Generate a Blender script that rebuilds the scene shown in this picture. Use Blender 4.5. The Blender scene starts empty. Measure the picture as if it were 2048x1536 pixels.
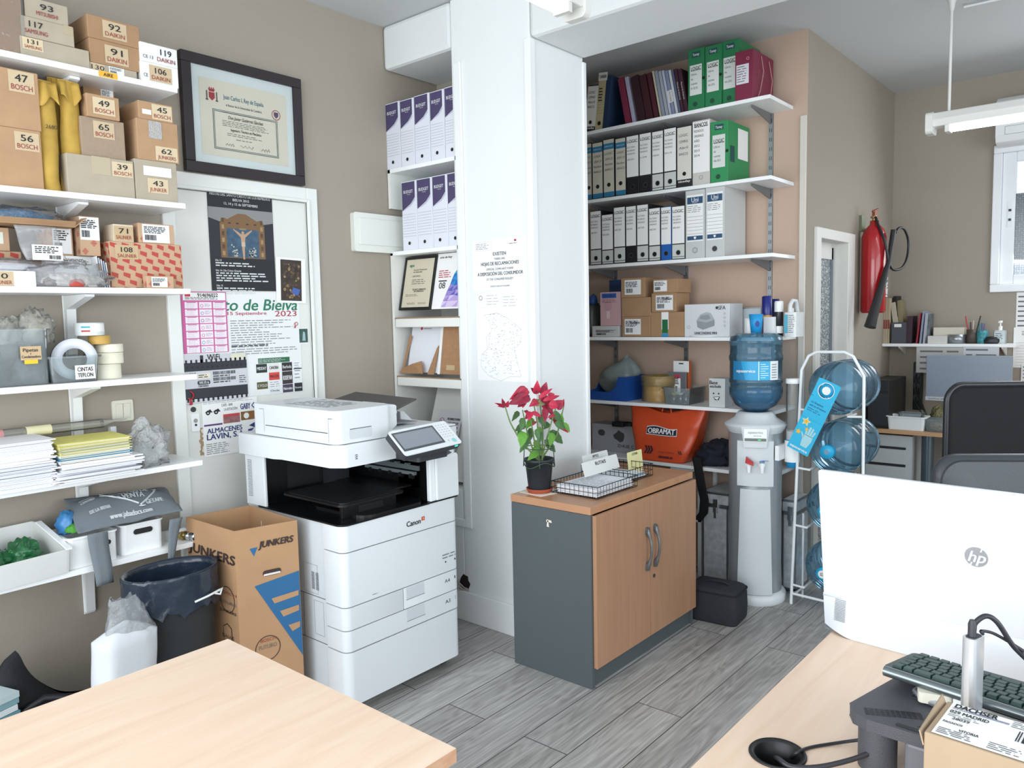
import bpy,bmesh,math,random
from mathutils import Vector,Matrix,noise
random.seed(11)
sc=bpy.context.scene
COL=sc.collection
CAMZ=1.5
ROT=Matrix(((0.64633788,0.07975252,-0.75887211),(-0.76275812,0.03996014,-0.64544809),(-0.02115147,0.99601342,0.08665963)))
cam=bpy.data.cameras.new('camera');cam.sensor_width=36.0;cam.lens=1551/2048*36
cam.clip_start=0.02
camo=bpy.data.objects.new('camera',cam);COL.objects.link(camo)
camo.matrix_world=Matrix.Translation((0,0,CAMZ))@ROT.to_4x4()
sc.camera=camo
sc.view_settings.view_transform='Standard';sc.view_settings.look='None'
sc.view_settings.gamma=1.0;sc.view_settings.exposure=0.1
sc.view_settings.use_curve_mapping=False
world=bpy.data.worlds.new('world');sc.world=world;world.use_nodes=True
world.node_tree.nodes['Background'].inputs[0].default_value=(0.80,0.90,1.0,1)
world.node_tree.nodes['Background'].inputs[1].default_value=1.5
def area(name,loc,target,sx,sy,power,color):
 l=bpy.data.lights.new(name,'AREA');l.shape='RECTANGLE';l.size=sx;l.size_y=sy
 l.energy=power;l.color=color
 o=bpy.data.objects.new(name,l);COL.objects.link(o);o.location=loc
 o.rotation_euler=(Vector(target)-Vector(loc)).to_track_quat('-Z','Y').to_euler()
 return o
area('shopfront_daylight',(-1.52,0.75,1.55),(2.5,0.75,1.5),4.2,2.3,125,(0.93,0.97,1.0))
area('side_daylight',(1.6,-2.62,1.6),(1.9,2.0,1.3),4.6,2.1,72,(0.93,0.97,1.0))
area('window_daylight',(5.8,0.35,2.05),(3.5,0.4,1.2),0.9,0.8,14,(0.93,0.97,1.0))
def ray(px,py):
 return ROT@Vector(((px-1024)/1551,-(py-768)/1551,-1))
def P(px,py,x=None,y=None,z=None):
 r=ray(px,py)
 t=x/r.x if x is not None else y/r.y if y is not None else(z-CAMZ)/r.z
 return Vector((0,0,CAMZ))+r*t
def lin(c):
 return tuple((v/12.92 if v<=0.04045 else((v+0.055)/1.055)**2.4)for v in c)
def hx(h):
 return lin(tuple(int(h[i:i+2],16)/255 for i in(0,2,4)))
MATS={}
def mat(h,rough=0.5,metal=0.0,key=None,emit=0,bump=0,bscale=60,spec=0.5,var=0,coat=0,sheen=0):
 k=(h,rough,metal,key,emit,bump,bscale,spec,var,coat)
 if k in MATS:return MATS[k]
 m=bpy.data.materials.new(key or 'surface_'+h);m.use_nodes=True
 nt=m.node_tree;b=nt.nodes['Principled BSDF']
 c=hx(h);b.inputs['Base Color'].default_value=(*c,1)
 b.inputs['Roughness'].default_value=rough;b.inputs['Metallic'].default_value=metal
 b.inputs['Specular IOR Level'].default_value=spec
 b.inputs['Coat Weight'].default_value=coat
 if emit:
  b.inputs['Emission Color'].default_value=(*c,1);b.inputs['Emission Strength'].default_value=emit
 if bump or var:
  tc=nt.nodes.new('ShaderNodeTexCoord');n=nt.nodes.new('ShaderNodeTexNoise')
  n.inputs['Scale'].default_value=bscale;n.inputs['Detail'].default_value=4
  nt.links.new(tc.outputs['Object'],n.inputs['Vector'])
  if bump:
   bp=nt.nodes.new('ShaderNodeBump');bp.inputs['Strength'].default_value=bump
   bp.inputs['Distance'].default_value=0.004
   nt.links.new(n.outputs['Fac'],bp.inputs['Height']);nt.links.new(bp.outputs['Normal'],b.inputs['Normal'])
  if var:
   r=nt.nodes.new('ShaderNodeValToRGB')
   r.color_ramp.elements[0].position=0.3;r.color_ramp.elements[1].position=0.7
   r.color_ramp.elements[0].color=(*[max(0,v*(1-var))for v in c],1)
   r.color_ramp.elements[1].color=(*[min(1,v*(1+var))for v in c],1)
   nt.links.new(n.outputs['Fac'],r.inputs['Fac']);nt.links.new(r.outputs['Color'],b.inputs['Base Color'])
 MATS[k]=m
 return m
def clear(h='ffffff',alpha=0.25,rough=0.08,key=None,gloss=0.5,bump=0,bscale=40):
 """thin see-through plastic or glass: tinted transparency + diffuse haze + fresnel gloss"""
 k=('clear',h,alpha,rough,gloss,bump,bscale)
 if k in MATS:return MATS[k]
 m=bpy.data.materials.new(key or 'clear_'+h);m.use_nodes=True
 nt=m.node_tree;nt.nodes.clear();N=nt.nodes.new;L=nt.links.new
 out=N('ShaderNodeOutputMaterial');tr=N('ShaderNodeBsdfTransparent');df=N('ShaderNodeBsdfPrincipled')
 gl=N('ShaderNodeBsdfGlossy');m1=N('ShaderNodeMixShader');m2=N('ShaderNodeMixShader');fr=N('ShaderNodeLayerWeight')
 c=hx(h);tint=tuple(v**0.4 for v in c)
 tr.inputs[0].default_value=(*tint,1);df.inputs['Base Color'].default_value=(*c,1)
 df.inputs['Roughness'].default_value=0.3
 gl.inputs['Roughness'].default_value=rough;fr.inputs['Blend'].default_value=gloss*0.5
 m1.inputs[0].default_value=alpha
 L(tr.outputs[0],m1.inputs[1]);L(df.outputs[0],m1.inputs[2]);L(m1.outputs[0],m2.inputs[1]);L(gl.outputs[0],m2.inputs[2])
 L(fr.outputs['Fresnel'],m2.inputs[0]);L(m2.outputs[0],out.inputs[0])
 if bump:
  tc=N('ShaderNodeTexCoord');n=N('ShaderNodeTexNoise');n.inputs['Scale'].default_value=bscale
  bp=N('ShaderNodeBump');bp.inputs['Strength'].default_value=bump;bp.inputs['Distance'].default_value=0.01
  L(tc.outputs['Object'],n.inputs['Vector']);L(n.outputs['Fac'],bp.inputs['Height'])
  L(bp.outputs[0],gl.inputs['Normal']);L(bp.outputs[0],fr.inputs['Normal']);L(bp.outputs[0],df.inputs['Normal'])
 MATS[k]=m
 return m
def wood(h1,h2,scale,rough=0.4,key='wood',dist=2.0,spec=0.5):
 m=bpy.data.materials.new(key);m.use_nodes=True;nt=m.node_tree;N=nt.nodes.new;L=nt.links.new
 b=nt.nodes['Principled BSDF'];b.inputs['Roughness'].default_value=rough;b.inputs['Specular IOR Level'].default_value=spec
 tc=N('ShaderNodeTexCoord');mp=N('ShaderNodeMapping');mp.inputs['Scale'].default_value=scale
 n=N('ShaderNodeTexNoise');n.inputs['Scale'].default_value=1;n.inputs['Detail'].default_value=6
 n.inputs['Distortion'].default_value=dist*0.2
 r=N('ShaderNodeValToRGB');r.color_ramp.elements[0].position=0.3;r.color_ramp.elements[1].position=0.75
 r.color_ramp.elements[0].color=(*hx(h2),1);r.color_ramp.elements[1].color=(*hx(h1),1)
 L(tc.outputs['Object'],mp.inputs[0]);L(mp.outputs[0],n.inputs['Vector']);L(n.outputs['Fac'],r.inputs[0]);L(r.outputs[0],b.inputs['Base Color'])
 return m
GLYPH={}
def glyph(s):
 if s not in GLYPH:
  cu=bpy.data.curves.new('t','FONT');cu.body=s;cu.resolution_u=3;cu.size=1
  o=bpy.data.objects.new('t',cu);me=o.to_mesh()
  vs=[(v.co.x,v.co.y)for v in me.vertices];fs=[tuple(p.vertices)for p in me.polygons]
  o.to_mesh_clear();bpy.data.objects.remove(o);bpy.data.curves.remove(cu)
  GLYPH[s]=(vs,fs)
 return GLYPH[s]
V3=Vector
class MB:
 def __init__(s):s.v=[];s.f=[];s.m=[];s.mats=[];s.sm=[]
 def add(s,vs,fs,m,smooth=False):
  if m not in s.mats:s.mats.append(m)
  k=s.mats.index(m);n=len(s.v)
  s.v+=[tuple(v)for v in vs]
  for f in fs:s.f.append(tuple(i+n for i in f));s.m.append(k);s.sm.append(smooth)
  return s
 def box(s,x0,x1,y0,y1,z0,z1,m):
  if x0>x1:x0,x1=x1,x0
  if y0>y1:y0,y1=y1,y0
  if z0>z1:z0,z1=z1,z0
  vs=[(x,y,z)for z in(z0,z1)for y in(y0,y1)for x in(x0,x1)]
  return s.add(vs,[(0,2,3,1),(4,5,7,6),(0,1,5,4),(2,6,7,3),(0,4,6,2),(1,3,7,5)],m)
 def hexa(s,b,t,m):
  return s.add(list(b)+list(t),[(3,2,1,0),(4,5,6,7),(0,1,5,4),(1,2,6,5),(2,3,7,6),(3,0,4,7)],m)
 def quad(s,a,b,c,d,m):return s.add([a,b,c,d],[(0,1,2,3)],m)
 def fr(s,x0,x1,z0,z1,m,y=-0.0012):
  return s.quad((x0,y,z0),(x1,y,z0),(x1,y,z1),(x0,y,z1),m)
 def prism(s,poly,axis,a,b,m,smooth=False):
  n=len(poly)
  def q(u,v,w):return{'x':(w,u,v),'y':(u,w,v),'z':(u,v,w)}[axis]
  ar=sum(poly[i][0]*poly[(i+1)%n][1]-poly[(i+1)%n][0]*poly[i][1]for i in range(n))
  if(ar<0)!=(axis=='y'):poly=poly[::-1]
  if a>b:a,b=b,a
  vs=[q(u,v,a)for u,v in poly]+[q(u,v,b)for u,v in poly]
  s.add(vs,[tuple(range(n))[::-1],tuple(range(n,2*n))],m)
  return s.add(vs,[(i,(i+1)%n,n+(i+1)%n,n+i)for i in range(n)],m,smooth)
 def lathe(s,prof,m,seg=32,c=(0,0,0),axis='z',smooth=True,cap=True):
  vs=[];n=len(prof)
  for r,h in prof:
   for i in range(seg):
    a=2*math.pi*i/seg;u,v=r*math.cos(a),r*math.sin(a)
    vs.append({'z':(c[0]+u,c[1]+v,c[2]+h),'x':(c[0]+h,c[1]+u,c[2]+v),'y':(c[0]+v,c[1]+h,c[2]+u)}[axis])
  fs=[(j*seg+i,j*seg+(i+1)%seg,(j+1)*seg+(i+1)%seg,(j+1)*seg+i)for j in range(n-1)for i in range(seg)]
  s.add(vs,fs,m,smooth)
  if cap:
   if prof[0][0]>1e-6:s.add(vs[:seg],[tuple(range(seg))[::-1]],m)
   if prof[-1][0]>1e-6:s.add(vs[-seg:],[tuple(range(seg))],m)
  return s
 def tube(s,pts,r,m,seg=8,closed=False):
  pts=[Vector(p)for p in pts];n=len(pts);vs=[];up=None
  for i,p in enumerate(pts):
   a=pts[i-1]if(i or closed)else p;b=pts[(i+1)%n]if(i<n-1 or closed)else p
   t=(b-a).normalized()
   if up is None:up=Vector((0,0,1))if abs(t.z)<0.9 else Vector((1,0,0))
   u=t.cross(up);u=u.normalized()if u.length>1e-6 else t.orthogonal().normalized()
   w=u.cross(t);up=w;rr=r[i]if isinstance(r,(list,tuple))else r
   vs+=[p+u*rr*math.cos(2*math.pi*k/seg)+w*rr*math.sin(2*math.pi*k/seg)for k in range(seg)]
  fs=[(i*seg+k,i*seg+(k+1)%seg,((i+1)%n)*seg+(k+1)%seg,((i+1)%n)*seg+k)for i in range(n if closed else n-1)for k in range(seg)]
  fs=[f[::-1]for f in fs]
  s.add(vs,fs,m,True)
  if not closed:s.add(vs[:seg],[tuple(range(seg))],m);s.add(vs[-seg:],[tuple(range(seg))[::-1]],m)
  return s
 def grid(s,fn,nu,nv,m,smooth=True,wu=False,wv=False):
  vs=[fn(i/(nu if wu else nu-1),j/(nv if wv else nv-1))for j in range(nv)for i in range(nu)]
  fs=[(j*nu+i,j*nu+(i+1)%nu,((j+1)%nv)*nu+(i+1)%nu,((j+1)%nv)*nu+i)for j in range(nv if wv else nv-1)for i in range(nu if wu else nu-1)]
  return s.add(vs,fs,m,smooth)
 def text(s,t,o,u,v,size,m,align='c',width=None,bold=0.0,shear=0.0):
  vs,fs=glyph(t)
  if not vs:return s
  xs=[a[0]for a in vs];x0,x1=min(xs),max(xs);w=(x1-x0)*size;k=size
  kx=(width/(x1-x0))if width else size
  ox={'c':-(x0+x1)/2,'l':-x0,'r':-x1}[align]
  o,u,v=Vector(o),Vector(u).normalized(),Vector(v).normalized();nn=u.cross(v)
  for dx,dy in([(0,0)]if not bold else[(-bold,0),(bold,0),(0,bold*.6),(0,-bold*.6)]):
   s.add([o+u*((a+ox)*kx+dx*size+shear*b*size)+v*((b-0.35)*k+dy*size)+nn*(0.0001*(dx>0)+0.00005*(dy>0))for a,b in vs],fs,m)
  return s
 def ft(s,t,x,z,size,m,y=-0.0022,**kw):
  return s.text(t,(x,y,z),(1,0,0),(0,0,1),size,m,**kw)
 def lines(s,x0,x1,z0,z1,n,m,y=-0.0022,fill=0.55,ragged=0.3,seed=0,o=None,u=(1,0,0),v=(0,0,1)):
  """small print: rows of word-length dashes"""
  rd=random.Random(seed);u=Vector(u);v=Vector(v);o=Vector(o)if o is not None else Vector((0,y,0))
  h=(z1-z0)/n
  for i in range(n):
   zc=z1-(i+.5)*h;x=x0;xe=x1-(x1-x0)*ragged*rd.random()
   while x<xe:
    w=min(h*rd.uniform(.8,4),xe-x)
    a,b=o+u*x+v*(zc-h*fill/2),o+u*(x+w)+v*(zc-h*fill/2)
    s.quad(a,b,b+v*h*fill,a+v*h*fill,m);x+=w+h*.6
  return s
 def bars(s,x0,x1,z0,z1,m,y=-0.0022,seed=0,o=None,u=(1,0,0),v=(0,0,1)):
  rd=random.Random(seed);x=x0;u=Vector(u);v=Vector(v);o=Vector(o)if o is not None else Vector((0,y,0))
  st=(x1-x0)/60
  while x<x1-st:
   w=st*rd.choice((1,1,2,3));w=min(w,x1-x);a,b=o+u*x+v*z0,o+u*(x+w)+v*z0
   s.quad(a,b,b+v*(z1-z0),a+v*(z1-z0),m);x+=w+st*rd.choice((1,1,2))
  return s
 def disc(s,x,z,r,m,y=-0.0022,seg=24,rin=0,sx=1,o=None,u=(1,0,0),v=(0,0,1)):
  u=Vector(u);v=Vector(v);o=Vector(o)if o is not None else Vector((0,y,0))
  def pt(rr,i):a=2*math.pi*i/seg;return o+u*(x+rr*sx*math.cos(a))+v*(z+rr*math.sin(a))
  if rin:
   vs=[pt(r,i)for i in range(seg)]+[pt(rin,i)for i in range(seg)]
   return s.add(vs,[(i,(i+1)%seg,seg+(i+1)%seg,seg+i)for i in range(seg)],m)
  return s.add([pt(r,i)for i in range(seg)],[tuple(range(seg))],m)
 def fp(s,pts,m,y=-0.0016):
  ar=sum(pts[i][0]*pts[(i+1)%len(pts)][1]-pts[(i+1)%len(pts)][0]*pts[i][1]for i in range(len(pts)))
  if ar<0:pts=pts[::-1]
  return s.add([(a,y,b)for a,b in pts],[tuple(range(len(pts)))],m)
 def build(s,name,parent=None,bevel=0,solid=0,sub=0,label=None,seg=2,kind=None):
  me=bpy.data.meshes.new(name);me.from_pydata(s.v,[],s.f);me.update()
  for m in s.mats:me.materials.append(m)
  for p,k,q in zip(me.polygons,s.m,s.sm):p.material_index=k;p.use_smooth=q
  o=bpy.data.objects.new(name,me);COL.objects.link(o)
  if parent is not None:o.parent=parent
  if solid:
   d=o.modifiers.new('thickness','SOLIDIFY');d.thickness=solid;d.offset=0
  if bevel:
   d=o.modifiers.new('bevel','BEVEL');d.width=bevel;d.segments=seg;d.limit_method='ANGLE';d.angle_limit=0.6
   d.harden_normals=False
  if sub:
   d=o.modifiers.new('smooth','SUBSURF');d.levels=sub;d.render_levels=sub
  if label:o['label']=label
  if kind:o['kind']=kind
  return o
def bx(x0,x1,y0,y1,z0,z1,m):return MB().box(x0,x1,y0,y1,z0,z1,m)
def tag(o,label,cat,group=None,kind=None):
 o['label']=label;o['category']=cat
 if group:o['group']=group
 if kind:o['kind']=kind
 return o
def thing(name,label,cat,loc=(0,0,0),rz=0,group=None,rx=0,ry=0):
 o=bpy.data.objects.new(name,None);COL.objects.link(o);o.location=loc;o.rotation_euler=(rx,ry,rz)
 o.empty_display_size=0.05
 return tag(o,label,cat,group)
def struct(name,mb,**k):
 o=mb.build(name,**k);o['kind']='structure';return o
RA=-math.pi/2
def rrect(x0,x1,y0,y1,r,n=5,corners=(1,1,1,1)):
 """rounded rectangle polygon ccw from (x0,y0); corners: (x0y0, x1y0, x1y1, x0y1)"""
 pts=[]
 for(cx,cy,a0),c,raw in zip(((x0+r,y0+r,180),(x1-r,y0+r,270),(x1-r,y1-r,0),(x0+r,y1-r,90)),corners,((x0,y0),(x1,y0),(x1,y1),(x0,y1))):
  if not c:pts.append(raw);continue
  for i in range(n+1):
   a=math.radians(a0+90*i/n);pts.append((cx+r*math.cos(a),cy+r*math.sin(a)))
 return pts
def copy_tree(o,parent=None):
 c=o.copy();COL.objects.link(c)
 if parent is not None:c.parent=parent
 for ch in list(o.children):copy_tree(ch,c)
 return c
WHITE=mat('eef0f0',0.45,key='white_paint');SHELFW=mat('f4f6f6',0.35,key='white_melamine')
PAPER=mat('f2f2f0',0.8,key='white_paper');INK=mat('26262a',0.7,key='black_ink');RINK=mat('9c3f3a',0.7,key='red_ink')
BLACK=mat('151618',0.45,key='black_plastic');DKGREY=mat('33363a',0.5,key='dark_grey_plastic')
KRAFT=mat('b3906e',0.85,key='brown_cardboard',var=.06,bscale=14);KRAFT2=mat('a68463',0.85,key='darker_cardboard',var=.06,bscale=14)
KGREY=mat('b0a593',0.85,key='greyish_cardboard',var=.05,bscale=14);MASK=mat('c4ab86',0.8,key='masking_tape')
CHROME=mat('c8ccd0',0.2,1.0,key='chrome');STEEL=mat('9aa0a4',0.4,1.0,key='steel');GREYM=mat('8b9094',0.5,0.3,key='grey_enamel')
CEIL=2.97;YL=3.10;XB=4.24;YR=1.512;XW=5.90
def plaster(h,key,bump=.25):return mat(h,0.9,key=key,bump=bump,bscale=140,spec=0.2)
TAUPE=plaster('a39b8f','taupe_paint');BEIGE=plaster('bfa796','beige_paint');PWHITE=plaster('dfe2e2','white_plaster')
CEILM=plaster('c9cccd','ceiling_paint');PILL=plaster('e6e9e9','pillar_plaster',.15)
fm=bpy.data.materials.new('grey_laminate');fm.use_nodes=True;nt=fm.node_tree;N=nt.nodes.new;L=nt.links.new
b=nt.nodes['Principled BSDF'];b.inputs['Roughness'].default_value=0.42
tc=N('ShaderNodeTexCoord');br=N('ShaderNodeTexBrick');br.inputs['Scale'].default_value=1
br.inputs['Brick Width'].default_value=1.25;br.inputs['Row Height'].default_value=0.19;br.inputs['Mortar Size'].default_value=0.0022
br.inputs['Mortar Smooth'].default_value=0.3;br.offset=0.37;br.inputs['Bias'].default_value=0
br.inputs['Color1'].default_value=(0,0,0,1);br.inputs['Color2'].default_value=(1,1,1,1);br.inputs['Mortar'].default_value=(0.5,0.5,0.5,1)
L(tc.outputs['Object'],br.inputs['Vector'])
sp=N('ShaderNodeSeparateColor');L(br.outputs['Color'],sp.inputs[0])
off=N('ShaderNodeCombineXYZ');mu=N('ShaderNodeMath');mu.operation='MULTIPLY';mu.inputs[1].default_value=37
L(sp.outputs[0],mu.inputs[0]);L(mu.outputs[0],off.inputs[2]);L(mu.outputs[0],off.inputs[0])
va=N('ShaderNodeVectorMath');L(tc.outputs['Object'],va.inputs[0]);L(off.outputs[0],va.inputs[1])
mp=N('ShaderNodeMapping');mp.inputs['Scale'].default_value=(1.6,9,1);L(va.outputs[0],mp.inputs[0])
n1=N('ShaderNodeTexNoise');n1.inputs['Scale'].default_value=1.0;n1.inputs['Detail'].default_value=2;L(mp.outputs[0],n1.inputs['Vector'])
w1=N('ShaderNodeMath');w1.operation='MULTIPLY';w1.inputs[1].default_value=75;L(n1.outputs['Fac'],w1.inputs[0])
w2=N('ShaderNodeMath');w2.operation='SINE';L(w1.outputs[0],w2.inputs[0])
mp2=N('ShaderNodeMapping');mp2.inputs['Scale'].default_value=(3,90,1);L(va.outputs[0],mp2.inputs[0])
n2=N('ShaderNodeTexNoise');n2.inputs['Scale'].default_value=1;n2.inputs['Detail'].default_value=5;L(mp2.outputs[0],n2.inputs['Vector'])
mp3=N('ShaderNodeMapping');mp3.inputs['Scale'].default_value=(1.2,3,1);L(va.outputs[0],mp3.inputs[0])
n3=N('ShaderNodeTexNoise');n3.inputs['Scale'].default_value=1;L(mp3.outputs[0],n3.inputs['Vector'])
def mad(a,k,c):
 q=N('ShaderNodeMath');q.operation='MULTIPLY_ADD';L(a,q.inputs[0]);q.inputs[1].default_value=k
 if isinstance(c,float):q.inputs[2].default_value=c
 else:L(c,q.inputs[2])
 return q.outputs[0]
s_=mad(w2.outputs[0],0.06,0.5-0.55-.25);s_=mad(n2.outputs['Fac'],0.9,s_);s_=mad(n3.outputs['Fac'],0.5,s_);s_=mad(sp.outputs[0],0.12,s_)
rp=N('ShaderNodeValToRGB');rp.color_ramp.elements[0].position=0.2;rp.color_ramp.elements[1].position=0.75
rp.color_ramp.elements[0].color=(*hx('85827f'),1);rp.color_ramp.elements[1].color=(*hx('c4c2bf'),1);L(s_,rp.inputs[0])
mx=N('ShaderNodeMixRGB');L(br.outputs['Fac'],mx.inputs[0]);L(rp.outputs[0],mx.inputs[1]);mx.inputs[2].default_value=(*hx('3c3a39'),1)
L(mx.outputs[0],b.inputs['Base Color'])
struct('floor',bx(-1.6,6.1,-2.8,3.2,-0.1,0,fm))
struct('ceiling',bx(-1.6,6.1,-2.8,3.2,CEIL,CEIL+.1,CEILM))
m=MB();m.box(-1.6,1.53,YL,YL+.1,0,CEIL,TAUPE);m.box(2.21,XB+.1,YL,YL+.1,0,CEIL,TAUPE);m.box(1.53,2.21,YL,YL+.1,2.07,CEIL,TAUPE)
struct('wall_left',m)
struct('wall_back',bx(XB-.003,XB+.1,YR,YL,0,CEIL,BEIGE))
struct('trim_1',bx(XB-.014,XB-.003,YR,YR+.036,0,2.53,mat('cfc9bf',.6)),bevel=.004)
dx0,dx1,dz=4.42,4.90,1.90
m=MB();m.box(XB,dx0,YR-.002,YR+.1,0,CEIL,TAUPE);m.box(dx1,XW+.1,YR-.002,YR+.1,0,CEIL,TAUPE);m.box(dx0,dx1,YR-.002,YR+.1,dz,CEIL,TAUPE)
struct('wall_right',m)
wy0,wy1,wz0,wz1=-0.55,0.86,1.64,2.47
m=MB();m.box(XW,XW+.1,wy1,YR+.1,0,CEIL,TAUPE);m.box(XW,XW+.1,-2.8,wy0,0,CEIL,TAUPE)
m.box(XW,XW+.1,wy0,wy1,0,wz0,TAUPE);m.box(XW,XW+.1,wy0,wy1,wz1,CEIL,TAUPE)
struct('wall_window',m)
m=MB();m.box(-1.7,-1.6,-2.8,3.2,0,.35,PWHITE);m.box(-1.7,-1.6,-2.8,3.2,2.75,CEIL,PWHITE);m.box(-1.7,-1.6,-2.8,-1.4,.35,2.75,PWHITE);m.box(-1.7,-1.6,2.9,3.2,.35,2.75,PWHITE)
struct('wall_front',m)
m=MB();m.box(-1.7,6.1,-2.9,-2.8,0,.5,PWHITE);m.box(-1.7,6.1,-2.9,-2.8,2.7,CEIL,PWHITE);m.box(-1.7,-.8,-2.9,-2.8,.5,2.7,PWHITE);m.box(4.0,6.1,-2.9,-2.8,.5,2.7,PWHITE)
struct('wall_side',m)
PX=2.69;PY0=2.15;PY1=2.62
m=MB();m.box(PX,3.09,PY0,PY1,0,CEIL,PILL);m.box(PX,3.09,PY1,YL,0,.66,PILL);m.box(3.06,3.09,PY1,YL,.66,CEIL,TAUPE)
struct('wall_pillar',m,bevel=.006)
m=MB();m.box(PX,3.09,PY1,YL,2.755,CEIL,PWHITE);m.box(PX,3.09,-2.8,PY0,2.69,CEIL,PWHITE)
struct('wall_beam',m,bevel=.02)
struct('baseboard_pillar',MB().box(PX-.014,PX,PY0-.014,YL,0,.15,WHITE).box(PX-.014,3.09,PY0-.014,PY0,0,.15,WHITE),bevel=.004)
struct('baseboard_left',bx(-1.6,1.50,YL-.014,YL,0,.1,WHITE),bevel=.003)
t=MB()
t.box(PX-.008,PX+.03,2.15-.008,2.15+.025,0.15,2.69,WHITE)
struct('trim_2',t,bevel=.003)
struct('trim_3',bx(3.075,3.10,2.138,2.15,0.15,2.675,WHITE),bevel=.003)
t=MB();t.box(PX-.012,PX,2.555,2.60,.475,2.68,WHITE);t.box(PX-.012,PX,2.6,3.09,.475,.515,WHITE)
struct('trim_4',t,bevel=.004)
DW=mat('e3e4df',0.55,key='door_white',bump=.1,bscale=12);DWF=mat('e8eae6',0.5,key='door_frame_white')
m=MB();m.box(1.556,2.183,YL+.002,YL+.042,0,2.045,DW)
d1=struct('door_1',m)
m=MB();m.box(1.500,1.554,YL-.014,YL+.1,0,2.115,DWF);m.box(2.185,2.245,YL-.014,YL+.1,0,2.115,DWF);m.box(1.554,2.185,YL-.014,YL+.1,2.047,2.115,DWF)
m.box(2.185,2.2,YL-.022,YL,0,2.062,DWF);m.box(1.54,2.185,YL-.022,YL,2.047,2.062,DWF)
m.build('door_frame',d1,bevel=.004)
for z in(1.78,1.10,.3):
 MB().lathe([(.007,0),(.007,.09)],DWF,10,(2.188,YL-.02,z)).build('hinge',d1)
q=P(390,845,y=YL);lk=MB();lk.prism(rrect(q.x-.018,q.x+.018,q.z-.037,q.z+.037,.006),'y',YL-.006,YL+.002,WHITE);lk.disc(q.x,q.z+.008,.009,mat('9a9890',.4),y=YL-.007);lk.disc(q.x,q.z-.01,.005,BLACK,y=YL-.0075)
lk.build('lock_plate',d1)
q=P(386.5,819,y=YL);MB().lathe([(.011,0),(.011,.006),(.006,.006),(.006,.001)],DKGREY,14,(q.x,YL-.003,q.z),'y').build('keyhole',d1)
q=P(404,884,y=YL);wp=MB();pts=[]
rd=random.Random(5)
for i in range(14):pts.append((q.x-.008+rd.uniform(-.005,.004),q.z+.06-i*.009))
for i in range(14):pts.append((q.x+.005+rd.uniform(-.006,.009),q.z+.06-(13-i)*.009))
wp.add([(a,YL+.0012,b)for a,b in pts],[tuple(range(28))],mat('a98e72',.9));wp.build('peeled_patch',d1)
m=MB();DF=mat('d9d8d2',.5,key='inner_door_paint')
for a,b_ in((4.355,dx0+.004),(dx1-.004,5.02)):m.box(a,b_,YR-.02,YR+.1,0,1.955,DF)
m.box(dx0,dx1,YR-.02,YR+.1,dz-.004,1.955,DF)
d2=struct('door_2',m,bevel=.004)
m=MB();ALU=mat('8e959c',.35,.8,key='anodised_frame')
m.box(dx0,dx0+.03,YR+.06,YR+.1,0,dz-.03,ALU);m.box(dx1-.06,dx1-.035,YR+.06,YR+.1,0,dz-.03,ALU);m.box(dx0,dx1,YR+.06,YR+.1,dz-.1,dz,DF);m.box(dx1-.035,dx1,YR+.05,YR+.1,0,dz,DF)
m.build('sash',d2)
fg=bpy.data.materials.new('frosted_pattern_glass');fg.use_nodes=True;nt=fg.node_tree;N=nt.nodes.new;L=nt.links.new;b=nt.nodes['Principled BSDF']
tc=N('ShaderNodeTexCoord');v=N('ShaderNodeTexVoronoi');v.inputs['Scale'].default_value=55;v.feature='DISTANCE_TO_EDGE';r=N('ShaderNodeValToRGB')
r.color_ramp.elements[0].position=.10;r.color_ramp.elements[1].position=.26;r.color_ramp.elements[0].color=(*hx('565d61'),1);r.color_ramp.elements[1].color=(*hx('dfe4e6'),1)
nn=N('ShaderNodeTexNoise');nn.inputs['Scale'].default_value=90;mm=N('ShaderNodeMixRGB');mm.inputs[0].default_value=.05
L(tc.outputs['Object'],mm.inputs[1]);L(tc.outputs['Object'],nn.inputs[0]);L(nn.outputs['Color'],mm.inputs[2]);L(mm.outputs[0],v.inputs['Vector']);L(v.outputs[0],r.inputs[0]);L(r.outputs[0],b.inputs['Base Color']);b.inputs['Roughness'].default_value=.25
bx(dx0+.0,dx1-.0,YR+.07,YR+.08,.1,dz-.08,fg).build('frosted_pane',d2)
WF=mat('eceff3',.35,key='window_frame_white')
m=MB();fw=.055
m.box(XW-.03,XW+.06,wy0,wy1+.05,wz0-.05,wz0,WF);m.box(XW-.03,XW+.06,wy0,wy1+.05,wz1,wz1+.05,WF)
m.box(XW-.03,XW+.06,wy1,wy1+.05,wz0,wz1,WF);m.box(XW-.03,XW+.06,wy0-.05,wy0,wz0-.05,wz1+.05,WF)
w=struct('window_1',m,bevel=.005)
m=MB()
m.box(XW-.01,XW+.03,wy1-.075,wy1,wz0,wz1,WF);m.box(XW-.01,XW+.03,wy0,wy1-.075,wz0,wz0+.06,WF);m.box(XW-.01,XW+.03,wy0,wy1-.075,wz1-.06,wz1,WF);m.box(XW-.01,XW+.03,wy0,wy0+.07,wz0+.06,wz1-.06,WF)
m.build('window_sash',w,bevel=.004)
m=MB();m.box(XW-.016,XW-.01,wy1-.06,wy1-.035,2.0,2.16,WF);m.box(XW-.02,XW-.016,wy1-.055,wy1-.04,2.04,2.055,DKGREY);m.box(XW-.02,XW-.016,wy1-.055,wy1-.04,2.1,2.115,DKGREY)
m.build('window_latch',w)
rg=bpy.data.materials.new('reeded_glass');rg.use_nodes=True;nt=rg.node_tree;nt.nodes.clear();N=nt.nodes.new;L=nt.links.new
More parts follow.
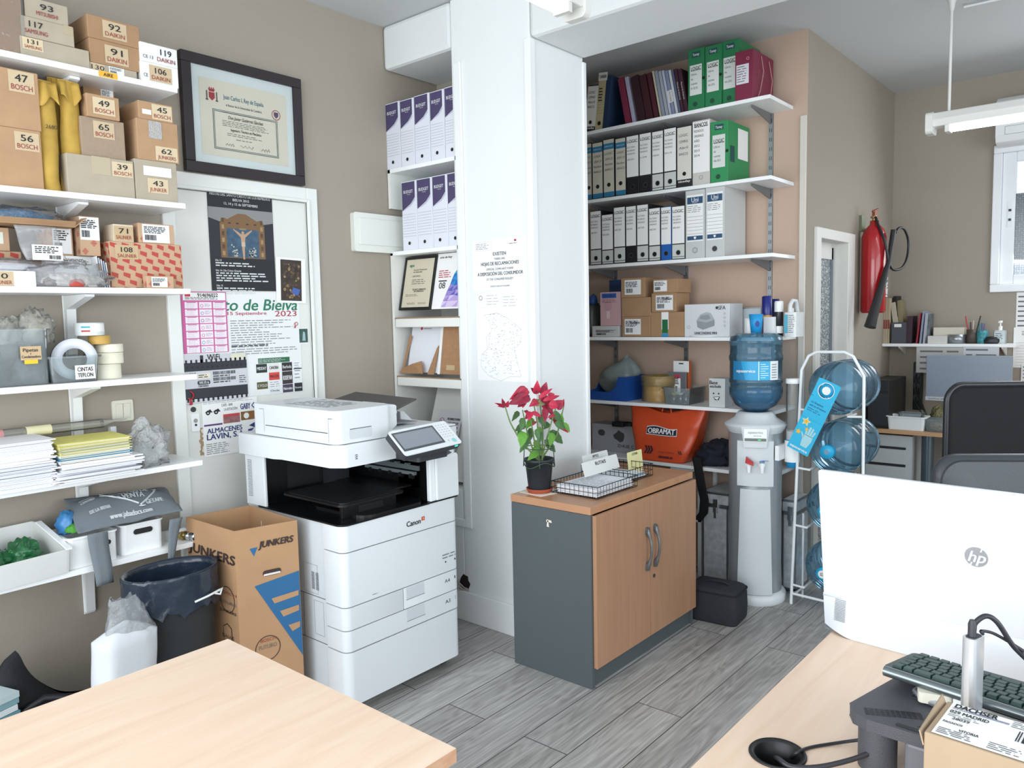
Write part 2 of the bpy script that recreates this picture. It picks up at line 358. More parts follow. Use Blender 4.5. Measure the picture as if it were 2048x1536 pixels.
o_=N('ShaderNodeOutputMaterial');ms=N('ShaderNodeMixShader');tl=N('ShaderNodeBsdfTranslucent');gl=N('ShaderNodeBsdfGlossy');gl.inputs['Roughness'].default_value=.2
tc=N('ShaderNodeTexCoord');vo=N('ShaderNodeTexVoronoi');vo.inputs['Scale'].default_value=75;vo.inputs['Randomness'].default_value=.25;rr=N('ShaderNodeValToRGB')
rr.color_ramp.elements[0].color=(.9,.93,.97,1);rr.color_ramp.elements[1].color=(.18,.2,.22,1);rr.color_ramp.elements[0].position=.1;rr.color_ramp.elements[1].position=.5
L(tc.outputs['Object'],vo.inputs[0]);L(vo.outputs['Distance'],rr.inputs[0]);L(rr.outputs[0],tl.inputs[0]);ms.inputs[0].default_value=.08
L(tl.outputs[0],ms.inputs[1]);L(gl.outputs[0],ms.inputs[2]);L(ms.outputs[0],o_.inputs[0])
bx(XW+.004,XW+.012,wy0+.06,wy1-.07,wz0+.05,2.21,rg).build('textured_pane',w)
bx(XW+.006,XW+.01,wy0+.06,wy1-.07,2.21,wz1-.05,clear('e8f0f4',.05,.05)).build('clear_pane',w)
YS=2.85
SH=[P(px,py,y=YS)for px,py in((355,175),(371,407),(381,577.5),(394,748),(405,920),(415,1076))]
SZ=[p.z for p in SH]
words=['topmost','second','third','fourth','fifth','lowest']
what=['holding air conditioner parts boxes','holding boiler parts boxes and mustard envelopes','holding red patterned boxes','holding clear bins and tape rolls','holding paper stacks and yellow folders','holding white bins under the grey bag']
for i,(p,wd)in enumerate(zip(SH,words)):
 s=thing('wall_shelf',f'white wall shelf board by the door, {what[i]}','shelf',(0,0,SZ[i]),group='white shelves left of the door')
 bx(-.75,p.x,YS,YL-.003,-.02,0,SHELFW).build('board',s,bevel=.001)
 for bxx in(.18,P(135,600,y=YL).x):
  if bxx<.3 and i in(0,5):pass
  m=MB();w=.016
  prof=[(YL-.002,-.021),(YS+.05,-.021),(YS+.05,-.03),(YL-.03,-.07),(YL-.018,-.24),(YL-.002,-.24)]
  m.prism([(a,b_)for a,b_ in prof],'x',bxx-w,bxx+w,WHITE)
  m.box(bxx-.02,bxx+.02,YL-.005,YL-.0005,-.25,-.02,WHITE)
  m.disc(bxx-.012,-.09,.004,DKGREY,y=YL-.0056);m.disc(bxx+.008,-.06,.004,DKGREY,y=YL-.0056)
  m.build('bracket',s,bevel=.002)
 if i==0:
  q=P(197,147,y=YS);q2=P(235,152,y=YS);mb=MB();zz=-.019
  mb.quad((q.x,YS-.0008,zz),(q2.x,YS-.0008,zz),(q2.x,YS-.0008,.001),(q.x,YS-.0008,.001),mat('e8b23c',.7))
  mb.text('AIRE',((q.x+q2.x)/2,YS-.0015,-.0095),(1,0,0),(0,0,1),.016,INK,bold=.02);mb.build('price_strip',s,label='orange paper strip reading AIRE')
NOTE=mat('c9b595',.8,key='paper_note');BEIGELAB=mat('d5c3a2',.8,key='beige_label')
def front(l,r,t,plane,v):
 pm=P((l+r)/2,t,**{plane:v})
 a,b_=P(l,t,**{plane:v}),P(r,t,**{plane:v})
 if plane=='y':return a.x,b_.x-a.x,pm.z
 return a.y,a.y-b_.y,pm.z
REDP=mat('b5483f',.7,key='red_print');KR3=mat('c2a183',.8,key='light_cardboard')
def tiles(q,w,h,d):
 s=.043
 for side in(0,1):
  W=w if side==0 else d;nx=int(W/s)+1;nz=int(h/(s*.62))+1
  for i in range(nx):
   for j in range(nz):
    x=i*s+(j%2)*s*.5;z=h-(j+1)*s*.62
    pts=[(x,z+s*.26),(x+s*.56,z+s*.03),(x+s*.6,z+s*.42),(x+.03*s,z+s*.56)]
    pts=[(min(max(a,.002),W-.002),min(max(b_,.002),h-.002))for a,b_ in pts]
    if pts[1][0]-pts[0][0]<.004:continue
    if side==0:q.add([(a,-.0005,b_)for a,b_ in pts],[(0,1,2,3)],REDP)
    else:q.add([(-.0005,W-a,b_)for a,b_ in pts],[(0,1,2,3)],REDP)
def diamonds(q,w,h,d):
 s=.03
 for i in range(int(w/s)):
  for j in range(int(h/s)):
   cx,cz=(i+.5)*s,(j+.5)*s
   for k in range(5):
    ww=s*.36*(1-abs(k-2)/3);z=cz+(k-2)*.0045
    if(i+j)%2==0:q.fr(cx-ww,cx+ww,z-.0013,z+.0013,REDP,y=-.0005)
 for i in range(int(d/s)):
  for j in range(int(h/s)):
   if(i+j)%2:continue
   cy,cz=(i+.5)*s,(j+.5)*s
   for k in range(5):
    ww=s*.36*(1-abs(k-2)/3);z=cz+(k-2)*.0045
    q.quad((-.0005,cy+ww,z-.0013),(-.0005,cy-ww,z-.0013),(-.0005,cy-ww,z+.0013),(-.0005,cy+ww,z+.0013),REDP)
def carton(label,l,r,t,zb,v,d,m=KRAFT,plane='y',note=None,notes=(),name='cardboard_box',rot=0,group=None,tape=None,cat='box',deco=None,bevel=.002):
 o0,w,zt=front(l,r,t,plane,v)
 zb=zb.zt if hasattr(zb,'zt')else zb
 h=zt-zb
 loc=(o0,v,zb)if plane=='y' else(v,o0,zb)
 th=thing(name,label,cat,loc,(0 if plane=='y' else RA)+rot,group)
 b_=MB().box(0,w,0,d,0,h,m)
 if deco in(tiles,diamonds):deco(b_,w,h,d)
 body=b_.build('carton',th,bevel=bevel)
 e=MB();e.fr(0.004,w-.004,h*.0,h*.0+.001,mat('8a6a4c',.9),y=-.0008)
 if tape:
  tm=mat('b5a78d',.3,key='packing_tape');e.box(w*tape[0],w*tape[1],-.0008,.02,h*.55,h+.0008,tm)
  e.box(w*tape[0],w*tape[1],0,d,h,h+.0008,tm);e.build('tape',th)
 alln=([note]if note else[])+list(notes)
 for k,nt_ in enumerate(alln):
  u0,u1,v0,v1,t1,t2=nt_[:6];nm=nt_[6]if len(nt_)>6 else NOTE;rc=nt_[7]if len(nt_)>7 else RINK
  x0,x1,z0,z1=w*u0,w*u1,h*v0,h*v1;hh=z1-z0;ww=x1-x0
  q=MB()
  if nm:q.fr(x0,x1,z0,z1,nm,y=-.0012-.0003*k)
  if t1=='#':
   q.bars(x0+ww*.08,x0+ww*.5,z0+hh*.12,z0+hh*.42,INK,seed=k+int(l));q.lines(x0+ww*.06,x1-ww*.08,z0+hh*.5,z1-hh*.1,5,INK,seed=int(r));
   if t2:q.ft(t2,x1-ww*.05,z1-hh*.22,hh*.26,INK,align='r',bold=.02)
  elif t2:
   q.ft(t1,(x0+x1)/2,z0+hh*.68,hh*.50,INK,bold=.012,width=min(ww*.5,hh*.16*2.4*len(t1)))
   q.ft(t2,(x0+x1)/2,z0+hh*.24,hh*.36,rc,bold=.006,width=ww*.82)
  elif t1:q.ft(t1,(x0+x1)/2,(z0+z1)/2,hh*.8,INK,width=ww*.9)
  q.build('label',th)
 if deco and deco not in(tiles,diamonds):deco(th,w,h,d)
 th['_']=0;del th['_']
 class R:pass
 q=R();q.zt=zt+.0005;q.o=th;q.w=w;q.h=h
 return q
z1=SZ[0]+.0005
def cellodeco(th,w,h,d):
 e=MB();e.box(-.004,w+.004,-.004,d,0,h+.004,clear('f4f4f4',.12,.05,bump=.6,bscale=30));e.build('plastic_wrap',th)
carton('big brown box wrapped in clear film at the left end of the top shelf',-60,36,-75,z1,2.875,.2,KRAFT2,deco=cellodeco)
a=carton('wide greyish box marked 131 at the base of the left stack on top shelf',40,177,86,z1,2.87,.2,KGREY,note=(.03,.32,.38,.98,'131','SAMSUNG',BEIGELAB))
a=carton('greyish box marked 117 with torn black label, middle of its stack',41,146,42,a,2.872,.19,KGREY,note=(.02,.53,.12,.93,'117','SAMSUNG',None),tape=(.8,.98))
carton('box marked 93, topmost of the left stack on the top shelf',48,134,2,a,2.875,.19,KGREY,note=(.2,.8,.1,.9,'93','MITSUBISHI',None))
a=carton('flat greyish box marked 130 with barcode under the two brown boxes',178,273,133,z1,2.875,.2,KGREY,notes=[(.03,.32,.1,.95,'130','',NOTE),(.4,.72,.2,.95,'#','',WHITE)])
a=carton('brown box marked 91, lower of the two brown ones on top shelf',178,279,86,a,2.875,.2,KRAFT2,note=(.29,.75,.1,.85,'91','DAIKIN'))
carton('brown box marked 92, upper of the two brown ones on top shelf',174,277,40,a,2.875,.2,KRAFT2,note=(.28,.74,.15,.9,'92','DAIKIN'))
a=carton('white box marked 106 at the right end of the top shelf, lower one',281,355,129,z1,2.865,.17,WHITE,notes=[(.22,.82,.12,.9,'106','DAIKIN',NOTE),(.06,.18,.2,.5,'CE','',None)])
carton('white box marked 119 at the right end of the top shelf, upper one',280,353,91,a,2.865,.17,WHITE,notes=[(.38,.98,.05,.95,'119','DAIKIN',None),(.04,.34,.12,.42,'CE 13','',None)])
z2=SZ[1]+.0005
a=carton('large brown box marked 56 at the left end, lower one',-70,80,252,z2,2.872,.2,KRAFT,note=(.63,.97,.64,.95,'56','BOSCH'))
carton('large brown box marked 47 at the left end, upper one',-70,74,133,a,2.872,.2,KRAFT,note=(.57,.94,.62,.98,'47','BOSCH'))
a39=carton('wide greyish box marked 39 with torn tape standing on second shelf',132,266,314,z2,2.868,.2,KGREY,note=(.66,.98,.55,.93,'39','BOSCH',BEIGELAB),tape=(.36,.64))
a65=carton('greyish box marked 65 standing on the wide box',160,247,238,a39,2.88,.19,mat('a08d78',.85,var=.05),note=(.28,.76,.5,.93,'65','BOSCH'))
a49=carton('small brown box marked 49 near the top of its stack',172,237,191,a65,2.87,.12,KRAFT,note=(.18,.86,.15,.88,'49','BOSCH',BEIGELAB))
carton('flat brown box with white barcode sticker lying behind the box marked 49',166,228,172,a65,3.0,.09,KRAFT2,note=(.55,.95,.62,.95,'#','',WHITE))
a43=carton('brown box marked 43 with white sticker at the right end of second shelf',268,352,322,z2,2.868,.2,KGREY,notes=[(.28,.77,.2,.56,'43','JUNKER',BEIGELAB),(.2,.86,.62,.85,'','',PAPER)])
a62=carton('brown box marked 62 with a silver torn patch',272,354,242,a43,2.87,.2,KRAFT,notes=[(.42,.96,.03,.38,'62','JUNKERS',BEIGELAB),(.28,.6,.55,.98,'','',mat('b9b6b3',.25,.3,bump=1,bscale=200))])
carton('brown box marked 45 topmost at the right of second shelf',276,344,206,a62,2.872,.18,KRAFT,notes=[(.38,.97,.08,.92,'45','BOSCH',BEIGELAB),(.1,.36,.28,.55,'','',PAPER)])
MUST=mat('b99743',.75,key='mustard_kraft_paper',bump=.5,bscale=35,var=.08)
def envelope(label,l,r,t,bpy_,v,seed,thick=.03,lean=0):
 a=P(l,(t+bpy_)/2,y=v);b_=P(r,(t+bpy_)/2,y=v);zt=P((l+r)/2,t,y=v).z
 w=b_.x-a.x;h=zt-z2-.001
 th=thing('padded_envelope',label,'envelope',(a.x,v,z2+.001),0,'mustard padded envelopes on the second shelf')
 def f(u,q):
  ang=2*math.pi*u;x=w*(.5+.5*math.cos(ang));e=abs(math.cos(ang))**6
  y=math.sin(ang)*thick*(1-.8*e)*(1-.7*q**6)
  n=noise.noise_vector(Vector((x*14,q*h*9,seed)))*.012*min(1,q*8)
  return(min(w,max(0,x+n.x))+lean*q*h,thick+.002+y+n.y,max(0,q*h+(n.z if q<.98 else 0)))
 m=MB().grid(f,36,26,MUST,wu=True)
 m.build('sleeve',th)
 fl=MB();fl.grid(lambda u,q:(w*(.02+.96*u)+lean*(.97*h-q*.06),thick-.012-.02*q+.006*math.sin(u*9+seed),.985*h-.085*q*(.6+.4*math.sin(u*3+seed)**2)),14,6,MUST)
 fl.build('flap',th,solid=.001)
 return th
e=envelope('mustard padded envelope with 2680 written on it, next to the brown boxes',80,122,160,380,2.875,1.2,.025)
MB().ft('2680',.035,.21,.018,INK,y=-.004).build('handwriting',e)
envelope('mustard padded envelope bent over at the top, middle of the three',108,140,155,380,2.94,5.1,.028)
envelope('mustard padded envelope bulging out at its lower end beside box 65',118,160,158,320,2.885,9.3,.03,lean=.03).location.z+=.0
z3=SZ[2]+.0005
a=carton('large box with red wedge pattern marked 108 on third shelf',218,362,486,z3,2.91,.16,KR3,note=(.07,.38,.63,.93,'108','SAUNIER',MASK),deco=tiles)
carton('small white and beige box marked 71 on the red wedge box',226,266,449,a,2.915,.09,mat('d9cbb5',.8),note=(.02,.95,.05,.9,'71','SAUNIER',MASK))
carton('red edged box with white barcode label on top right of third shelf',276,347,448,a,2.915,.1,KR3,note=(.1,.86,.05,.95,'#','',WHITE),deco=diamonds)
carton('tiny patterned box with barcode sticker in front of the red wedge box',294,347,552,z3,2.862,.035,KR3,note=(.15,.75,.1,.9,'#','',WHITE),deco=diamonds)
a=carton('white box half covered by kraft label at the left end of third shelf',-45,71,541,z3,2.868,.1,WHITE,note=(.2,.6,.03,.95,'10','SAUNIER'))
b2=carton('flat red wedge patterned box at the left end of third shelf',-40,42,502,z3,2.99,.09,KR3,deco=tiles)
carton('patterned box with green edged label above the flat wedge box',-40,17,454,b2,2.985,.09,KR3,note=(.3,.78,.3,.8,'','',mat('dfe3d6',.7)),deco=diamonds)
b3=carton('white box with a long barcode under the diamond patterned boxes',108,194,512,z3,2.96,.12,WHITE,note=(.1,.9,.55,.95,'#','',PAPER))
carton('diamond patterned box with white side label turned upright',92,143,441,b3,2.965,.1,KR3,note=(.2,.93,.05,.8,'#','',WHITE),deco=diamonds)
carton('tall diamond patterned box with white label, beside box 71',157,197,433,b3,2.93,.13,KR3,note=(0.02,.98,.4,.98,'#','',WHITE),deco=diamonds)
q0,q1=P(-40,442,y=2.90),P(150,436,y=2.90)
th=thing('cardboard_tray','shallow open cardboard tray holding a blue bag under the second shelf','box',(q0.x,2.90,q0.z),0)
w=q1.x-q0.x
m=MB();m.box(0,w,0,.15,0,.004,KRAFT2);m.hexa([(0,.0,.004),(w,0,.004),(w,.004,.004),(0,.004,.004)],[(0,-.008,.02),(w,-.008,.02),(w,-.004,.02),(0,-.004,.02)],KRAFT2)
m.hexa([(w,0,.002),(w+.03,-.02,.03),(w+.03,.13,.035),(w,.15,.002)],[(w,0,.006),(w+.03,-.02,.034),(w+.03,.13,.039),(w,.15,.006)],KRAFT2)
m.build('tray',th)
def heap(name,parent,cx,cy,cz,rx,ry,rz,m,seed=1,amp=.25,n=24,fr=3,flat=True,label=None,sq=1.0):
 """soft lump resting on z = cz"""
 def f(u,q):
  a=2*math.pi*u;b_=(q-.5)*math.pi;d=Vector((math.cos(a)*math.cos(b_),math.sin(a)*math.cos(b_),math.sin(b_)))
  if sq!=1:d=Vector([math.copysign(abs(k)**sq,k)for k in d])
  k=1+amp*noise.noise(d*fr+Vector((seed*3.1,seed,0)))+amp*.5*noise.noise(d*fr*2.6+Vector((seed,0,seed)))
  v=Vector((d.x*rx*k,d.y*ry*k,d.z*rz*k))
  if flat:v.z=max(v.z,-rz*.55)+rz*.55
  else:v.z+=rz
  return(cx+v.x,cy+v.y,cz+v.z)
 return MB().grid(f,n,n//2+2,m,wu=True).build(name,parent,label=label)
th=thing('plastic_bag','clear bag of blue plastic pieces lying in the cardboard tray','bag',(q0.x+w*.45,2.985,q0.z+.005),0)
heap('contents',th,0,0,0,.12,.05,.034,mat('3a6f96',.5,bump=1,bscale=120,var=.5),3,.3)
heap('film',th,.01,0,0,.14,.062,.04,clear('ffffff',.08,.05,bump=.8,bscale=30),4,.35)
th=thing('plastic_bag','clear header bag with white label and dark hanging slot on third shelf','bag',(*P(62,520,y=2.87)[:2],P(62,520,y=2.87).z),0)
CLB=clear('eef0f2',.22,.06,bump=.9,bscale=25)
m=MB();m.grid(lambda u,q:((u-.1)*.125-.035*(q),-.012*math.sin(3*u)+.012*math.sin(q*5),q*.11),12,10,CLB);m.build('film',th,solid=.0008)
m=MB();m.fr(0,.092,.0,.05,PAPER,y=-.016);m.lines(.008,.085,.022,.046,4,INK,y=-.0175,seed=4);m.bars(.05,.085,.004,.017,INK,y=-.0175);m.build('label',th)
m=MB();m.fp(rrect(.0,.035,.09,.098,.004),BLACK,y=-.017);m.build('hanging_slot',th)
th=thing('plastic_bag','long clear bag with small white and red parts along the third shelf front','bag',(P(118,572,y=2.9).x,2.885,z3+.001),0)
heap('film',th,.02,0,0,.135,.024,.055,CLB,7,.35)
heap('contents',th,.04,0,.001,.1,.017,.03,mat('cfc8c2',.6,var=.4,bump=1,bscale=60),8,.3)
heap('red_part',th,.045,-.012,.001,.028,.012,.018,REDP,9,.2)
heap('fitting',th,-.035,-.005,.001,.022,.014,.02,mat('5c4038',.4,.4),2,.2)
th=thing('plastic_bag','flat clear bag of white sheets lying at the left of third shelf','bag',(P(20,515,y=2.87).x,2.93,P(20,541,y=2.87).z+.001),0)
heap('film',th,0,0,0,.16,.05,.028,CLB,11,.3);heap('contents',th,0,0,.0005,.13,.04,.018,mat('e8e8ee',.6),12,.2)
for k in range(5):
 q=P(201+k*4,545,y=2.88+.002*k)
 o=MB();hh=P(205,513+k*3,y=2.88).z-z3;o.quad((0,0,0),(.012,.1,0),(.004,.1,hh),(-.008,0,hh),mat(('e9edf2','cfd9e6','f2f2f2','b9c8da','efefef')[k],.7));o=o.build('envelope',solid=.002)
 o.location=(q.x,2.885,z3+.001);tag(o,'upright paper envelope wedged beside the red wedge box','envelope','upright envelopes on the third shelf')
z4=SZ[3]+.0005
def binbox(th,w0,d0,w1,d1,h,t,m,name='bin',lip=.008,bevel=.002):
 """open tapered bin, bottom w0 x d0, top w1 x d1, centred on x, front at smaller y, origin bottom centre"""
 a=rrect(-w0/2,w0/2,-d0/2,d0/2,.012,3);b_=rrect(-w1/2,w1/2,-d1/2,d1/2,.016,3)
 c=rrect(-w1/2-lip,w1/2+lip,-d1/2-lip,d1/2+lip,.02,3)
 ai=rrect(-w0/2+t,w0/2-t,-d0/2+t,d0/2-t,.01,3);bi=rrect(-w1/2+t,w1/2-t,-d1/2+t,d1/2-t,.014,3)
 n=len(a);rings=[[(x,y,0)for x,y in a],[(x,y,h-.006)for x,y in b_],[(x,y,h-.006)for x,y in c],[(x,y,h)for x,y in c],[(x,y,h)for x,y in bi],[(x,y,t)for x,y in ai]]
 vs=[p for r in rings for p in r]
 fs=[(j*n+i,j*n+(i+1)%n,(j+1)*n+(i+1)%n,(j+1)*n+i)for j in range(5)for i in range(n)]+[tuple(range(n))[::-1],tuple(range(5*n,6*n))]
 return MB().add(vs,fs,m).build(name,th)
CLP=clear('dfe8ea',.13,.12,key='clear_polypropylene')
zb_=z4;x0=P(-30,700,y=2.87).x;x1=P(104,700,y=2.87).x;hh=P(50,658,y=2.87).z-z4
th=thing('clear_bin','clear plastic bin with brown Pipetas note at the left of fourth shelf','bin',((x0+x1)/2,2.96,z4),0)
binbox(th,(x1-x0)*.9,.16,x1-x0-.012,.18,hh,.003,CLP)
m=MB();lw=.062;m.fr(.0,lw,.085,.13,MASK,y=-.0955);m.ft('Pipetas',.03,.118,.016,INK,y=-.0965,bold=.015);m.ft('y',.03,.107,.01,INK,y=-.0965);m.ft('Condensadora',.031,.096,.012,INK,y=-.0965,bold=.015,width=.056)
m.fr(.01,.05,.072,.085,mat('e9bf2f',.7),y=-.0958);m.build('label',th)
th2=th
for(dx,dy,r,h_,c,s_,lab)in((-.07,.0,.06,.1,'4c5358',1,'grey rubber parts piled low inside the Pipetas bin'),(.05,.0,.055,.08,'6c7377',2,'grey plastic fittings at the right inside the Pipetas bin')):
 o=heap('fittings',None,0,0,0,r*.95,.05,h_/1.3,mat(c,.6,var=.3,bump=1,bscale=50),s_,.3);o.location=(th.location.x+dx,2.96,z4+.004);tag(o,lab,'fittings',kind='stuff')
for(px,w_,h_,c,s_,lab)in((18,.05,.055,'3c4046',4,'clear bag of dark parts sticking out of the Pipetas bin, left one'),(66,.06,.07,'b9b7a6',6,'yellowish clear bag peaking out of the Pipetas bin, right one')):
 th=thing('plastic_bag',lab,'bag',(P(px,640,y=2.96).x,2.96,z4+hh-.05),0)
 heap('film',th,0,0,0,w_,w_*.7,h_*1.05,clear('e6e4da',.3,.08,bump=1,bscale=40),s_+5,.45,n=30);0 and MB().lathe([(w_*.3,h_*.8),(.012,h_+.035),(.003,h_+.055)],clear('e6e4da',.3,.08,bump=1,bscale=40),12,(.0,0,0)).build('twisted_top',th)
 heap('contents',th,0,0,.01,w_*.7,w_*.5,.035,mat(c,.6),s_)
q0,q1=P(100,730,y=2.87),P(202,730,y=2.87);hh=P(150,712,y=2.87).z-z4
th=thing('clear_tray','low clear tray marked CINTAS holding a big tape roll','bin',((q0.x+q1.x)/2,2.955,z4),0)
binbox(th,(q1.x-q0.x)*.9,.15,q1.x-q0.x,.165,hh,.003,CLP)
m=MB();c=P(162,739,y=2.87);m.fr(-.005,.06,.01,.058,PAPER,y=-.0865);m.ft('CINTAS',.0275,.044,.02,INK,y=-.0875,bold=.02,width=.05);m.ft('TEFLON',.0275,.024,.02,INK,y=-.0875,bold=.02,width=.05);m.build('label',th)
R_=.072;c=P(161,700,y=2.90)
th=thing('tape_roll','large grey tape roll standing upright in the low clear tray','tape',(c.x-.015,2.915,z4+.006+R_),-.28)
m=MB();m.lathe([(R_,.005),(R_,.06)],mat('6e7780',.45,key='grey_tape'),40,axis='y',cap=False);m.lathe([(R_,.005),(R_,0),(.038,0),(.038,.005)],mat('dfe3ea',.5),40,axis='y',cap=False);m.lathe([(.038,.005),(.038,.06),(R_,.06)],mat('4a4648',.5),40,axis='y',cap=False);m.build('roll',th)
tz=z4
for k,(l,r,t,c,lab)in enumerate(((196,251,728,'ece7d2','wide cream masking tape roll at the base of the tape stack'),(198,256,705,'ece7d2','cream masking tape roll, second from the base of the tape stack'),(200,255,688,'ece7d2','cream masking tape roll, third from the base of the tape stack'),(185,227,671,'c9a256','tan tape roll, second from the top of the tape stack'),(160,217,645,'d9dedf','shiny tape roll with printed label, top of the tape stack'))):
 o0,w,zt=front(l,r,t,'y',2.91);h=zt-tz;rr=w/2;cx=o0+rr
 th=thing('tape_roll',lab,'tape',(cx,2.91+rr,tz),0)
 m=MB();m.lathe([(rr,.001),(rr,h-.001),(rr*.93,h-.0005),(rr*.62,h-.0005),(rr*.62,0),(rr*.97,0),(rr,.001)],mat(c,.6,key='tape_'+c),36,cap=False);m.build('roll',th)
 if k==4:
  m=MB();s0=MB()
  for j,cc in enumerate(('3f9db5','b23a3a')):
   a0=-2.5-.0*j;m.grid(lambda u,q,a0=a0,j=j:(rr*1.01*math.cos(a0+u*.6),rr*1.01*math.sin(a0+u*.6),h*(.72-.3*j)-q*h*.12),6,2,mat(cc,.6))
  m.grid(lambda u,q:(rr*1.008*math.cos(-1.85+u*1.3),rr*1.008*math.sin(-1.85+u*1.3),h*(.9-q*.6)),10,2,PAPER)
  m.build('label',th)
 tz=zt+.0005
z5=SZ[4]+.0005
def paperstack(label,x0,x1,y0,y1,zb,zt,n,cols,name='paper_stack',seed=1,jit=.012,rot=0,zlist=None):
 rd=random.Random(seed);th=thing(name,label,'papers',((x0+x1)/2,(y0+y1)/2,zb),rot)
 w,d=(x1-x0)/2,(y1-y0)/2;h=(zt-zb)/n
 groups={}
 for i in range(n):
  c=cols[min(len(cols)-1,int(i/n*len(cols)))]
  jx,jy,a=rd.uniform(-jit,jit),rd.uniform(-jit,jit)*.7,rd.uniform(-.03,.03)
  ca,sa=math.cos(a),math.sin(a);pts=[(jx+x*ca-y*sa,jy+x*sa+y*ca)for x,y in((-w,-d),(w,-d),(w,d),(-w,d))]
  hh=h*.86;b_=[(*p,i*h)for p in pts];t_=[(*p,i*h+hh)for p in pts]
  groups.setdefault(c,MB()).hexa(b_,t_,mat(c,.8))
 for c,m in groups.items():m.build('sheets',th)
 return th
x0,x1=P(-75,950,y=2.83).x,P(100,950,y=2.83).x
t_=paperstack('tall stack of white papers at the left end of the fifth shelf',x0,x1+.01,2.815,3.03,z5,P(40,884,y=2.83).z,44,['eef0f4','dfe2e8','f2f2f4','e6e6ea'],seed=3,jit=.01)
o=MB();o.quad((-.13,-.1,0),(.12,-.1,0),(.12,.09,0),(-.13,.09,0),mat('d5dbe8',.8));m=o
m.lines(-.11,.1,-.08,.06,16,mat('9aa3b5',.8),o=(0,0,.0006),v=(0,1,0),seed=6)
x0,x1=P(112,900,y=2.83).x,P(262,900,y=2.83).x
za=P(180,925,y=2.83).z;zc=P(180,880,y=2.83).z
p1=paperstack('messy pile of white sheets at the base of the yellow folder pile',x0-.01,x1+.015,2.80,3.0,z5,za+.008,14,['efeff2','dfe0e6','f4f4f6'],seed=5,jit=.02)
fcols=['f2f2f2','3f8fb8','e9e6cf','d8d58a','b4b98f','d9d27c','e3dc7e']
zz=za+.010;hh=(zc-zz)/len(fcols)
for k,c in enumerate(fcols):
 rd=random.Random(k+9);lab=['white paper folder under the blue one in the fifth shelf pile','blue paper folder in the pile on the fifth shelf','cream paper folder right above the blue one','yellow paper folder above the cream one in the pile','sage green paper folder under the top two yellow ones','yellow paper folder second from the top of the pile','bright yellow paper folder topmost of the pile on the fifth shelf'][k]
 th=thing('paper_folder',lab,'folder',((x0+x1)/2+.004*rd.uniform(-1,1),2.91,zz+k*hh),rd.uniform(-.06,.06))
 w=(x1-x0)/2-.004;m=MB();fmn=mat(c,.7)
 def sheet(dz,sag):
  return lambda u,q:(-w+2*w*u,-.1+.2*q,dz+sag*math.sin(u*3.1)*.3)
 m.hexa([(-w,-.1,0),(w,-.1,0),(w,.1,0),(-w,.1,0)],[(-w,-.1,.0015),(w,-.1,.0015),(w,.1,.0015),(-w,.1,.0015)],fmn)
 m.hexa([(-w-.003,-.105,hh-.002),(w,-.102,hh-.0025),(w,.1,hh-.002),(-w,.1,hh-.002)],[(-w-.003,-.105,hh-.0004),(w,-.102,hh-.0008),(w,.1,hh-.0004),(-w,.1,hh-.0004)],fmn)
 m.box(-w,-w+.002,-.1,.1,.001,hh-.001,fmn)
 m.build('cover',th);bx(-w+.004,w-.006,-.094,.094,.0017,hh-.003,mat('ece9da',.8)).build('sheets',th)
 if k==len(fcols)-1:
  m=MB();m.lines(-w+.02,w-.03,-.07,.07,9,mat('b9b268',.8),o=(0,0,hh+.0002),v=(0,1,0),seed=2,fill=.12);m.build('print',th)
th=thing('threaded_tube','clear plastic tube with yellow sticker lying behind the papers on fifth shelf','tube',(.3,3.03,P(100,858,y=3.03).z),0)
xa,xb=P(-30,865,y=3.03).x-.3,P(205,855,y=3.03).x-.3
z_=SZ[4]-th.location.z
m=MB();m.tube([(xa,0,0),(xb,0,0)],.017,clear('d8d8d2',.2,.08),14);m.build('tube',th)
m=MB();m.tube([(xb,0,0),(xb+.04,0,.004),(xb+.09,0,.006)],[.017,.006,.002],clear('e0e0d8',.3,.08),10);m.build('twisted_end',th)
m=MB();m.tube([(xa+.12,0,0),(xa+.2,0,0)],.0176,mat('e4dfb8',.7),14);m.build('yellow_sticker',th)
m=MB();m.tube([(xa+.02,0,0),(xa+.05,0,0)],.0177,mat('c98f8f',.7),14);m.build('pink_sticker',th)
for k in range(2):bx(xa+.1+k*.3,xa+.12+k*.3,-.012,.012,z_,-.0165,mat('c9ccce',.5)).build('support_block',th)
q=P(296,925,y=2.93)
th=thing('bubble_wrap','crumpled ball of clear bubble wrap at the right end of fifth shelf','packaging',(q.x,2.935,z5),0)
heap('wrap',th,0,0,0,.078,.07,.10,clear('f2f4f4',.42,.1,bump=1,bscale=110),5,.45,n=40,fr=2.6)
heap('inner_wrap',th,0,0,.001,.04,.04,.06,clear('e8ecec',.5,.1,bump=1,bscale=90),8,.5,n=30)
q=P(244,821,y=YL)
th=thing('light_switch','cream double rocker light switch on the wall above the bubble wrap','switch',(q.x,YL,q.z),0)
CR=mat('dedbcb',.4,key='cream_plastic')
MB().prism(rrect(-.04,.04,-.041,.041,.008),'y',-.008,0,CR).build('plate',th,bevel=.002)
for s_ in(-1,1):MB().hexa([(min(0,s_*.028)+.001,-.011,-.028),(max(0,s_*.028)-.001,-.011,-.028),(max(0,s_*.028)-.001,-.006,-.028),(min(0,s_*.028)+.001,-.006,-.028)],[(min(0,s_*.028)+.001,-.014,.028),(max(0,s_*.028)-.001,-.014,.028),(max(0,s_*.028)-.001,-.006,.028),(min(0,s_*.028)+.001,-.006,.028)],CR).build('rocker',th,bevel=.001)
z6=SZ[5]+.0005
q0,q1=P(0,1100,y=2.82),P(133,1085,y=2.84)
TRW=clear('f4f4f2',.8,.3,key='milky_plastic')
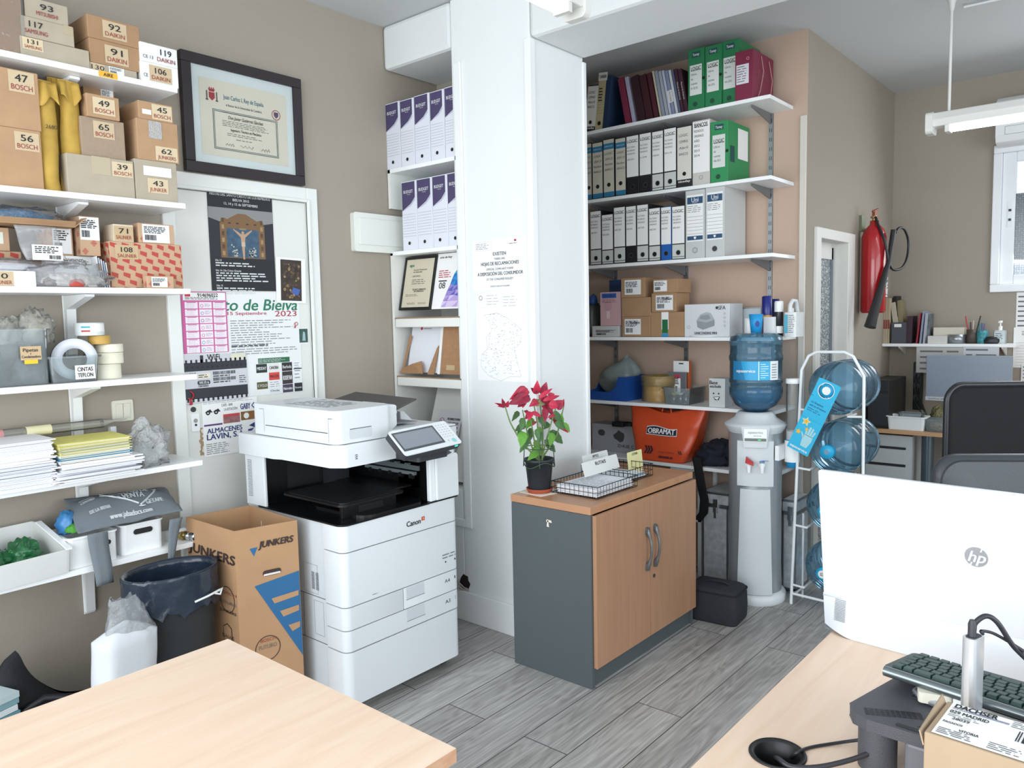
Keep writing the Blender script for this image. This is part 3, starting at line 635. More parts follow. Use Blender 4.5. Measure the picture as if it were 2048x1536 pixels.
th=thing('storage_bin','milky white open front bin with green bags at the left of lowest shelf','bin',(q1.x-.14,2.945,z6),.12)
m=MB();w=.125;mm=TRW
prof=[(-.12,0),(.1,0),(.11,.15),(.06,.15),(-.1,.085),(-.135,.085)]
for s_ in(-1,1):
 x_=s_*w;m.prism(prof,'x',x_-.0025,x_+.0025,mm)
m.box(-w,w,-.12,.1,0,.004,mm);m.hexa([(-w,-.12,0),(w,-.12,0),(w,-.115,0),(-w,-.115,0)],[(-w,-.135,.085),(w,-.135,.085),(w,-.13,.085),(-w,-.13,.085)],mm)
m.hexa([(-w,.096,0),(w,.096,0),(w,.1,0),(-w,.1,0)],[(-w,.106,.15),(w,.106,.15),(w,.11,.15),(-w,.11,.15)],mm)
for s_ in(-1,1):m.hexa([(s_*w-.01,-.142,.083),(s_*w+.01,-.142,.083),(s_*w+.01,.062,.151),(s_*w-.01,.062,.151)],[(s_*w-.01,-.142,.088),(s_*w+.01,-.142,.088),(s_*w+.01,.062,.156),(s_*w-.01,.062,.156)],WHITE)
m.build('bin',th,bevel=.001)
GRN=clear('2f7d4a',.65,.1,bump=1,bscale=45,key='green_film')
for(dx,dz,r_,s_,lab)in((-.06,.075,.085,3,'flat green plastic bag lying at the left in the open front bin'),(.04,.08,.075,5,'crumpled shiny green plastic bag at the right in the open front bin')):
 t2=thing('plastic_bag',lab,'bag',(q1.x-.14+dx,2.96,z6+dz-.07),0);heap('film',t2,0,0,.01,r_*.75,.065,.06,GRN,s_,.4,n=40,fr=2)
for dx,c,lab in((-.02,'d8d4cc','ring fitting showing through the milky bin front, left one'),(.045,'6a6a68','dark round fitting showing through the milky bin front, right one')):
 o=MB().lathe([(.024,0),(.024,.02),(.013,.02),(.013,0)],mat(c,.5),20,(0,0,0),'y').build('pipe_fitting');o.location=(q1.x-.14+dx,2.945-.105,z6+.034);tag(o,lab,'fitting')
def basket(label,px0,px1,pt,v,rot=0,dotpx=None,slot=False):
 a,b_=P(px0,1100,y=v),P(px1,1100,y=v);hh=P((px0+px1)/2,pt,y=v).z-z6;w=b_.x-a.x
 th=thing('white_basket',label,'basket',((a.x+b_.x)/2,v+.09,z6),rot)
 binbox(th,w*.93,.16,w-.012,.18,hh,.004,WHITE,'tub',lip=.005)
 if slot:
  m=MB();m.fp(rrect(-.035,.035,hh-.042,hh-.022,.0098),BLACK,y=-.0915);m.build('handle_slot',th)
 else:MB().disc(.05,hh-.04,.009,BLACK,y=-.0905).build('handle_hole',th)
basket('white plastic basket beneath the grey bag, left one',133,240,1068,2.855)
basket('white plastic basket with dark handle slot beneath the grey bag, right one',243,332,1043,2.87,slot=True)
o=heap('green_scourer',None,0,0,0,.04,.03,.02,mat('4f9a3c',.9,bump=1,bscale=200),2,.2);o.location=(P(160,1060,y=2.9).x,2.915,P(160,1068,y=2.855).z-.004);tag(o,'bright green scouring pad showing under the grey bag','scouring pad')
o=heap('blue_packet',None,0,0,0,.035,.04,.05,mat('3f7fb5',.4,bump=.6,bscale=30),5,.3);o.location=(P(140,1030,y=2.93).x,2.96,P(140,1068,y=2.855).z-.02);tag(o,'blue printed packet poking out behind the grey bag','packet')
GB=mat('6f777d',.9,key='grey_nonwoven',bump=.4,bscale=300)
q=P(133,1000,y=2.9)
th=thing('tote_bag','grey non-woven tote bag with white print draped over the white baskets','bag',(0,0,0),0)
C4=[P(157,1075,y=2.845),P(366,1028,y=2.84),P(330,982,y=3.05),P(128,1006,y=3.05)]
ZT=.014
def bagf(u,q):
 p=(C4[0]*(1-u)+C4[1]*u)*(1-q)+(C4[3]*(1-u)+C4[2]*u)*q
 bulge=.045*math.sin(math.pi*min(1,q*1.1))*(1-(2*u-1)**4)
 n=noise.noise(Vector((u*5,q*4,2)))*.007
 return(p.x+n*.5,p.y,p.z+ZT+bulge+n)
m=MB();m.grid(bagf,40,24,GB);m.build('body',th,solid=.002)
WP=mat('cfd5d8',.8,key='pale_print');mt=MB()
def bagtext(s,u,q,size,wd):
 for dd in(-.0012,.0012):bagtext1(s,u+dd*3,q,size*1.25,wd*1.15)
def bagtext1(s,u,q,size,wd):
 p=Vector(bagf(u,q));du=(Vector(bagf(min(1,u+.05),q))-p).normalized();dq=(Vector(bagf(u,min(1,q+.05)))-p).normalized();nrm=du.cross(dq).normalized()
 vs,fs=glyph(s);x0=min(a for a,b in vs);x1=max(a for a,b in vs);k=wd/(x1-x0)
 W=(C4[1]-C4[0]).length;H=(C4[3]-C4[0]).length
 out=[]
 for a,b in vs:
  uu=u+(a-(x0+x1)/2)*k/W;qq=q+b*size/H
  pp=Vector(bagf(uu,qq));out.append(pp+Vector((0,-.002,.0035)))
 mt.add(out,fs,WP)
bagtext('A TU SERVICIO EN',.55,.86,.02,.1);bagtext('TODOS NUESTROS',.56,.70,.026,.12);bagtext('PUNTOS DE',.57,.53,.034,.11);bagtext('VENTA',.58,.38,.034,.07)
bagtext('MADRID',.16,.62,.018,.04);bagtext('CENTRO',.16,.52,.018,.04);bagtext('DE LA REINA',.24,.24,.018,.06);bagtext('GETAFE',.76,.22,.022,.05);bagtext('www.jabadocs.com',.5,.07,.018,.13)
def bagline(pts,r):
 vs=[]
 pts=[Vector(bagf(*p))+Vector((0,-.002,.003))for p in pts];mt.tube(pts,r,WP,5)
bagline([(.33,.98),(.34,.8),(.32,.66),(.38,.5),(.5,.36),(.6,.24)],.0035);bagline([(.76,.95),(.82,.75),(.8,.5),(.7,.32),(.62,.22)],.0035)
for u_,q_ in((.32,.66),(.42,.46),(.63,.2),(.82,.72)):
 p=Vector(bagf(u_,q_))+Vector((0,-.002,.002));mt.lathe([(.012,0),(.011,.002),(0,.0022)],WP,14,p)
mt.build('print',th)
def strap(pa,pb,wtop,wbot,off=.0):
 a,b_=Vector(pa),Vector(pb);m=MB()
 m.grid(lambda u,q:tuple(a+(b_-a)*q+Vector(((u-.5)*(wtop+(wbot-wtop)*q),-.01-.012*q+.004*math.sin(q*6),0))),4,12,GB);return m
strap(P(193,1066,y=2.842),P(205,1166,y=2.835),.068,.058).build('handle',th,solid=.002)
strap(P(350,1036,y=2.842),P(333,1133,y=2.838),.05,.018).build('handle',th,solid=.002)
q=P(360,1062,y=2.9)
o=MB().lathe([(.02,0),(.02,.07)],WHITE,20,(0,0,0),'x').build('white_sleeve');o.location=(q.x-.035,2.93,z6+.02);tag(o,'short white plastic pipe sleeve at the right end of lowest shelf','pipe')
th=thing('brass_fitting','brass and chrome quick coupling on the right end of the lowest shelf','fitting',(P(376,1075,y=2.87).x,2.892,z6+.0185),-1.2)
BR=mat('b39a5e',.25,1,key='brass')
MB().lathe([(.008,-.04),(.014,-.035),(.016,-.015),(.0185,-.01),(.0185,.0)],BR,6,(0,0,0),'x',smooth=False).build('hex_nut',th)
MB().lathe([(.013,0),(.013,.012),(.017,.014),(.017,.022),(.014,.024),(.014,.032),(.018,.034),(.018,.052),(.016,.056),(.009,.056),(.009,.04)],CHROME,22,(0,0,0),'x').build('coupler',th)
q0,q1=P(353,98,y=YL),P(594.5,163,y=YL);zb_=P(475,356,y=YL).z;W_,H_=q1.x-q0.x,(q0.z+q1.z)/2-zb_
th=thing('wall_diploma','large dark framed university diploma hanging above the white door','diploma',(q0.x,YL-.03,zb_),0)
DWOOD=mat('2b2328',.4,key='dark_wood_frame');m=MB();fw=.042
m.box(0,W_,0,.028,0,fw,DWOOD);m.box(0,W_,0,.028,H_-fw,H_,DWOOD);m.box(0,fw,0,.028,fw,H_-fw,DWOOD);m.box(W_-fw,W_,0,.028,fw,H_-fw,DWOOD)
m.build('frame',th,bevel=.003)
m=MB();Y0=.014;m.box(fw,W_-fw,Y0,.027,fw,H_-fw,mat('cfdada',.6,key='diploma_mat'));m.build('mount',th)
u0,u1,v0,v1=fw+.035,W_-fw-.035,fw+.035,H_-fw-.045
m=MB();m.fr(u0,u1,v0,v1,mat('d3d0c0',.7,key='diploma_paper'),y=Y0-.001);GR=mat('5d6360',.7);TL=mat('3c6f7c',.7);Y1=Y0-.002
def ring(x0,x1,z0,z1,t,mm,y):
 m.fr(x0,x1,z0,z0+t,mm,y=y);m.fr(x0,x1,z1-t,z1,mm,y=y);m.fr(x0,x0+t,z0+t,z1-t,mm,y=y);m.fr(x1-t,x1,z0+t,z1-t,mm,y=y)
cx=(u0+u1)/2;ring(u0+.055,u1-.05,v0+.03,v1-.12,.008,GR,Y1);ring(u0+.0575,u1-.0525,v0+.0325,v1-.1225,.003,mat('b9bcb2',.7),Y1-.0005)
m.ft('Juan Carlos I, Rey de España',cx-.005,v1-.062,.026,TL,y=Y1,width=.19,bold=.008);m.ft('el Rector de la Universidad de Cantabria',cx-.005,v1-.095,.014,GR,y=Y1,width=.17,bold=.01)
m.ft('Don Javier Gutiérrez Sánchez',cx,v0+.168,.02,INK,y=Y1,width=.165,shear=.25,bold=.008);m.ft('Ingeniero Técnico en Mecánica',cx,v0+.118,.016,INK,y=Y1,width=.145,bold=.012)
m.lines(cx-.11,cx+.11,v0+.182,v0+.19,1,GR,y=Y1,fill=.3,ragged=0);m.lines(cx-.11,cx+.12,v0+.128,v0+.155,4,GR,y=Y1,fill=.3,ragged=.15);m.lines(cx-.09,cx+.09,v0+.09,v0+.105,2,GR,y=Y1,fill=.3)
m.lines(cx-.05,cx+.05,v0+.076,v0+.083,1,GR,y=Y1,fill=.35)
for dx,sc_ in((-.08,.8),(0,1.3),(.09,.9)):
 pts=[(cx+dx+(t/15-.5)*.05*sc_,v0+.055+.009*math.sin(t*2.3)*math.cos(t*.9+dx*40))for t in range(16)]
 for a,b_ in zip(pts,pts[1:]):m.tube([(a[0],Y1,a[1]),(b_[0],Y1,b_[1])],.0006,GR,4)
CRST=mat('9c3a3f',.7);sx,sz=u0+.055,v1-.065
m.fp([(sx-.013,sz+.01),(sx+.013,sz+.01),(sx+.013,sz-.012),(sx,sz-.024),(sx-.013,sz-.012)],CRST,y=Y1);m.fp([(sx-.015,sz+.024),(sx+.015,sz+.024),(sx+.011,sz+.013),(sx-.011,sz+.013)],CRST,y=Y1)
for k in(-1,1):m.fr(sx+k*.022-.003,sx+k*.022+.003,sz-.022,sz+.014,mat('6b5a56',.7),y=Y1);m.fr(sx+k*.022-.006,sx+k*.022+.006,sz-.025,sz-.02,mat('6b5a56',.7),y=Y1)
for k in range(3):m.disc(sx+(k-1)*.009,sz+.027,.003,CRST,y=Y1,seg=8)
sx,sz=u1-.055,v1-.095
m.disc(sx,sz,.022,CRST,y=Y1,rin=.019);m.fp([(sx-.011,sz+.012),(sx+.011,sz+.012),(sx+.011,sz-.004),(sx,sz-.015),(sx-.011,sz-.004)],mat('5b4a68',.7),y=Y1-.0003)
m.build('diploma_sheet',th)
bx(fw,W_-fw,.006,.0075,fw,H_-fw,clear('ffffff',.0,.03,gloss=.25)).build('glass',th)
YD=YL+.0012
def sheet(name,label,l,r,t,b,cat,m=PAPER,y=YD,tilt=0,z_t=None,group=None):
 """flat sheet on the door: corners from the photo, returns thing and size"""
 a=P(l,b,y=y);c=P(r,b,y=y);e=P(l,t,y=y)
 w,h=c.x-a.x,e.z-a.z
 th=thing(name,label,cat,(a.x,y,a.z),0,group);th.rotation_euler=(0,tilt,0)
 MB().box(0,w,-.0006,0,0,h,m).build('sheet',th)
 return th,w,h
PB=mat('23262b',.35,key='poster_black');SK=mat('b99a7e',.6);PGOLD=mat('7d6044',.6)
th,w,h=sheet('festival_poster','dark festival poster with an altar picture at the top of the door',424,552,377,581,'poster',PB,y=YL+.0,tilt=.0)
m=MB();Wt=mat('d9dcdd',.6)
m.ft('FIESTAS DEL SANTO CRISTO DE LOS REMEDIOS',w/2,h-.02,.015,Wt,width=w*.93,bold=.012);m.ft('BIELVA 2015',w/2,h-.038,.015,Wt,width=w*.25,bold=.012);m.ft('13, 14 y 15 de SEPTIEMBRE',w/2,h-.056,.015,Wt,width=w*.52,bold=.012)
pz0,pz1=h*.33,h-.075
m.fr(0,w,pz0,pz1,mat('2a2a34',.5));m.fp([(0,pz1),(w,pz1),(w,pz1-.05),(w*.83,pz1-.06),(w*.17,pz1-.06),(0,pz1-.045)],mat('8b8c8c',.6),y=-.0018)
x0,x1=w*.16,w*.85
m.fr(x0,x1,pz0,pz1-.065,PGOLD,y=-.002);m.fr(x0+.03,x1-.03,pz0+.004,pz1-.085,mat('3f5a72',.5,var=.3,bscale=40),y=-.0022)
for k in range(5):m.disc(x0+(x1-x0)*(.1+.2*k),pz1-.06,.013 if k%2 else .018,mat('80603c',.6),y=-.0021,seg=14)
m.fp([(x0+.01,pz1-.06),(x1-.01,pz1-.06),(w*.56,pz1-.02),(w*.44,pz1-.02)],PGOLD,y=-.0019)
for k in(0,1):
 for j in range(6):m.fr((x0+.008 if k==0 else x1-.02),(x0+.02 if k==0 else x1-.008),pz0+.01+j*.028,pz0+.028+j*.028,mat('5c4634' if j%2 else 'a98a62',.6),y=-.0023)
cx=(x0+x1)/2;cz=pz1-.115
m.fp([(cx-.045,cz+.03),(cx-.008,cz+.008),(cx+.008,cz+.008),(cx+.045,cz+.03),(cx+.044,cz+.024),(cx+.011,cz-.006),(cx+.007,cz-.04),(cx+.005,cz-.1),(cx-.003,cz-.1),(cx-.008,cz-.04),(cx-.011,cz-.006),(cx-.044,cz+.024)],SK,y=-.0025)
m.disc(cx,cz+.014,.007,SK,y=-.0026,seg=12);m.fr(cx-.009,cx+.009,cz-.045,cz-.025,mat('c6b8a4',.6),y=-.0027);m.fr(cx-.016,cx+.016,cz+.026,cz+.033,mat('8f8263',.6),y=-.0026)
rd=random.Random(4)
for k in range(46):
 sx=rd.choice((-1,1));a=cx+sx*(.028+rd.random()*.03);m.disc(a,pz0+.008+rd.random()*.045*(abs(a-cx)/.05),.0038,mat('b8bdb4',.6),y=-.0026,seg=7)
zz=pz0-.012
for hd,n_,ww in(('Día 13',2,.85),('Día 14. Día Cristo Grande',4,.9),('Día 15',3,.7)):
 m.ft(hd,w*.07,zz,.011,Wt,align='l',bold=.03);m.lines(w*.07,w*ww,zz-.006-n_*.0105,zz-.006,n_,Wt,fill=.5,ragged=.35,seed=n_);zz-=.022+n_*.0105
m.build('print',th)
th,w,h=sheet('picture_card','small white card with an old religious painting, overlapping the posters',553,612,513,605,'picture',PAPER,y=YL-.003,tilt=.03)
m=MB();a,b_,c,d=w*.15,w*.85,h*.05,h*.95
m.fr(a,b_,c,d,mat('3a3028',.5,var=.4,bscale=30));rd=random.Random(8)
for k in range(60):m.disc(a+(b_-a)*rd.uniform(.12,.88),c+(d-c)*rd.uniform(.06,.92),rd.uniform(.003,.008),mat(rd.choice(('6f5638','8f7650','4f463a','a08a64','59433a')),.6),y=-.0016-k*.00001,seg=9)
m.fp([(w*.55,h*.35),(w*.8,h*.3),(w*.72,h*.16),(w*.5,h*.22)],mat('4763a8',.6),y=-.0024);m.build('painting',th)
th,w,h=sheet('festival_sheet','white sheet titled de Bielva 2023 in green script in the middle of the door',372,607,583,806,'poster',mat('e9eceb',.7),y=YD-.0005)
m=MB();GN=mat('2f7a5f',.6);RD=mat('b53a52',.6)
m.ft('Santo de Bielva',w*.56,h-.055,.07,GN,width=w*.83,shear=.22,bold=.02,y=-.0014);m.ft('14 y 15 Septiembre',w*.47,h-.092,.02,RD,width=w*.45,bold=.02,y=-.0014);m.ft('2023',w*.87,h-.095,.036,RD,width=w*.2,bold=.01,y=-.0014)
m.lines(w*.38,w*.97,h*.40,h*.74,15,mat('8d9093',.7),fill=.35,ragged=.6,y=-.0014,seed=21);m.lines(w*.38,w*.8,h*.48,h*.5,1,INK,fill=.5,y=-.0016)
g0=h*.02;cw=w*.095;ads=[(.6,.27,2.5,.05,'2f6b4c',''),(.58,.18,1,.085,'28332f','MIDDAY'),(.69,.18,1,.085,'e2e2de','CANORIA'),(.81,.18,1,.085,'2f2f31','Barbola'),(.69,.1,1,.075,'d24a44','MACEX'),(.81,.05,1,.125,'3d3436','RODEYAN'),(.58,.02,1,.07,'5d5b38','CYCLO'),(.69,.02,1,.075,'e9eaea',''),(.81,-.035,1,.08,'4a3f56','Muñorrodero'),(.69,-.03,1,.05,'dfe5e8','Onda'),(.92,.08,.8,.12,'eceeee',''),(.92,.19,.8,.08,'eceeee','')]
for k,(u,v,n_,hh,c,t)in enumerate(ads):
 ww=cw*(1 if n_==1 else n_*1.2);a,b_=w*u,w*u+ww;
 if u>.9:b_=w*.995
 c0,c1=max(.001,h*(v+.04)),h*(v+.04+hh*1.0)
 m.fr(a,b_,c0,c1,mat(c,.6),y=-.0014);light=int(c[0:2],16)>200
 if t:m.ft(t,(a+b_)/2,(c0+c1)/2,(c1-c0)*.5,INK if light else Wt,width=(b_-a)*.85,bold=.02,y=-.0018)
 else:m.lines(a+.003,b_-.003,c0+.003,c1-.003,3,mat('9aa5ad',.7)if light else Wt,fill=.35,y=-.0018,seed=k)
m.fr(w*.92,w*.995,.002,h*.09,mat('2b2d31',.6),y=-.0014);m.ft('Pacomat',w*.957,h*.045,.012,Wt,width=w*.06,bold=.02,y=-.0018)
m.build('print',th)
th,w,h=sheet('wall_calendar','pink and white year calendar with a phone number, left on the door',368,458,583,708,'calendar',mat('c9609a',.6),y=YD-.004,tilt=-.0)
m=MB();PK=mat('b23f80',.6);m.fr(w*.04,w*.98,h*.86,h*.985,PAPER);m.ft('914696022',w*.58,h*.945,.022,INK,width=w*.45,bold=.02);m.fr(w*.08,w*.2,h*.92,h*.98,mat('c23a45',.6),y=-.0016)
m.lines(w*.08,w*.95,h*.87,h*.915,2,INK,fill=.4)
for c in range(3):
 for r in range(7):
  a,z=w*(.07+.31*c),h*(.84-.12*(r+1));
  m.fr(a,a+w*.28,z+.002,z+h*.112,mat('efe6ee',.7))
  if c!=1:m.fr(a+w*.04,a+w*.24,z+h*.098,z+h*.108,PK,y=-.0016);m.lines(a+w*.03,a+w*.25,z+h*.01,z+h*.09,5,mat('b8a3b4',.7),fill=.2,y=-.0016,seed=c*9+r)
  else:m.disc(a+w*.06,z+h*.05,h*.028,mat(('c76a8a','6a86a8','555555','c98a8a','b56a8a','4fa3b5','3f9aa8')[r],.6),y=-.0016,rin=h*.02,seg=14);m.lines(a+w*.12,a+w*.26,z+h*.03,z+h*.09,3,mat('8f7f9a',.7),fill=.3,y=-.0016,seed=r)
m.build('print',th)
th,w,h=sheet('wifi_sheet','grey printed photo of a router sticker with WiFi written by hand',372,497,711,808,'paper',mat('cdced4',.6),y=YD-.007)
m=MB();RB=mat('2f3138',.5)
m.fr(0,w,h*.66,h*.84,RB);m.fr(0,w,h*.08,h*.3,RB)
for k in range(13):a=w*(.02+.078*k);m.fr(a,a+w*.03,h*.83,h*.9,RB);m.fr(a,a+w*.032,h*.02,h*.09,RB);m.disc(a+.008,h*.74,.005,mat('1d1f24',.5),y=-.0016,seg=10)
m.fr(w*.25,w*.3,h*.84,h*.985,RB);m.ft('WiFi',w*.46,h*.94,.034,INK,width=w*.2,bold=.01)
for z in(.56,.43):m.bars(w*.44,w*.8,h*z,h*(z+.07),mat('55575d',.6));m.lines(w*.44,w*.8,h*(z-.05),h*(z-.01),1,INK,fill=.5)
m.fr(w*.2,w*.4,h*.5,h*.6,mat('e6e0cc',.7));m.lines(w*.21,w*.38,h*.51,h*.59,2,INK,fill=.4,y=-.0018);m.fp(rrect(w*.19,w*.39,h*.37,h*.46,.008),mat('3b3d42',.6));m.ft('WI FI 6',w*.29,h*.415,.018,Wt,width=w*.15,bold=.02);m.ft('CERTIFIED',w*.28,h*.34,.01,INK,width=w*.16,bold=.02)
m.fr(w*.74,w*.98,h*.86,h*.98,mat('dcd9c2',.6));m.lines(w*.86,w*.99,h*.34,h*.52,4,INK,fill=.3);m.ft('Livebox 6',w*.02,h*.625,.014,INK,align='l',width=w*.15)
m.build('print',th)
th,w,h=sheet('advert_sheet','white advert sheet with big blue capitals and logos on the lower door',409,520,803,915,'poster',PAPER,y=YD-.0015)
m=MB();NV=mat('2f3f7a',.6)
m.ft('ALMACENES',w*.38,h*.46,.030,NV,width=w*.62,bold=.03,y=-.0014);m.ft('LAVIN, S.A.',w*.4,h*.35,.034,NV,width=w*.68,bold=.03,y=-.0014)
m.fp([(w*.82,h*.47),(w*.93,h*.52),(w*.93,h*.42)],NV,y=-.0014);m.fp([(w*.8,h*.3),(w*.92,h*.42),(w*.8,h*.4)],NV,y=-.0014);m.fp([(w*.95,h*.41),(w*.995,h*.3),(w*.995,h*.4)],NV,y=-.0014)
m.lines(w*.04,w*.5,h*.03,h*.24,6,mat('7b7f88',.7),fill=.35,y=-.0014);m.ft('GARBO',w*.83,h*.14,.035,RD,width=w*.3,bold=.02,y=-.0014)
m.fr(w*.02,w*.34,h*.55,h*.58,mat('5d3a7d',.6),y=-.0014);m.fr(w*.36,w*.66,h*.56,h*.72,mat('9a6a6c',.6,var=.4,bscale=60),y=-.0014);m.fr(w*.36,w*.66,h*.68,h*.73,mat('c24a50',.6),y=-.0016);m.fr(w*.68,w*.98,h*.58,h*.74,mat('8a6238',.6,var=.2),y=-.0014);m.disc(w*.78,h*.66,h*.055,PAPER,y=-.0016)
m.ft('GABY',w*.77,h*.84,.036,NV,width=w*.18,bold=.02,y=-.0014);m.fp([(w*.93,h*.9),(w*.98,h*.84),(w*.93,h*.78),(w*.88,h*.84)],NV,y=-.0014);m.fp([(w*.93,h*.87),(w*.96,h*.84),(w*.93,h*.81),(w*.9,h*.84)],PAPER,y=-.0016)
m.ft('CAFÉ - BAR',w*.44,h*.9,.016,INK,width=w*.2,y=-.0014);m.ft('LA ESTACIÓN',w*.5,h*.82,.016,INK,width=w*.24,y=-.0014)
for k in(0,1):m.disc(w*(.1+.14*k),h*.79,.010,INK,y=-.0014,rin=.004,seg=14);m.fp([(w*(.04+.14*k),h*.8),(w*(.14+.14*k),h*.85),(w*(.18+.14*k),h*.79)],INK,y=-.0015)
m.lines(w*.02,w*.98,h*.94,h*.99,2,mat('9aa0a6',.7),fill=.3,y=-.0014);m.build('print',th)
th,w,h=sheet('photo_print','tiny photo of a white dressed figure at the right edge of the door',598,617,657,688,'photo',PAPER,y=YD-.001)
m=MB();m.fr(.003,w-.003,.006,h-.002,mat('37574f',.5,var=.3));m.fp([(w*.35,h*.2),(w*.7,h*.2),(w*.65,h*.75),(w*.45,h*.8)],mat('9fb9c0',.6),y=-.0018);m.build('picture',th)
def ribbon(label,px,py,s,rot):
 q=P(px,py,y=YL-.006);th=thing('red_ribbon',label,'ribbon',(q.x,YL-.008,q.z),0);th.rotation_euler=(0,rot,0);R_=mat('b8242c',.35,key='red_satin')
 m=MB();m.grid(lambda u,q_:(math.sin(u*math.pi*1.5-.2)*.011*s*(1.3-u)+(q_-.5)*.006*s,-.002-.004*math.sin(u*6),(.5-u)*.06*s),22,3,R_)
 m.grid(lambda u,q_:(-math.sin(u*math.pi*1.5-.2)*.011*s*(1.3-u)+(q_-.5)*.007*s,.001+.002*math.sin(u*6),(.5-u)*.058*s),22,3,R_)
 m.build('satin_loop',th,solid=.0008)
ribbon('tiny red ribbon pinned on the right half of the door beside the 2023 title',591,650,.5,.4);ribbon('red ribbon hanging over the lower left corner of the WiFi sheet',381,796,1.0,0)
q0,q1=P(707,423,y=YL-.03),P(711,502,y=YL-.03)
th=thing('electrical_panel','white flat electrical panel on the wall beside the shelf niche','panel',(q0.x,YL,q1.z),0)
w,h=.40,q0.z-q1.z
EP=mat('e4e7e0',.4,key='panel_white');m=MB();m.prism(rrect(0,w,0,h,.012),'y',-.03,-.001,EP);m.build('cover',th,bevel=.006)
MB().box(.028,w-.02,-.037,-.03,.034,h-.026,EP).build('lid',th,bevel=.002)
ny0,ny1=2.60,3.095
BW=mat('e9ebe6',.45,key='niche_white')
def zx(px,py,x=PX):return P(px,py,x=x).z
zA,zB=zx(765,342),zx(774,505);zC,zD=zx(900,633),zx(910,757)
nz0=.515
th=thing('niche_shelf_unit','white built-in shelf unit between the left wall and the pillar','shelf unit',(PX,ny1,0),RA)
wN=ny1-ny0
sp_=MB();sp_.box(0,.018,0,.34,.665,zB,BW);sp_.box(0,.018,0,.34,zB+.22,zA,BW);sp_.build('side_panel',th)
bx(.018,wN-.002,.34,.355,.665,zA,BW).build('back_panel',th)
for z in(zA,zB):bx(0,wN-.002,0,.34,z-.02,z,SHELFW).build('shelf',th,bevel=.001)
CHIP=mat('9c7f63',.9,key='chipboard_edge')
for z,k in((zC,0),(zD,1)):
 m=MB();m.hexa([(.018,.0,z-.008),(wN-.002,.0,z-.008),(wN-.002,.2,z-.03),(.018,.2,z-.03)],[(.018,.0,z),(wN-.002,.0,z),(wN-.002,.2,z-.022),(.018,.2,z-.022)],CHIP);m.build('sloped_shelf',th)
 bx(.03,wN-.004,-.008,.0,z-.05,z-.006,BW).build('shelf_lip',th,bevel=.004)
MB().hexa([(.12,.05,.68),(wN-.004,.05,.68),(wN-.004,.06,.68),(.12,.06,.68)],[(.12,.2,zD-.06),(wN-.004,.2,zD-.06),(wN-.004,.21,zD-.06),(.12,.21,zD-.06)],BW).build('tilted_board',th)
VIO=mat('4a4266',.6,key='violet_print');FILEW=mat('dfe2ec',.6,key='file_white');first=None
def budget(label,l,pt,z,wdt,grp):
 o0=P(l,500,x=PX+.006).y;zt=P(l+12,pt,x=PX+.006).z;h=zt-z-.001
 th=thing('magazine_file',label,'magazine file',(PX+.006,o0,z+.0008),RA,grp);w=wdt
 m=MB();m.box(0,w,0,.25,0,h,FILEW);m.build('file',th,bevel=.001)
 m=MB();m.fp([(.003,h-.004),(w-.012,h-.004),(w-.012,h*.76),(w*.6,h*.67),(.003,h*.58)],VIO,y=-.001);m.fp([(.003,h*.575),(w*.6,h*.66),(w-.012,h*.75),(w-.012,h*.72),(w*.6,h*.64)],mat('b9b8cc',.6),y=-.001)
 m.ft('BUDGET',w*.46,h*.85,.021,Wt,width=w*.62,bold=.02,y=-.002);m.ft('Factory',w*.5,h*.81,.008,Wt,width=w*.22,y=-.002)
 for k in range(9):m.fr(.004,w-.008,h*(.2+.04*k),h*(.2+.04*k)+.0008,GR)
 m.disc(w*.45,h*.1,.0085,BLACK);m.build('label',th)
g1,g2='violet topped magazine files on the upper niche shelf','violet topped magazine files on the lower niche shelf'
pos=['leftmost','second from the left','third from the left','fourth from the left','rightmost, half hidden by the pillar']
tops=[(780,203),(809,196),(837,187),(868,179),(897,170)]
ys=[P(l,260,x=PX+.006).y for l,t in tops];lw2=[(807,362),(837,356),(868,350),(898,344)]
for k,(l,t)in enumerate(tops):budget(f'violet and white magazine file on the upper niche shelf, {pos[k]}',l,t,zA,(ys[k]-ys[k+1]-.001)if k<4 else(ys[3]-ys[4]),g1)
ys=[P(l,420,x=PX+.006).y for l,t in lw2]
for k,(l,t)in enumerate(lw2):budget(f'violet and white magazine file on the lower niche shelf, {pos[k] if k < 3 else pos[4]}',l,t,zB,(ys[k]-ys[k+1]-.001)if k<3 else(ys[2]-ys[3]),g2)
def leaning(name,label,cat,l,r,t,b,xo,tilt,fn,thick=.012,m=BLACK):
 a=P(l,b,x=PX+xo);c=P(r,b,x=PX+xo);e=P(l,t,x=PX+xo+.08);w=a.y-c.y;h=(e.z-a.z)/math.cos(tilt)
 th=thing(name,label,cat,(PX+xo,a.y,max(a.z,zC if b<700 else zD)+.004),RA);th.rotation_euler=Matrix.Rotation(RA,3,'Z').to_euler();th.rotation_euler=(Matrix.Rotation(RA,3,'Z')@Matrix.Rotation(-tilt,3,'X')).to_euler()
 fn(th,w,h,thick);return th
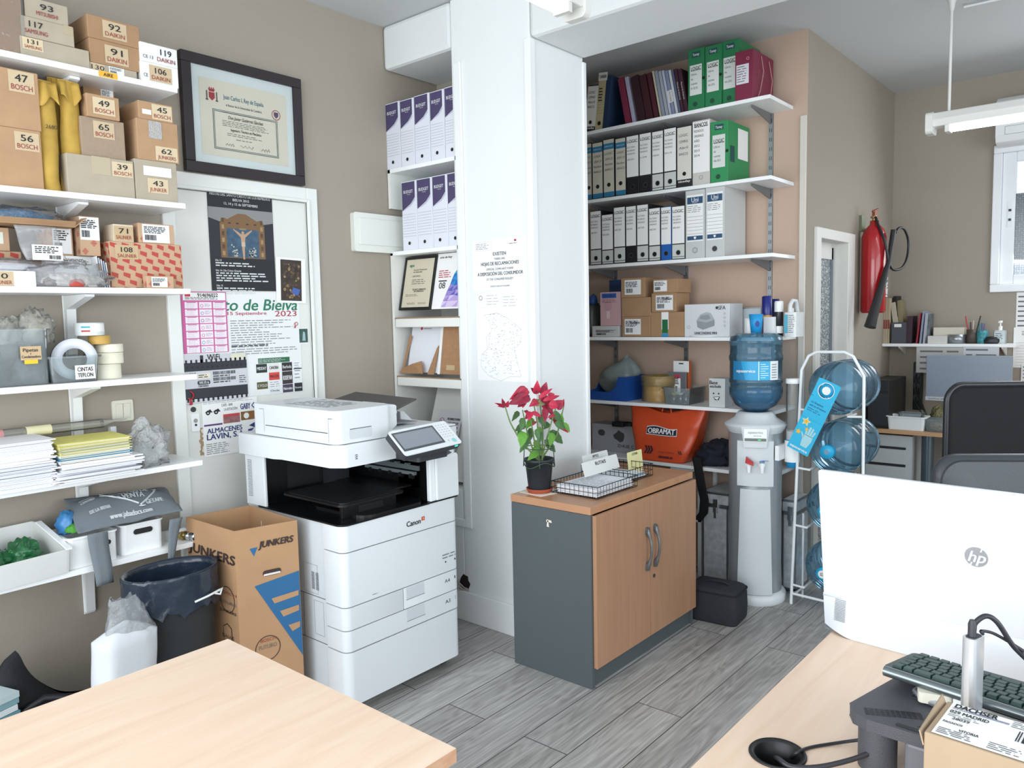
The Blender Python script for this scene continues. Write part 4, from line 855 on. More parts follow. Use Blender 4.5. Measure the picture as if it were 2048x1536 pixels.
def f_cert(th,w,h,t):
 fw=.014;m=MB();m.box(0,w,0,t,0,fw,BLACK);m.box(0,w,0,t,h-fw,h,BLACK);m.box(0,fw,0,t,fw,h-fw,BLACK);m.box(w-fw,w,0,t,fw,h-fw,BLACK);m.build('frame',th,bevel=.002)
 m=MB();m.box(fw,w-fw,.004,t,fw,h-fw,mat('d0c8b2',.6));y=.003
 m.ft('eps',w*.24,h*.84,.024,GN,width=w*.14,bold=.03,y=y);m.ft('Escuela Politécnica',w*.52,h*.75,.012,INK,width=w*.42,shear=.2,y=y);m.ft('de Santander',w*.45,h*.71,.012,INK,width=w*.28,shear=.2,y=y)
 m.ft('CERTIFICA',w*.42,h*.63,.011,INK,width=w*.26,y=y);m.lines(w*.3,w*.8,h*.47,h*.58,3,GR,y=y,fill=.3);m.ft('TÉCNICO OPERADOR',w*.56,h*.38,.012,INK,width=w*.42,y=y,bold=.02);m.ft('EN OFIMÁTICA',w*.56,h*.345,.012,INK,width=w*.3,y=y,bold=.02)
 m.lines(w*.15,w*.6,h*.25,h*.3,2,GR,y=y,fill=.3)
 for dx in(.35,.7):m.tube([(w*(dx+(k/14-.5)*.25),y,h*.12+.006*math.sin(k*2.1))for k in range(15)],.0006,GR,4)
 m.build('certificate',th)
leaning('framed_certificate','black framed certificate leaning on the upper sloped niche shelf','certificate',797,860,519,622,.02,.22,f_cert)
def f_bro(th,w,h,t):
 MB().box(0,w,0,.002,0,h,PAPER).build('cover',th);m=MB();rd=random.Random(3)
 cols=['b7d3b0','7fc29c','3fa58a','2fa3b8','2f8fd0','2a6fc0','5b63b8','9a86cc','b8a4dc','d9c8e8']
 nR,nC=9,4
 def pt(i,j):
  r2=random.Random(i*17+j);ed=w*(.92-.62*(1-(i/nR))**.8*.9)if j==0 else 0
  x=ed if j==0 else w*(.985)if j==nC else ed
  xe=w*(.80-.5*(1-i/nR));xx=xe+(w*.99-xe)*j/nC
  return(min(w*.99,xx+r2.uniform(-.004,.004)*(j<nC)),h*(.03+.88*i/nR)+r2.uniform(-.005,.005)*(0<i<nR))
 for i in range(nR):
  for j in range(nC):
   a,b_,c,d=pt(i,j),pt(i,j+1),pt(i+1,j+1),pt(i+1,j)
   c1=cols[min(9,max(0,9-i+rd.choice((-1,0))))];c2=cols[min(9,max(0,9-i+rd.choice((0,1))))]
   m.fp([a,b_,c],mat(c1,.5));m.fp([a,c,d],mat(c2,.5))
 m.ft('arte de hoy',w*.28,h*.93,.016,INK,width=w*.38,shear=.3,bold=.02);m.lines(w*.12,w*.55,h*.55,h*.7,4,RD,fill=.4);m.ft('08',w*.27,h*.42,.045,INK,width=w*.2);m.fr(w*.14,w*.4,h*.49,h*.51,INK)
 m.build('print',th)
leaning('brochure','white brochure numbered 08 with colourful polygon pattern by the black framed certificate','brochure',862,925,512,620,.03,.22,f_bro)
def f_sheet(th,w,h,t):
 m=MB().box(0,w,0,.002,0,h,mat('e6e9f0',.5));m.disc(w*.3,h*.86,.008,RD,y=-.001);m.fr(w*.36,w*.6,h*.85,h*.865,mat('a88f95',.6),y=-.001);m.build('sheet',th)
leaning('letterhead_sheet','white letterhead sheet with a red dot standing in the torn cardboard mailer','paper',815,880,645,745,.035,.2,f_sheet)
def f_mail(th,w,h,t):
 m=MB();K=mat('a9825f',.9,key='mailer_cardboard',var=.08,bscale=60)
 m.box(.0,w,0,.004,0,h,K)if False else None
 m.fp([(.0,0),(.012,0),(.05,h*.72),(.03,h*.74)],K,y=.0);m.add([(-.005,-.012,.0),(w*.75,-.02,.0),(w*.72,-.02,h*.14),(w*.62,-.01,h*.24),(w*.4,-.02,h*.18),(w*.1,-.012,h*.1)],[(0,1,2,3,4,5)],K)
 m.fp([(w*.8,0),(w,0),(w*1.05,h*.55),(w*1.0,h*.5)],K,y=.0)
 m.build('torn_sleeve',th,solid=.003)
leaning('cardboard_mailer','torn brown cardboard mailer wrapped round a white sheet on lower sloped shelf','mailer',803,868,645,748,.022,.2,f_mail)
def f_board(th,w,h,t):
 bx(0,w,0,.012,0,h,mat('a9825f',.9,key='mailer_cardboard',var=.08,bscale=60)).build('board',th,bevel=.002);m=MB();m.fr(w*.25,w*.6,h*.08,h*.17,MASK);m.build('tape',th)
 bx(-.02,-.002,.0,.004,0,h*1.0,PAPER).build('white_spine',th);MB().disc(.004,h*.93,.008,mat('c9683f',.6)).build('orange_dot',th)
leaning('cardboard_folder','brown cardboard folder beside the pillar on the lower sloped shelf','folder',880,928,640,750,.03,.15,f_board)
a=P(873,895,x=PX+.10)
th=thing('no_smoking_sign','grey sign with no smoking and no vaping symbols below the niche shelves','sign',(PX+.07,P(868,860,x=PX+.1).y,P(870,905,x=PX+.1).z),RA)
th.rotation_euler=(Matrix.Rotation(RA,3,'Z')@Matrix.Rotation(-.34,3,'X')).to_euler()
w,h=.17,.235;MB().box(0,w,0,.001,0,h,mat('dfe1e8',.5)).build('sheet',th);m=MB()
for k,z in enumerate((.175,.125)):
 m.disc(.032,z,.018,mat('b04a55',.6),rin=.0155);m.fr(.02,.044,z-.0015,z+.0015,INK);m.tube([(.02,-.002,z+.011),(.044,-.002,z-.011)],.0011,mat('b04a55',.6),4)
for t,z in(('PROHIBIDO FUMAR',.19),('Y EL USO DE',.168),('CIGARRILLOS',.146),('ELECTRÓNICOS',.124)):m.ft(t,.115,z,.017,INK,width=.09 if len(t)>11 else .075,bold=.02,shear=.15)
m.lines(.05,.16,.07,.1,4,mat('6a6f78',.6),fill=.35);m.build('print',th)
for k in range(6):
 o=MB().box(0,.12,0,.2,0,.003,mat('eceef2',.7)).build('loose_paper');o.location=(2.55+.004*k,2.72+.01*(k%3),.60+.012*k);o.rotation_euler=(.1,-.25,.1*k-.2);tag(o,'white papers fanned out low between printer and niche','paper','loose papers behind the printer')
o=bx(0,.13,0,.22,0,.01,WHITE).build('paper_tray');o.location=(2.54,2.71,.575);o.rotation_euler=(.1,-.25,-.1);tag(o,'white paper tray low between the printer and the niche','tray')
q=P(930,1165,x=PX)
th=thing('cable_hole','rough dark wall hole with cables just right of the printer','hole',(PX,q.y,q.z),RA)
rd=random.Random(2);MB().fp([(.035*math.cos(a*.45)*rd.uniform(.75,1.1),.045*math.sin(a*.45)*rd.uniform(.75,1.1))for a in range(14)],mat('241a18',.9),y=-.001).build('opening',th)
for k in range(3):MB().tube([(-.09+.03*t,-.004-.01*math.sin(t),.02-.02*t*.6-.012*k+.01*math.sin(t*1.5+k))for t in range(5)],.0035,mat('b9a9a2',.5),6).build('cable',th)
th=thing('consumer_notice','white notice EXISTEN HOJAS DE RECLAMACIONES taped on the pillar above the map','notice',(PX,P(946,560,x=PX).y,P(1000,580,x=PX).z),RA)
w=P(944,500,x=PX).y-P(1052,500,x=PX).y;h=P(1000,478,x=PX).z-P(1000,580,x=PX).z;PG=mat('8b9096',.7);PD=mat('5b6066',.7)
MB().box(0,w,-.001,0,0,h,mat('f4f4f4',.6)).build('sheet',th);m=MB()
for t,z,s_,wd,mm in(('EXISTEN',.72,.022,.24,PD),('THERE ARE',.62,.014,.2,PG),('HOJAS DE RECLAMACIONES',.53,.022,.7,PD),('OFFICIAL COMPLAINT FORMS',.42,.014,.5,PG),('A DISPOSICIÓN DEL CONSUMIDOR',.33,.022,.84,PD),('AT THE CONSUMER REQUEST',.22,.014,.5,PG),('DECRETO 1/2010, DE 14 DE ENERO',.08,.009,.36,PG)):
 m.ft(t,w*.52,h*z,s_,mm,width=w*wd,bold=.02)
ring(w*.06,w*.38,h*.80,h*.97,.0006,PG,-.002);m.lines(w*.08,w*.36,h*.82,h*.95,4,PG,fill=.3);m.fr(w*.79,w*.83,h*.93,h*.97,RD);m.lines(w*.7,w*.9,h*.88,h*.91,1,PG,fill=.5);m.build('print',th)
th=thing('map_sheet','white sheet with a faint grey map of Madrid municipalities on the pillar','map',(PX,P(955,700,x=PX).y,P(1000,762,x=PX).z),RA)
h=P(1000,582,x=PX).z-P(1000,762,x=PX).z;w=P(950,650,x=PX).y-P(1050,650,x=PX).y
MB().box(0,w,-.001,0,0,h,mat('f5f5f5',.6)).build('sheet',th);m=MB();rd=random.Random(12)
cx,cz=w*.47,h*.38
out_=[(-.30,.40),(-.05,.42),(.15,.36),(.42,.22),(.40,.05),(.28,-.02),(.34,-.2),(.4,-.36),(.2,-.36),(.0,-.42),(-.25,-.36),(-.4,-.25),(-.38,-.1),(-.25,-.02),(-.28,.12),(-.16,.2),(-.2,.3)]
pp=[(cx+a*w,cz+b_*h*.9)for a,b_ in out_]
for a,b_ in zip(pp,pp[1:]+pp[:1]):m.tube([(a[0],-.001,a[1]),(b_[0],-.001,b_[1])],.0005,PG,4)
def inside(x,z):
 c=False
 for i in range(len(pp)):
  (xa,za),(xb,zb2)=pp[i],pp[i-1]
  if(za>z)!=(zb2>z)and x<(xb-xa)*(z-za)/(zb2-za)+xa:c=not c
 return c
for k in range(420):
 x,z=rd.uniform(0.03,w*.92),rd.uniform(.02,h*.8)
 if not inside(x,z):continue
 if k%4==0:a=rd.uniform(0,6.28);l_=rd.uniform(.01,.03);m.tube([(x,-.001,z),(x+math.cos(a)*l_,-.001,z+math.sin(a)*l_*.6)],.00035,mat('b5b9bd',.7),4)
 else:m.fr(x,x+rd.uniform(.003,.009),z,z+.0016,PG)
m.disc(w*.1,h*.93,.011,PG,rin=.008);ring(w*.04,w*.18,h*.82,h*.985,.0005,PG,-.002);m.lines(w*.22,w*.5,h*.84,h*.97,4,mat('b5b9bd',.7),fill=.2);m.lines(w*.55,w*.85,h*.82,h*.95,4,mat('b5b9bd',.7),fill=.2);m.build('print',th)
PX0,PX1,PY_,PYB=1.712,2.318,2.29,2.93
th=thing('office_printer','big white floor standing office printer and copier with tilted touch screen','printer',(PX0,PY_,0),0)
WP_,DP=PX1-PX0,PYB-PY_
PW=mat('dfe4e7',.35,key='printer_white',bump=.05,bscale=400);PW2=mat('cfd5d9',.4,key='printer_light_grey');PBK=mat('0e0f11',.3,key='printer_black');SEAM=mat('4b4f54',.6)
def slab(z0,z1,x0=0,x1=WP_,y0=0,y1=.12,r=.03,m=PW,cs=(1,1,0,0)):
 return MB().prism(rrect(x0,x1,y0,y1,r,6,cs),'z',z0,z1,m,True)
c=MB();c.box(.006,WP_-.006,.12,DP,.05,.742,PW2);c.build('carcass',th,bevel=.004)
c=MB()
for z in(.262,.44):c.quad((.0045,DP-.01,z),(.0045,.125,z),(.0045,.125,z+.0025),(.0045,DP-.01,z+.0025),SEAM)
c.quad((.0045,.27,.262),(.0045,.268,.262),(.0045,.268,.44),(.0045,.27,.44),SEAM)
for(a,b_,z0,z1_)in((.17,.26,.45,.565),(.14,.2,.29,.425)):
 for(p,q,s0,s1)in((a,b_,z0,z0+.001),(a,b_,z1_-.001,z1_),(a,a+.001,z0,z1_),(b_-.001,b_,z0,z1_)):c.quad((.0045,q,s0),(.0045,p,s0),(.0045,p,s1),(.0045,q,s1),GREYM)
for k in range(14):
 for j in(0,1):c.quad((.0042,.208-j*.026,.468+k*.005),(.0042,.190-j*.026,.468+k*.005),(.0042,.190-j*.026,.4705+k*.005),(.0042,.208-j*.026,.4705+k*.005),SEAM)
c.build('side_vent',th)
def front_panel(name,z0,z1,**k):
 return slab(z0,z1,**k).build(name,th,bevel=.003)
top=front_panel('front_cover',.643,.742)
m=MB();m.ft('Canon',.352,.684,.03,mat('2b2b2e',.5),y=-.0008,bold=.03,width=.075);m.fr(.395,.413,.682,.698,mat('c8543c',.5),y=-.0008);m.fr(.401,.409,.686,.694,mat('e4a080',.5),y=-.0012);m.build('brand_mark',top)
dr=front_panel('front_door',.434,.639)
m=MB();m.lines(WP_-.1,WP_-.02,.49,.515,2,mat('7d8388',.6),y=-.0008,fill=.4,ragged=.1);m.fr(WP_-.085,WP_-.078,.474,.481,INK,y=-.0008);m.fr(WP_-.03,WP_-.023,.474,.481,INK,y=-.0008);m.lines(.13,.165,.448,.454,1,mat('9aa0a6',.6),y=-.0008);m.build('print',dr)
def drawer(z0,z1,x0,x1,hx0,lab,cs):
 s=slab(z0,z1,x0,x1,cs=cs);d=s.build('drawer',th,bevel=.003)
 m=MB();m.fr(hx0+.002,hx0+.098,z1-.05,z1-.002,PW2,y=-.0006);m.build('drawer_pull',d);a=MB()
 a.hexa([(hx0,-.0005,z1-.052),(hx0+.1,-.0005,z1-.052),(hx0+.1,.0,z1-.052),(hx0,.0,z1-.052)],[(hx0,-.0005,z1-.05),(hx0+.1,-.0005,z1-.05),(hx0+.1,.0,z1-.05),(hx0,.0,z1-.05)],SEAM)
 a.ft(lab[0],WP_-.075,z1-.035,.022,INK,y=-.0008,width=.03);a.ft(lab[1],WP_-.03,z1-.03,.018,INK,y=-.0008,width=.005);a.build('print',d)
slab(.345,.430,0,.285,cs=(1,0,0,0)).build('left_panel',th,bevel=.003)
drawer(.345,.430,.289,WP_,.30,('A4','1'),(0,1,0,0))
drawer(.262,.341,0,WP_,.30,('A3','2'),(1,1,0,0))
front_panel('base_cover',.05,.257,r=.035)
m=MB();m.fr(.008,.012,.13,.18,SEAM,y=.02);
for x in(.06,WP_-.06):
 for y in(.08,DP-.08):MB().lathe([(.024,0),(.024,.03)],BLACK,16,(x,y,.024-.0),'x').build('castor',th);bx(x-.01,x+.04,y-.02,y+.02,.03,.05,BLACK).build('castor_bracket',th)
m=MB()
rim=rrect(.0,.45,.0,DP-.12,.05,6,(1,0,0,0))
m.prism(rrect(-.004,.44,-.004,.55,.035,6,(1,0,0,0)),'z',.742,.748,PBK)
m.hexa([(.43,-.004,.742),(WP_,-.004,.742),(WP_,.2,.742),(.43,.2,.742)],[(.43,-.004,.748),(WP_,-.004,.748),(WP_,.2,.748),(.43,.2,.748)],PBK)
m.build('black_rim',th,bevel=.003)
m=MB();m.box(.0,.014,.50,DP,.742,.955,PW);m.build('left_column',th,bevel=.004)
m=MB()
for k in range(26):m.quad((-.0008,.62,.78+k*.006),(-.0008,.588,.78+k*.006),(-.0008,.588,.7825+k*.006),(-.0008,.62,.7825+k*.006),GREYM)
m.build('column_vent',th)
m=MB();m.box(.012,WP_,.52,.54,.748,.955,PBK);m.fr(.12,.3,.8,.93,mat('191a1d',.4),y=.519);m.box(.3,.38,.44,.52,.748,.955,mat('202226',.5));m.build('cavity_back',th)
m=MB();m.box(.45,.47,.02,.54,.748,.955,PBK);m.build('cavity_side',th)
m=MB()
m.box(.442,.45,.06,.40,.872,.892,mat('7d8a8c',.35,.5));m.box(.436,.45,.08,.40,.852,.866,mat('8f9b9c',.35,.5))
for k in range(5):m.lathe([(.012,-.008),(.012,.008)],BLACK,10,(.440,.1+k*.065,.846),'y');m.box(.434,.45,.115+k*.065,.135+k*.065,.89,.9,mat('7d8a8c',.35,.5))
m.build('exit_rollers',th)
m=MB();m.lathe([(.008,0),(.008,.24)],mat('59605f',.4,.5),10,(.441,.1,.925),'y')
m.box(.44,.45,.09,.36,.915,.94,PBK);m.build('upper_rollers',th)
tr=MB();pts=[(.05,.05),(.27,.03),(.3,.06),(.44,.3),(.44,.48),(.08,.48),(.04,.42)]
tr.prism(rrect(.035,.36,.045,.44,.03,5),'z',.800,.808,mat('141517',.3,key='tray_black'));tr.prism(rrect(.05,.345,.06,.42,.025,5),'z',.807,.811,mat('1c1d20',.35));tr.box(.31,.44,.1,.5,.803,.812,mat('141517',.3,key='tray_black'))
tr.build('output_tray',th,bevel=.004)
tr=MB();tr.box(.06,.33,.075,.09,.748,.8,PBK);tr.prism(rrect(.1,.43,.0,.34,.06,6),'z',.748,.760,mat('141517',.3,key='tray_black'));tr.box(.14,.26,.0735,.076,.758,.788,mat('050506',.6));tr.build('lower_tray',th,bevel=.003)
m=MB();m.prism(rrect(.45,WP_-.002,.0,.2,.02,5,(0,1,0,0)),'z',.75,.955,PW,True);m.hexa([(.475,-.012,.75),(WP_+.0,-.012,.75),(WP_,.0,.75),(.475,.0,.75)],[(.475,-.012,.925),(WP_,-.012,.925),(WP_,.0,.935),(.475,.0,.935)],PW);m.build('right_column',th,bevel=.006)
m=MB();m.box(.54,WP_,.2,DP,.742,.96,PW2);m.build('rear_housing',th,bevel=.004)
m=MB();m.prism([(-.018,.66),(-.018,.40),(-.005,.36),(-.005,.05),(.03,.0),(.31,-.002),(WP_+.01,-.002),(WP_+.01,.66)],'z',.958,1.043,PW,True);m.build('scanner_bed',th,bevel=.012,seg=3)
m=MB()
for k in range(3):m.fr(.072,.082,.985+k*.007,.988+k*.007,INK,y=-.0042)
m.build('marks',th)
FZ0,FZ1=1.046,1.17
m=MB();m.prism(rrect(0,.27,.01,.57,.03,6),'z',FZ0,FZ1,PW,True);m.build('document_feeder',th,bevel=.012,seg=3)
m=MB()
m.quad((-.0008,.47,1.085),(-.0008,.06,1.085),(-.0008,.06,1.088),(-.0008,.47,1.088),SEAM)
for y,z0,z1_ in((.48,1.06,1.15),(.055,1.05,1.14)):m.quad((-.0008,y,z0),(-.0008,y-.0012,z0),(-.0008,y-.0012,z1_),(-.0008,y,z1_),GREYM)
m.quad((-.0008,.51,1.15),(-.0008,.48,1.15),(-.0008,.48,1.152),(-.0008,.51,1.152),GREYM);m.quad((-.0008,.055,1.14),(-.0008,.03,1.14),(-.0008,.03,1.142),(-.0008,.055,1.142),SEAM)
m.build('feeder_seams',th)
m=MB();m.fp(rrect(.06,.165,1.06,1.098,.008),PW2,y=.0092);m.fr(.062,.163,1.096,1.0985,SEAM,y=.0088);m.build('lid_grip',th)
m=MB();m.hexa([(.27,.05,FZ0),(.33,.05,FZ0+.03),(.33,.55,FZ0+.03),(.27,.55,FZ0)],[(.27,.05,FZ1-.002),(.33,.05,FZ1-.01),(.33,.55,FZ1-.01),(.27,.55,FZ1-.002)],PW);m.build('feeder_roller_cover',th,bevel=.008)
m=MB();m.hexa([(.27,.01,FZ0),(WP_+.012,.01,FZ0),(WP_+.012,.6,FZ0),(.27,.6,FZ0)],[(.27,.01,1.066),(WP_+.012,.01,1.052),(WP_+.012,.6,1.052),(.27,.6,1.066)],PW);m.build('platen_lid',th,bevel=.006)
m=MB();m.hexa([(.33,.12,1.07),(.5,.12,1.068),(.5,.5,1.068),(.33,.5,1.07)],[(.33,.12,1.078),(.5,.12,1.070),(.5,.5,1.070),(.33,.5,1.078)],mat('85898d',.5));m.build('feeder_output',th)
m=MB();m.hexa([(.34,.10,1.12),(.52,.14,1.155),(.52,.55,1.165),(.34,.55,1.13)],[(.34,.10,1.13),(.52,.14,1.163),(.52,.55,1.173),(.34,.55,1.14)],mat('4b484a',.5,key='feed_tray_grey'));m.build('feed_tray',th,bevel=.004)
m=MB();m.hexa([(.30,.06,1.125),(.36,.08,1.12),(.36,.2,1.12),(.30,.2,1.125)],[(.27,.06,1.172),(.345,.08,1.155),(.345,.2,1.155),(.27,.2,1.172)],PW);m.build('paper_guide',th,bevel=.006)
m=MB();m.hexa([(.48,.2,1.05),(.56,.2,1.05),(.56,.5,1.05),(.48,.5,1.05)],[(.52,.25,1.1),(.54,.25,1.1),(.54,.5,1.1),(.52,.5,1.1)],PW);m.build('tray_stand',th,bevel=.003)
m=MB();m.lines(.06,.25,.14,.42,14,mat('9aa1a6',.6),o=(0,0,FZ1+.0008),v=(0,1,0),fill=.3,seed=31,ragged=.2);m.build('instruction_print',th)
m=MB();m.prism(rrect(.27,.43,-.13,.02,.012,4),'z',.955,.985,DKGREY);m.prism(rrect(.275,.425,-.125,.015,.01,4),'z',.985,.990,PW);m.build('card_reader',th,bevel=.003)
C_=[P(768,866,y=2.21),P(812,912,y=2.115),P(925,885,y=2.115),P(878,843,y=2.21)]
o_=Vector((PX0,PY_,0));A,B_,C2,D_=[p-o_ for p in C_]
ux=(C2-B_).normalized();vy=(A-B_);vy=(vy-ux*vy.dot(ux)).normalized();nn=ux.cross(vy);pw,ph=(C2-B_).length,(A-B_).length
pan=thing('touch_panel_frame','','x');bpy.data.objects.remove(pan)
Mx=Matrix((ux,vy,nn)).transposed().to_4x4();Mx.translation=B_
def place(o):o.matrix_local=Mx;return o
pn=place(MB().prism(rrect(0,pw,0,ph,.012,5),'z',-.03,-.004,DKGREY,True).prism(rrect(.0,pw,0,ph,.012,5),'z',-.004,0,PW,True).build('control_panel',th,bevel=.002))
u=(1,0,0);v=(0,1,0)
MB().prism(rrect(.008,pw*.74,.02,ph-.012,.003,2),'z',0,.0008,mat('4d5257',.3)).prism(rrect(.016,pw*.71,.03,ph-.02,.002,2),'z',.0008,.0012,mat('8a9199',.25,key='screen_grey')).build('touch_screen',pn)
m=MB();rd=random.Random(1)
for i in range(4):
 for j in range(6):m.fp([(0,0),(0,0),(0,0)],INK)if False else m.quad(*[(pw*.78+i*pw*.05+a,ph*.35+j*ph*.1+b_,.0006)for a,b_ in((0,0),(.006,0),(.006,.0022),(0,.0022))],mat('8b9096',.6))
m.disc(pw*.9,ph*.17,.011,mat('8fd0cf',.4),o=(0,0,.0008),v=(0,1,0));m.disc(pw*.81,ph*.2,.004,mat('a8c99a',.4),o=(0,0,.0008),v=(0,1,0));m.build('keypad',pn)
MB().box(pw*.88,pw*.93,-.0015,.001,-.014,-.008,mat('3fd8b4',.4,emit=1.5,key='status_light')).build('status_light',pn)
m=MB();m.hexa([(.36,-.03,.93),(.5,-.03,.93),(.5,.02,.93),(.36,.02,.93)],[(.36,-.08,.955),(.5,-.08,.955),(.5,.02,.99),(.36,.02,.99)],DKGREY);m.build('panel_arm',th)
CX0,CX1,CY0,CY1,CZ=2.473,3.333,1.714,2.125,.745
th=thing('low_cabinet','low two door wooden cabinet with dark grey sides and plant on top','cabinet',(CX0,CY0,0),0)
CW,CD=CX1-CX0,CY1-CY0;CWD=wood('b48a6c','a87e60',(40,40,2),.38,'cherry_laminate',3);CTOP=wood('c0926f','b28360',(22,3,3),.3,'cherry_top_laminate',3);CG=mat('50585b',.6,key='cabinet_grey',bump=.2,bscale=500)
EDGE=wood('d0a07a','c4946e',(3,22,3),.4,'cabinet_edge_wood')
bx(0,CW,0,CD,CZ-.032,CZ,CTOP).build('top',th,bevel=.002)
bx(0,.018,.0,CD-.004,0,CZ-.033,CG).build('side_panel',th,bevel=.001);bx(CW-.018,CW,.0,CD-.004,0,CZ-.033,CG).build('side_panel',th,bevel=.001)
bx(.018,CW-.018,CD-.02,CD-.006,.05,CZ-.033,CG).build('back_panel',th);bx(.018,CW-.018,.03,CD-.02,.06,.078,CG).build('bottom_panel',th);bx(.02,CW-.02,.012,.03,0,.08,CG).build('plinth',th)
for k in(0,1):
 x0,x1=(.02,CW/2-.0015)if k==0 else(CW/2+.0015,CW-.003)
 if k==0:x0=.012
 d=bx(x0,x1,-.018,-.001,.085,CZ-.036,CWD).build('door',th,bevel=.0015)
 hx_=CW/2+(-.032 if k==0 else .036);m=MB()
 pts=[(hx_,-.022-.022*math.sin(math.pi*t/14),.40+.17*t/14)for t in range(15)]
 m.tube(pts,[.006 if 2<t<12 else .010 for t in range(15)],mat('74787a',.35,.6,key='handle_grey'),10)
 for z in(.405,.565):m.prism(rrect(hx_-.012,hx_+.010,z-.016,z+.016,.009),'y',-.030,-.018,mat('74787a',.35,.6,key='handle_grey'))
 m.build('handle',d,bevel=.002)
 if k==1:MB().lathe([(.008,-.003),(.008,0)],DKGREY,16,(CW/2+.028,-.019,.35),'y').build('keyhole',d)
q=P(1098,1045,x=CX0);m=MB();TORN=mat('e0d8c8',.8);rd=random.Random(3)
y_,z_=q.y-CY0,q.z
for(a,b_,c_,d_)in((-.015,.0,.03,.012),(.0,-.02,.012,.03)):
 m.add([(-.0009,y_+a,z_+b_),(-.0009,y_+a+c_,z_+b_+.002),(-.0009,y_+a+c_-.004,z_+b_+d_),(-.0009,y_+a+.003,z_+b_+d_-.002)],[(3,2,1,0)],TORN)
m.build('torn_sticker',th)
q=P(1076,985,z=CZ+.0)
fx,fy=q.x+.045,q.y+.03;fx,fy=2.545,2.055
q=P(1079,975,z=CZ+.02);fx,fy=q.x,q.y
o=MB().fp([(0,0)]*3,PAPER)if False else None
m=MB();m.prism([(-.07,-.055),(.02,-.075),(.075,-.045),(.07,.06),(-.06,.07)],'z',0,.0015,mat('ece6da',.9));o=m.build('paper_napkin');o.location=(fx+.004,fy-.004,CZ+.0005);tag(o,'cream paper napkin under the terracotta saucer of the red plant','napkin')
TER=mat('a04a2e',.7,key='terracotta');o=MB().lathe([(.05,0),(.056,.012),(.058,.018),(.054,.018),(.05,.008),(0.0,.006)],TER,36).build('plant_saucer');o.location=(fx,fy,CZ+.0025);tag(o,'terracotta saucer under the black plant pot on the cabinet','saucer')
zp=CZ+.0095
th=thing('potted_poinsettia','red and green poinsettia in a black pot on the wooden cabinet','plant',(fx,fy,zp),0)
POT=mat('22292e',.45,key='black_pot');m=MB();m.lathe([(.0,0),(.044,0),(.048,.01),(.060,.125),(.064,.126),(.065,.138),(.061,.139),(.0565,.125),(.056,.12)],POT,36,cap=False);m.build('pot',th)
MB().lathe([(.0565,.118),(.03,.123),(0,.122)],mat('2c241d',.95,bump=1,bscale=300,var=.4),24,cap=False).build('soil',th)
m=MB();WG=mat('2f4436',.5,key='green_wire')
hz=.185
m.tube([(.062*math.cos(a/24*6.283),.062*math.sin(a/24*6.283),hz)for a in range(24)],.002,WG,6,closed=True)
m.tube([(.066*math.cos(a/24*6.283),.066*math.sin(a/24*6.283),.115+.012*math.cos(3*a/24*6.283))for a in range(24)],.0025,WG,6,closed=True)
for k in range(4):a=.7+k*1.571;m.tube([(.062*math.cos(a),.062*math.sin(a),hz),(.064*math.cos(a),.064*math.sin(a),.15),(.067*math.cos(a),.067*math.sin(a),.105)],.0022,WG,6)
m.build('wire_holder',th)
STG=mat('6f8a50',.6,key='stem_green');REDL=mat('c02848',.45,key='red_bract',var=.12,bscale=60);REDD=mat('9a2340',.5,key='dark_red_bract',var=.15,bscale=60);GL=mat('5f9636',.5,key='leaf_green',var=.15,bscale=50);GD=mat('4a7040',.55,key='dark_leaf',var=.15,bscale=50);PALE=mat('8f9668',.6,key='pale_leaf')
def unit(px,py,dy=0):return P(px,py,y=fy+dy)-Vector((fx,fy,zp))
def leaf(name,m,base,tip,w,curl=.15,facing=(-.64,-.76,.3),wave=0,serr=0):
 base,tip=Vector(base),Vector(tip);ax=tip-base;L_=ax.length;ax.normalize();f=Vector(facing).normalized();sd=ax.cross(f).normalized();nr=sd.cross(ax)
 def fn(u,q):
  prof=math.sin(math.pi*min(1,q**.72))**.8*(1-.25*q);s_=(u-.5)*2*w*prof*(1+serr*math.sin(q*22))
  d=nr*(-curl*L_*(q-.5)**2*1.6+.28*abs(s_)+wave*L_*math.sin(q*7+u*3))
  return tuple(base+ax*L_*q+sd*s_+d)
 MB().grid(fn,7,12,m).build(name,th,solid=.0006)
def lp(name,m,b,t,w,dy=0,dt=0,**k):leaf(name,m,unit(b[0],b[1],dy),unit(t[0],t[1],dy+dt),w,**k)
stems=[((1078,925),(1040,880),(1020,845),(1010,812)),((1075,925),(1055,870),(1045,820)),((1079,925),(1076,850),(1066,800)),((1082,925),(1086,860),(1078,790)),((1084,925),(1098,860),(1112,815)),((1086,925),(1115,870),(1128,810)),((1076,925),(1068,880),(1062,840))]
for k,s_ in enumerate(stems):
 pts=[unit(*p,dy=(-.02+.012*(k%4))*(i>0))for i,p in enumerate(s_)];pts[0]=Vector((pts[0].x*.6,.01*(k%3-1),.118));pp_=[]
 for i in range(len(pts)-1):
  for t in range(4):pp_.append(pts[i].lerp(pts[i+1],t/4))
 pp_.append(pts[-1]);n_=len(pp_)
 for i in range(1,n_-1):pp_[i]=(pp_[i-1]+pp_[i]*2+pp_[i+1])/4
 MB().tube(pp_,[.0042-.002*i/n_ for i in range(n_)],STG,8).build('stem',th)
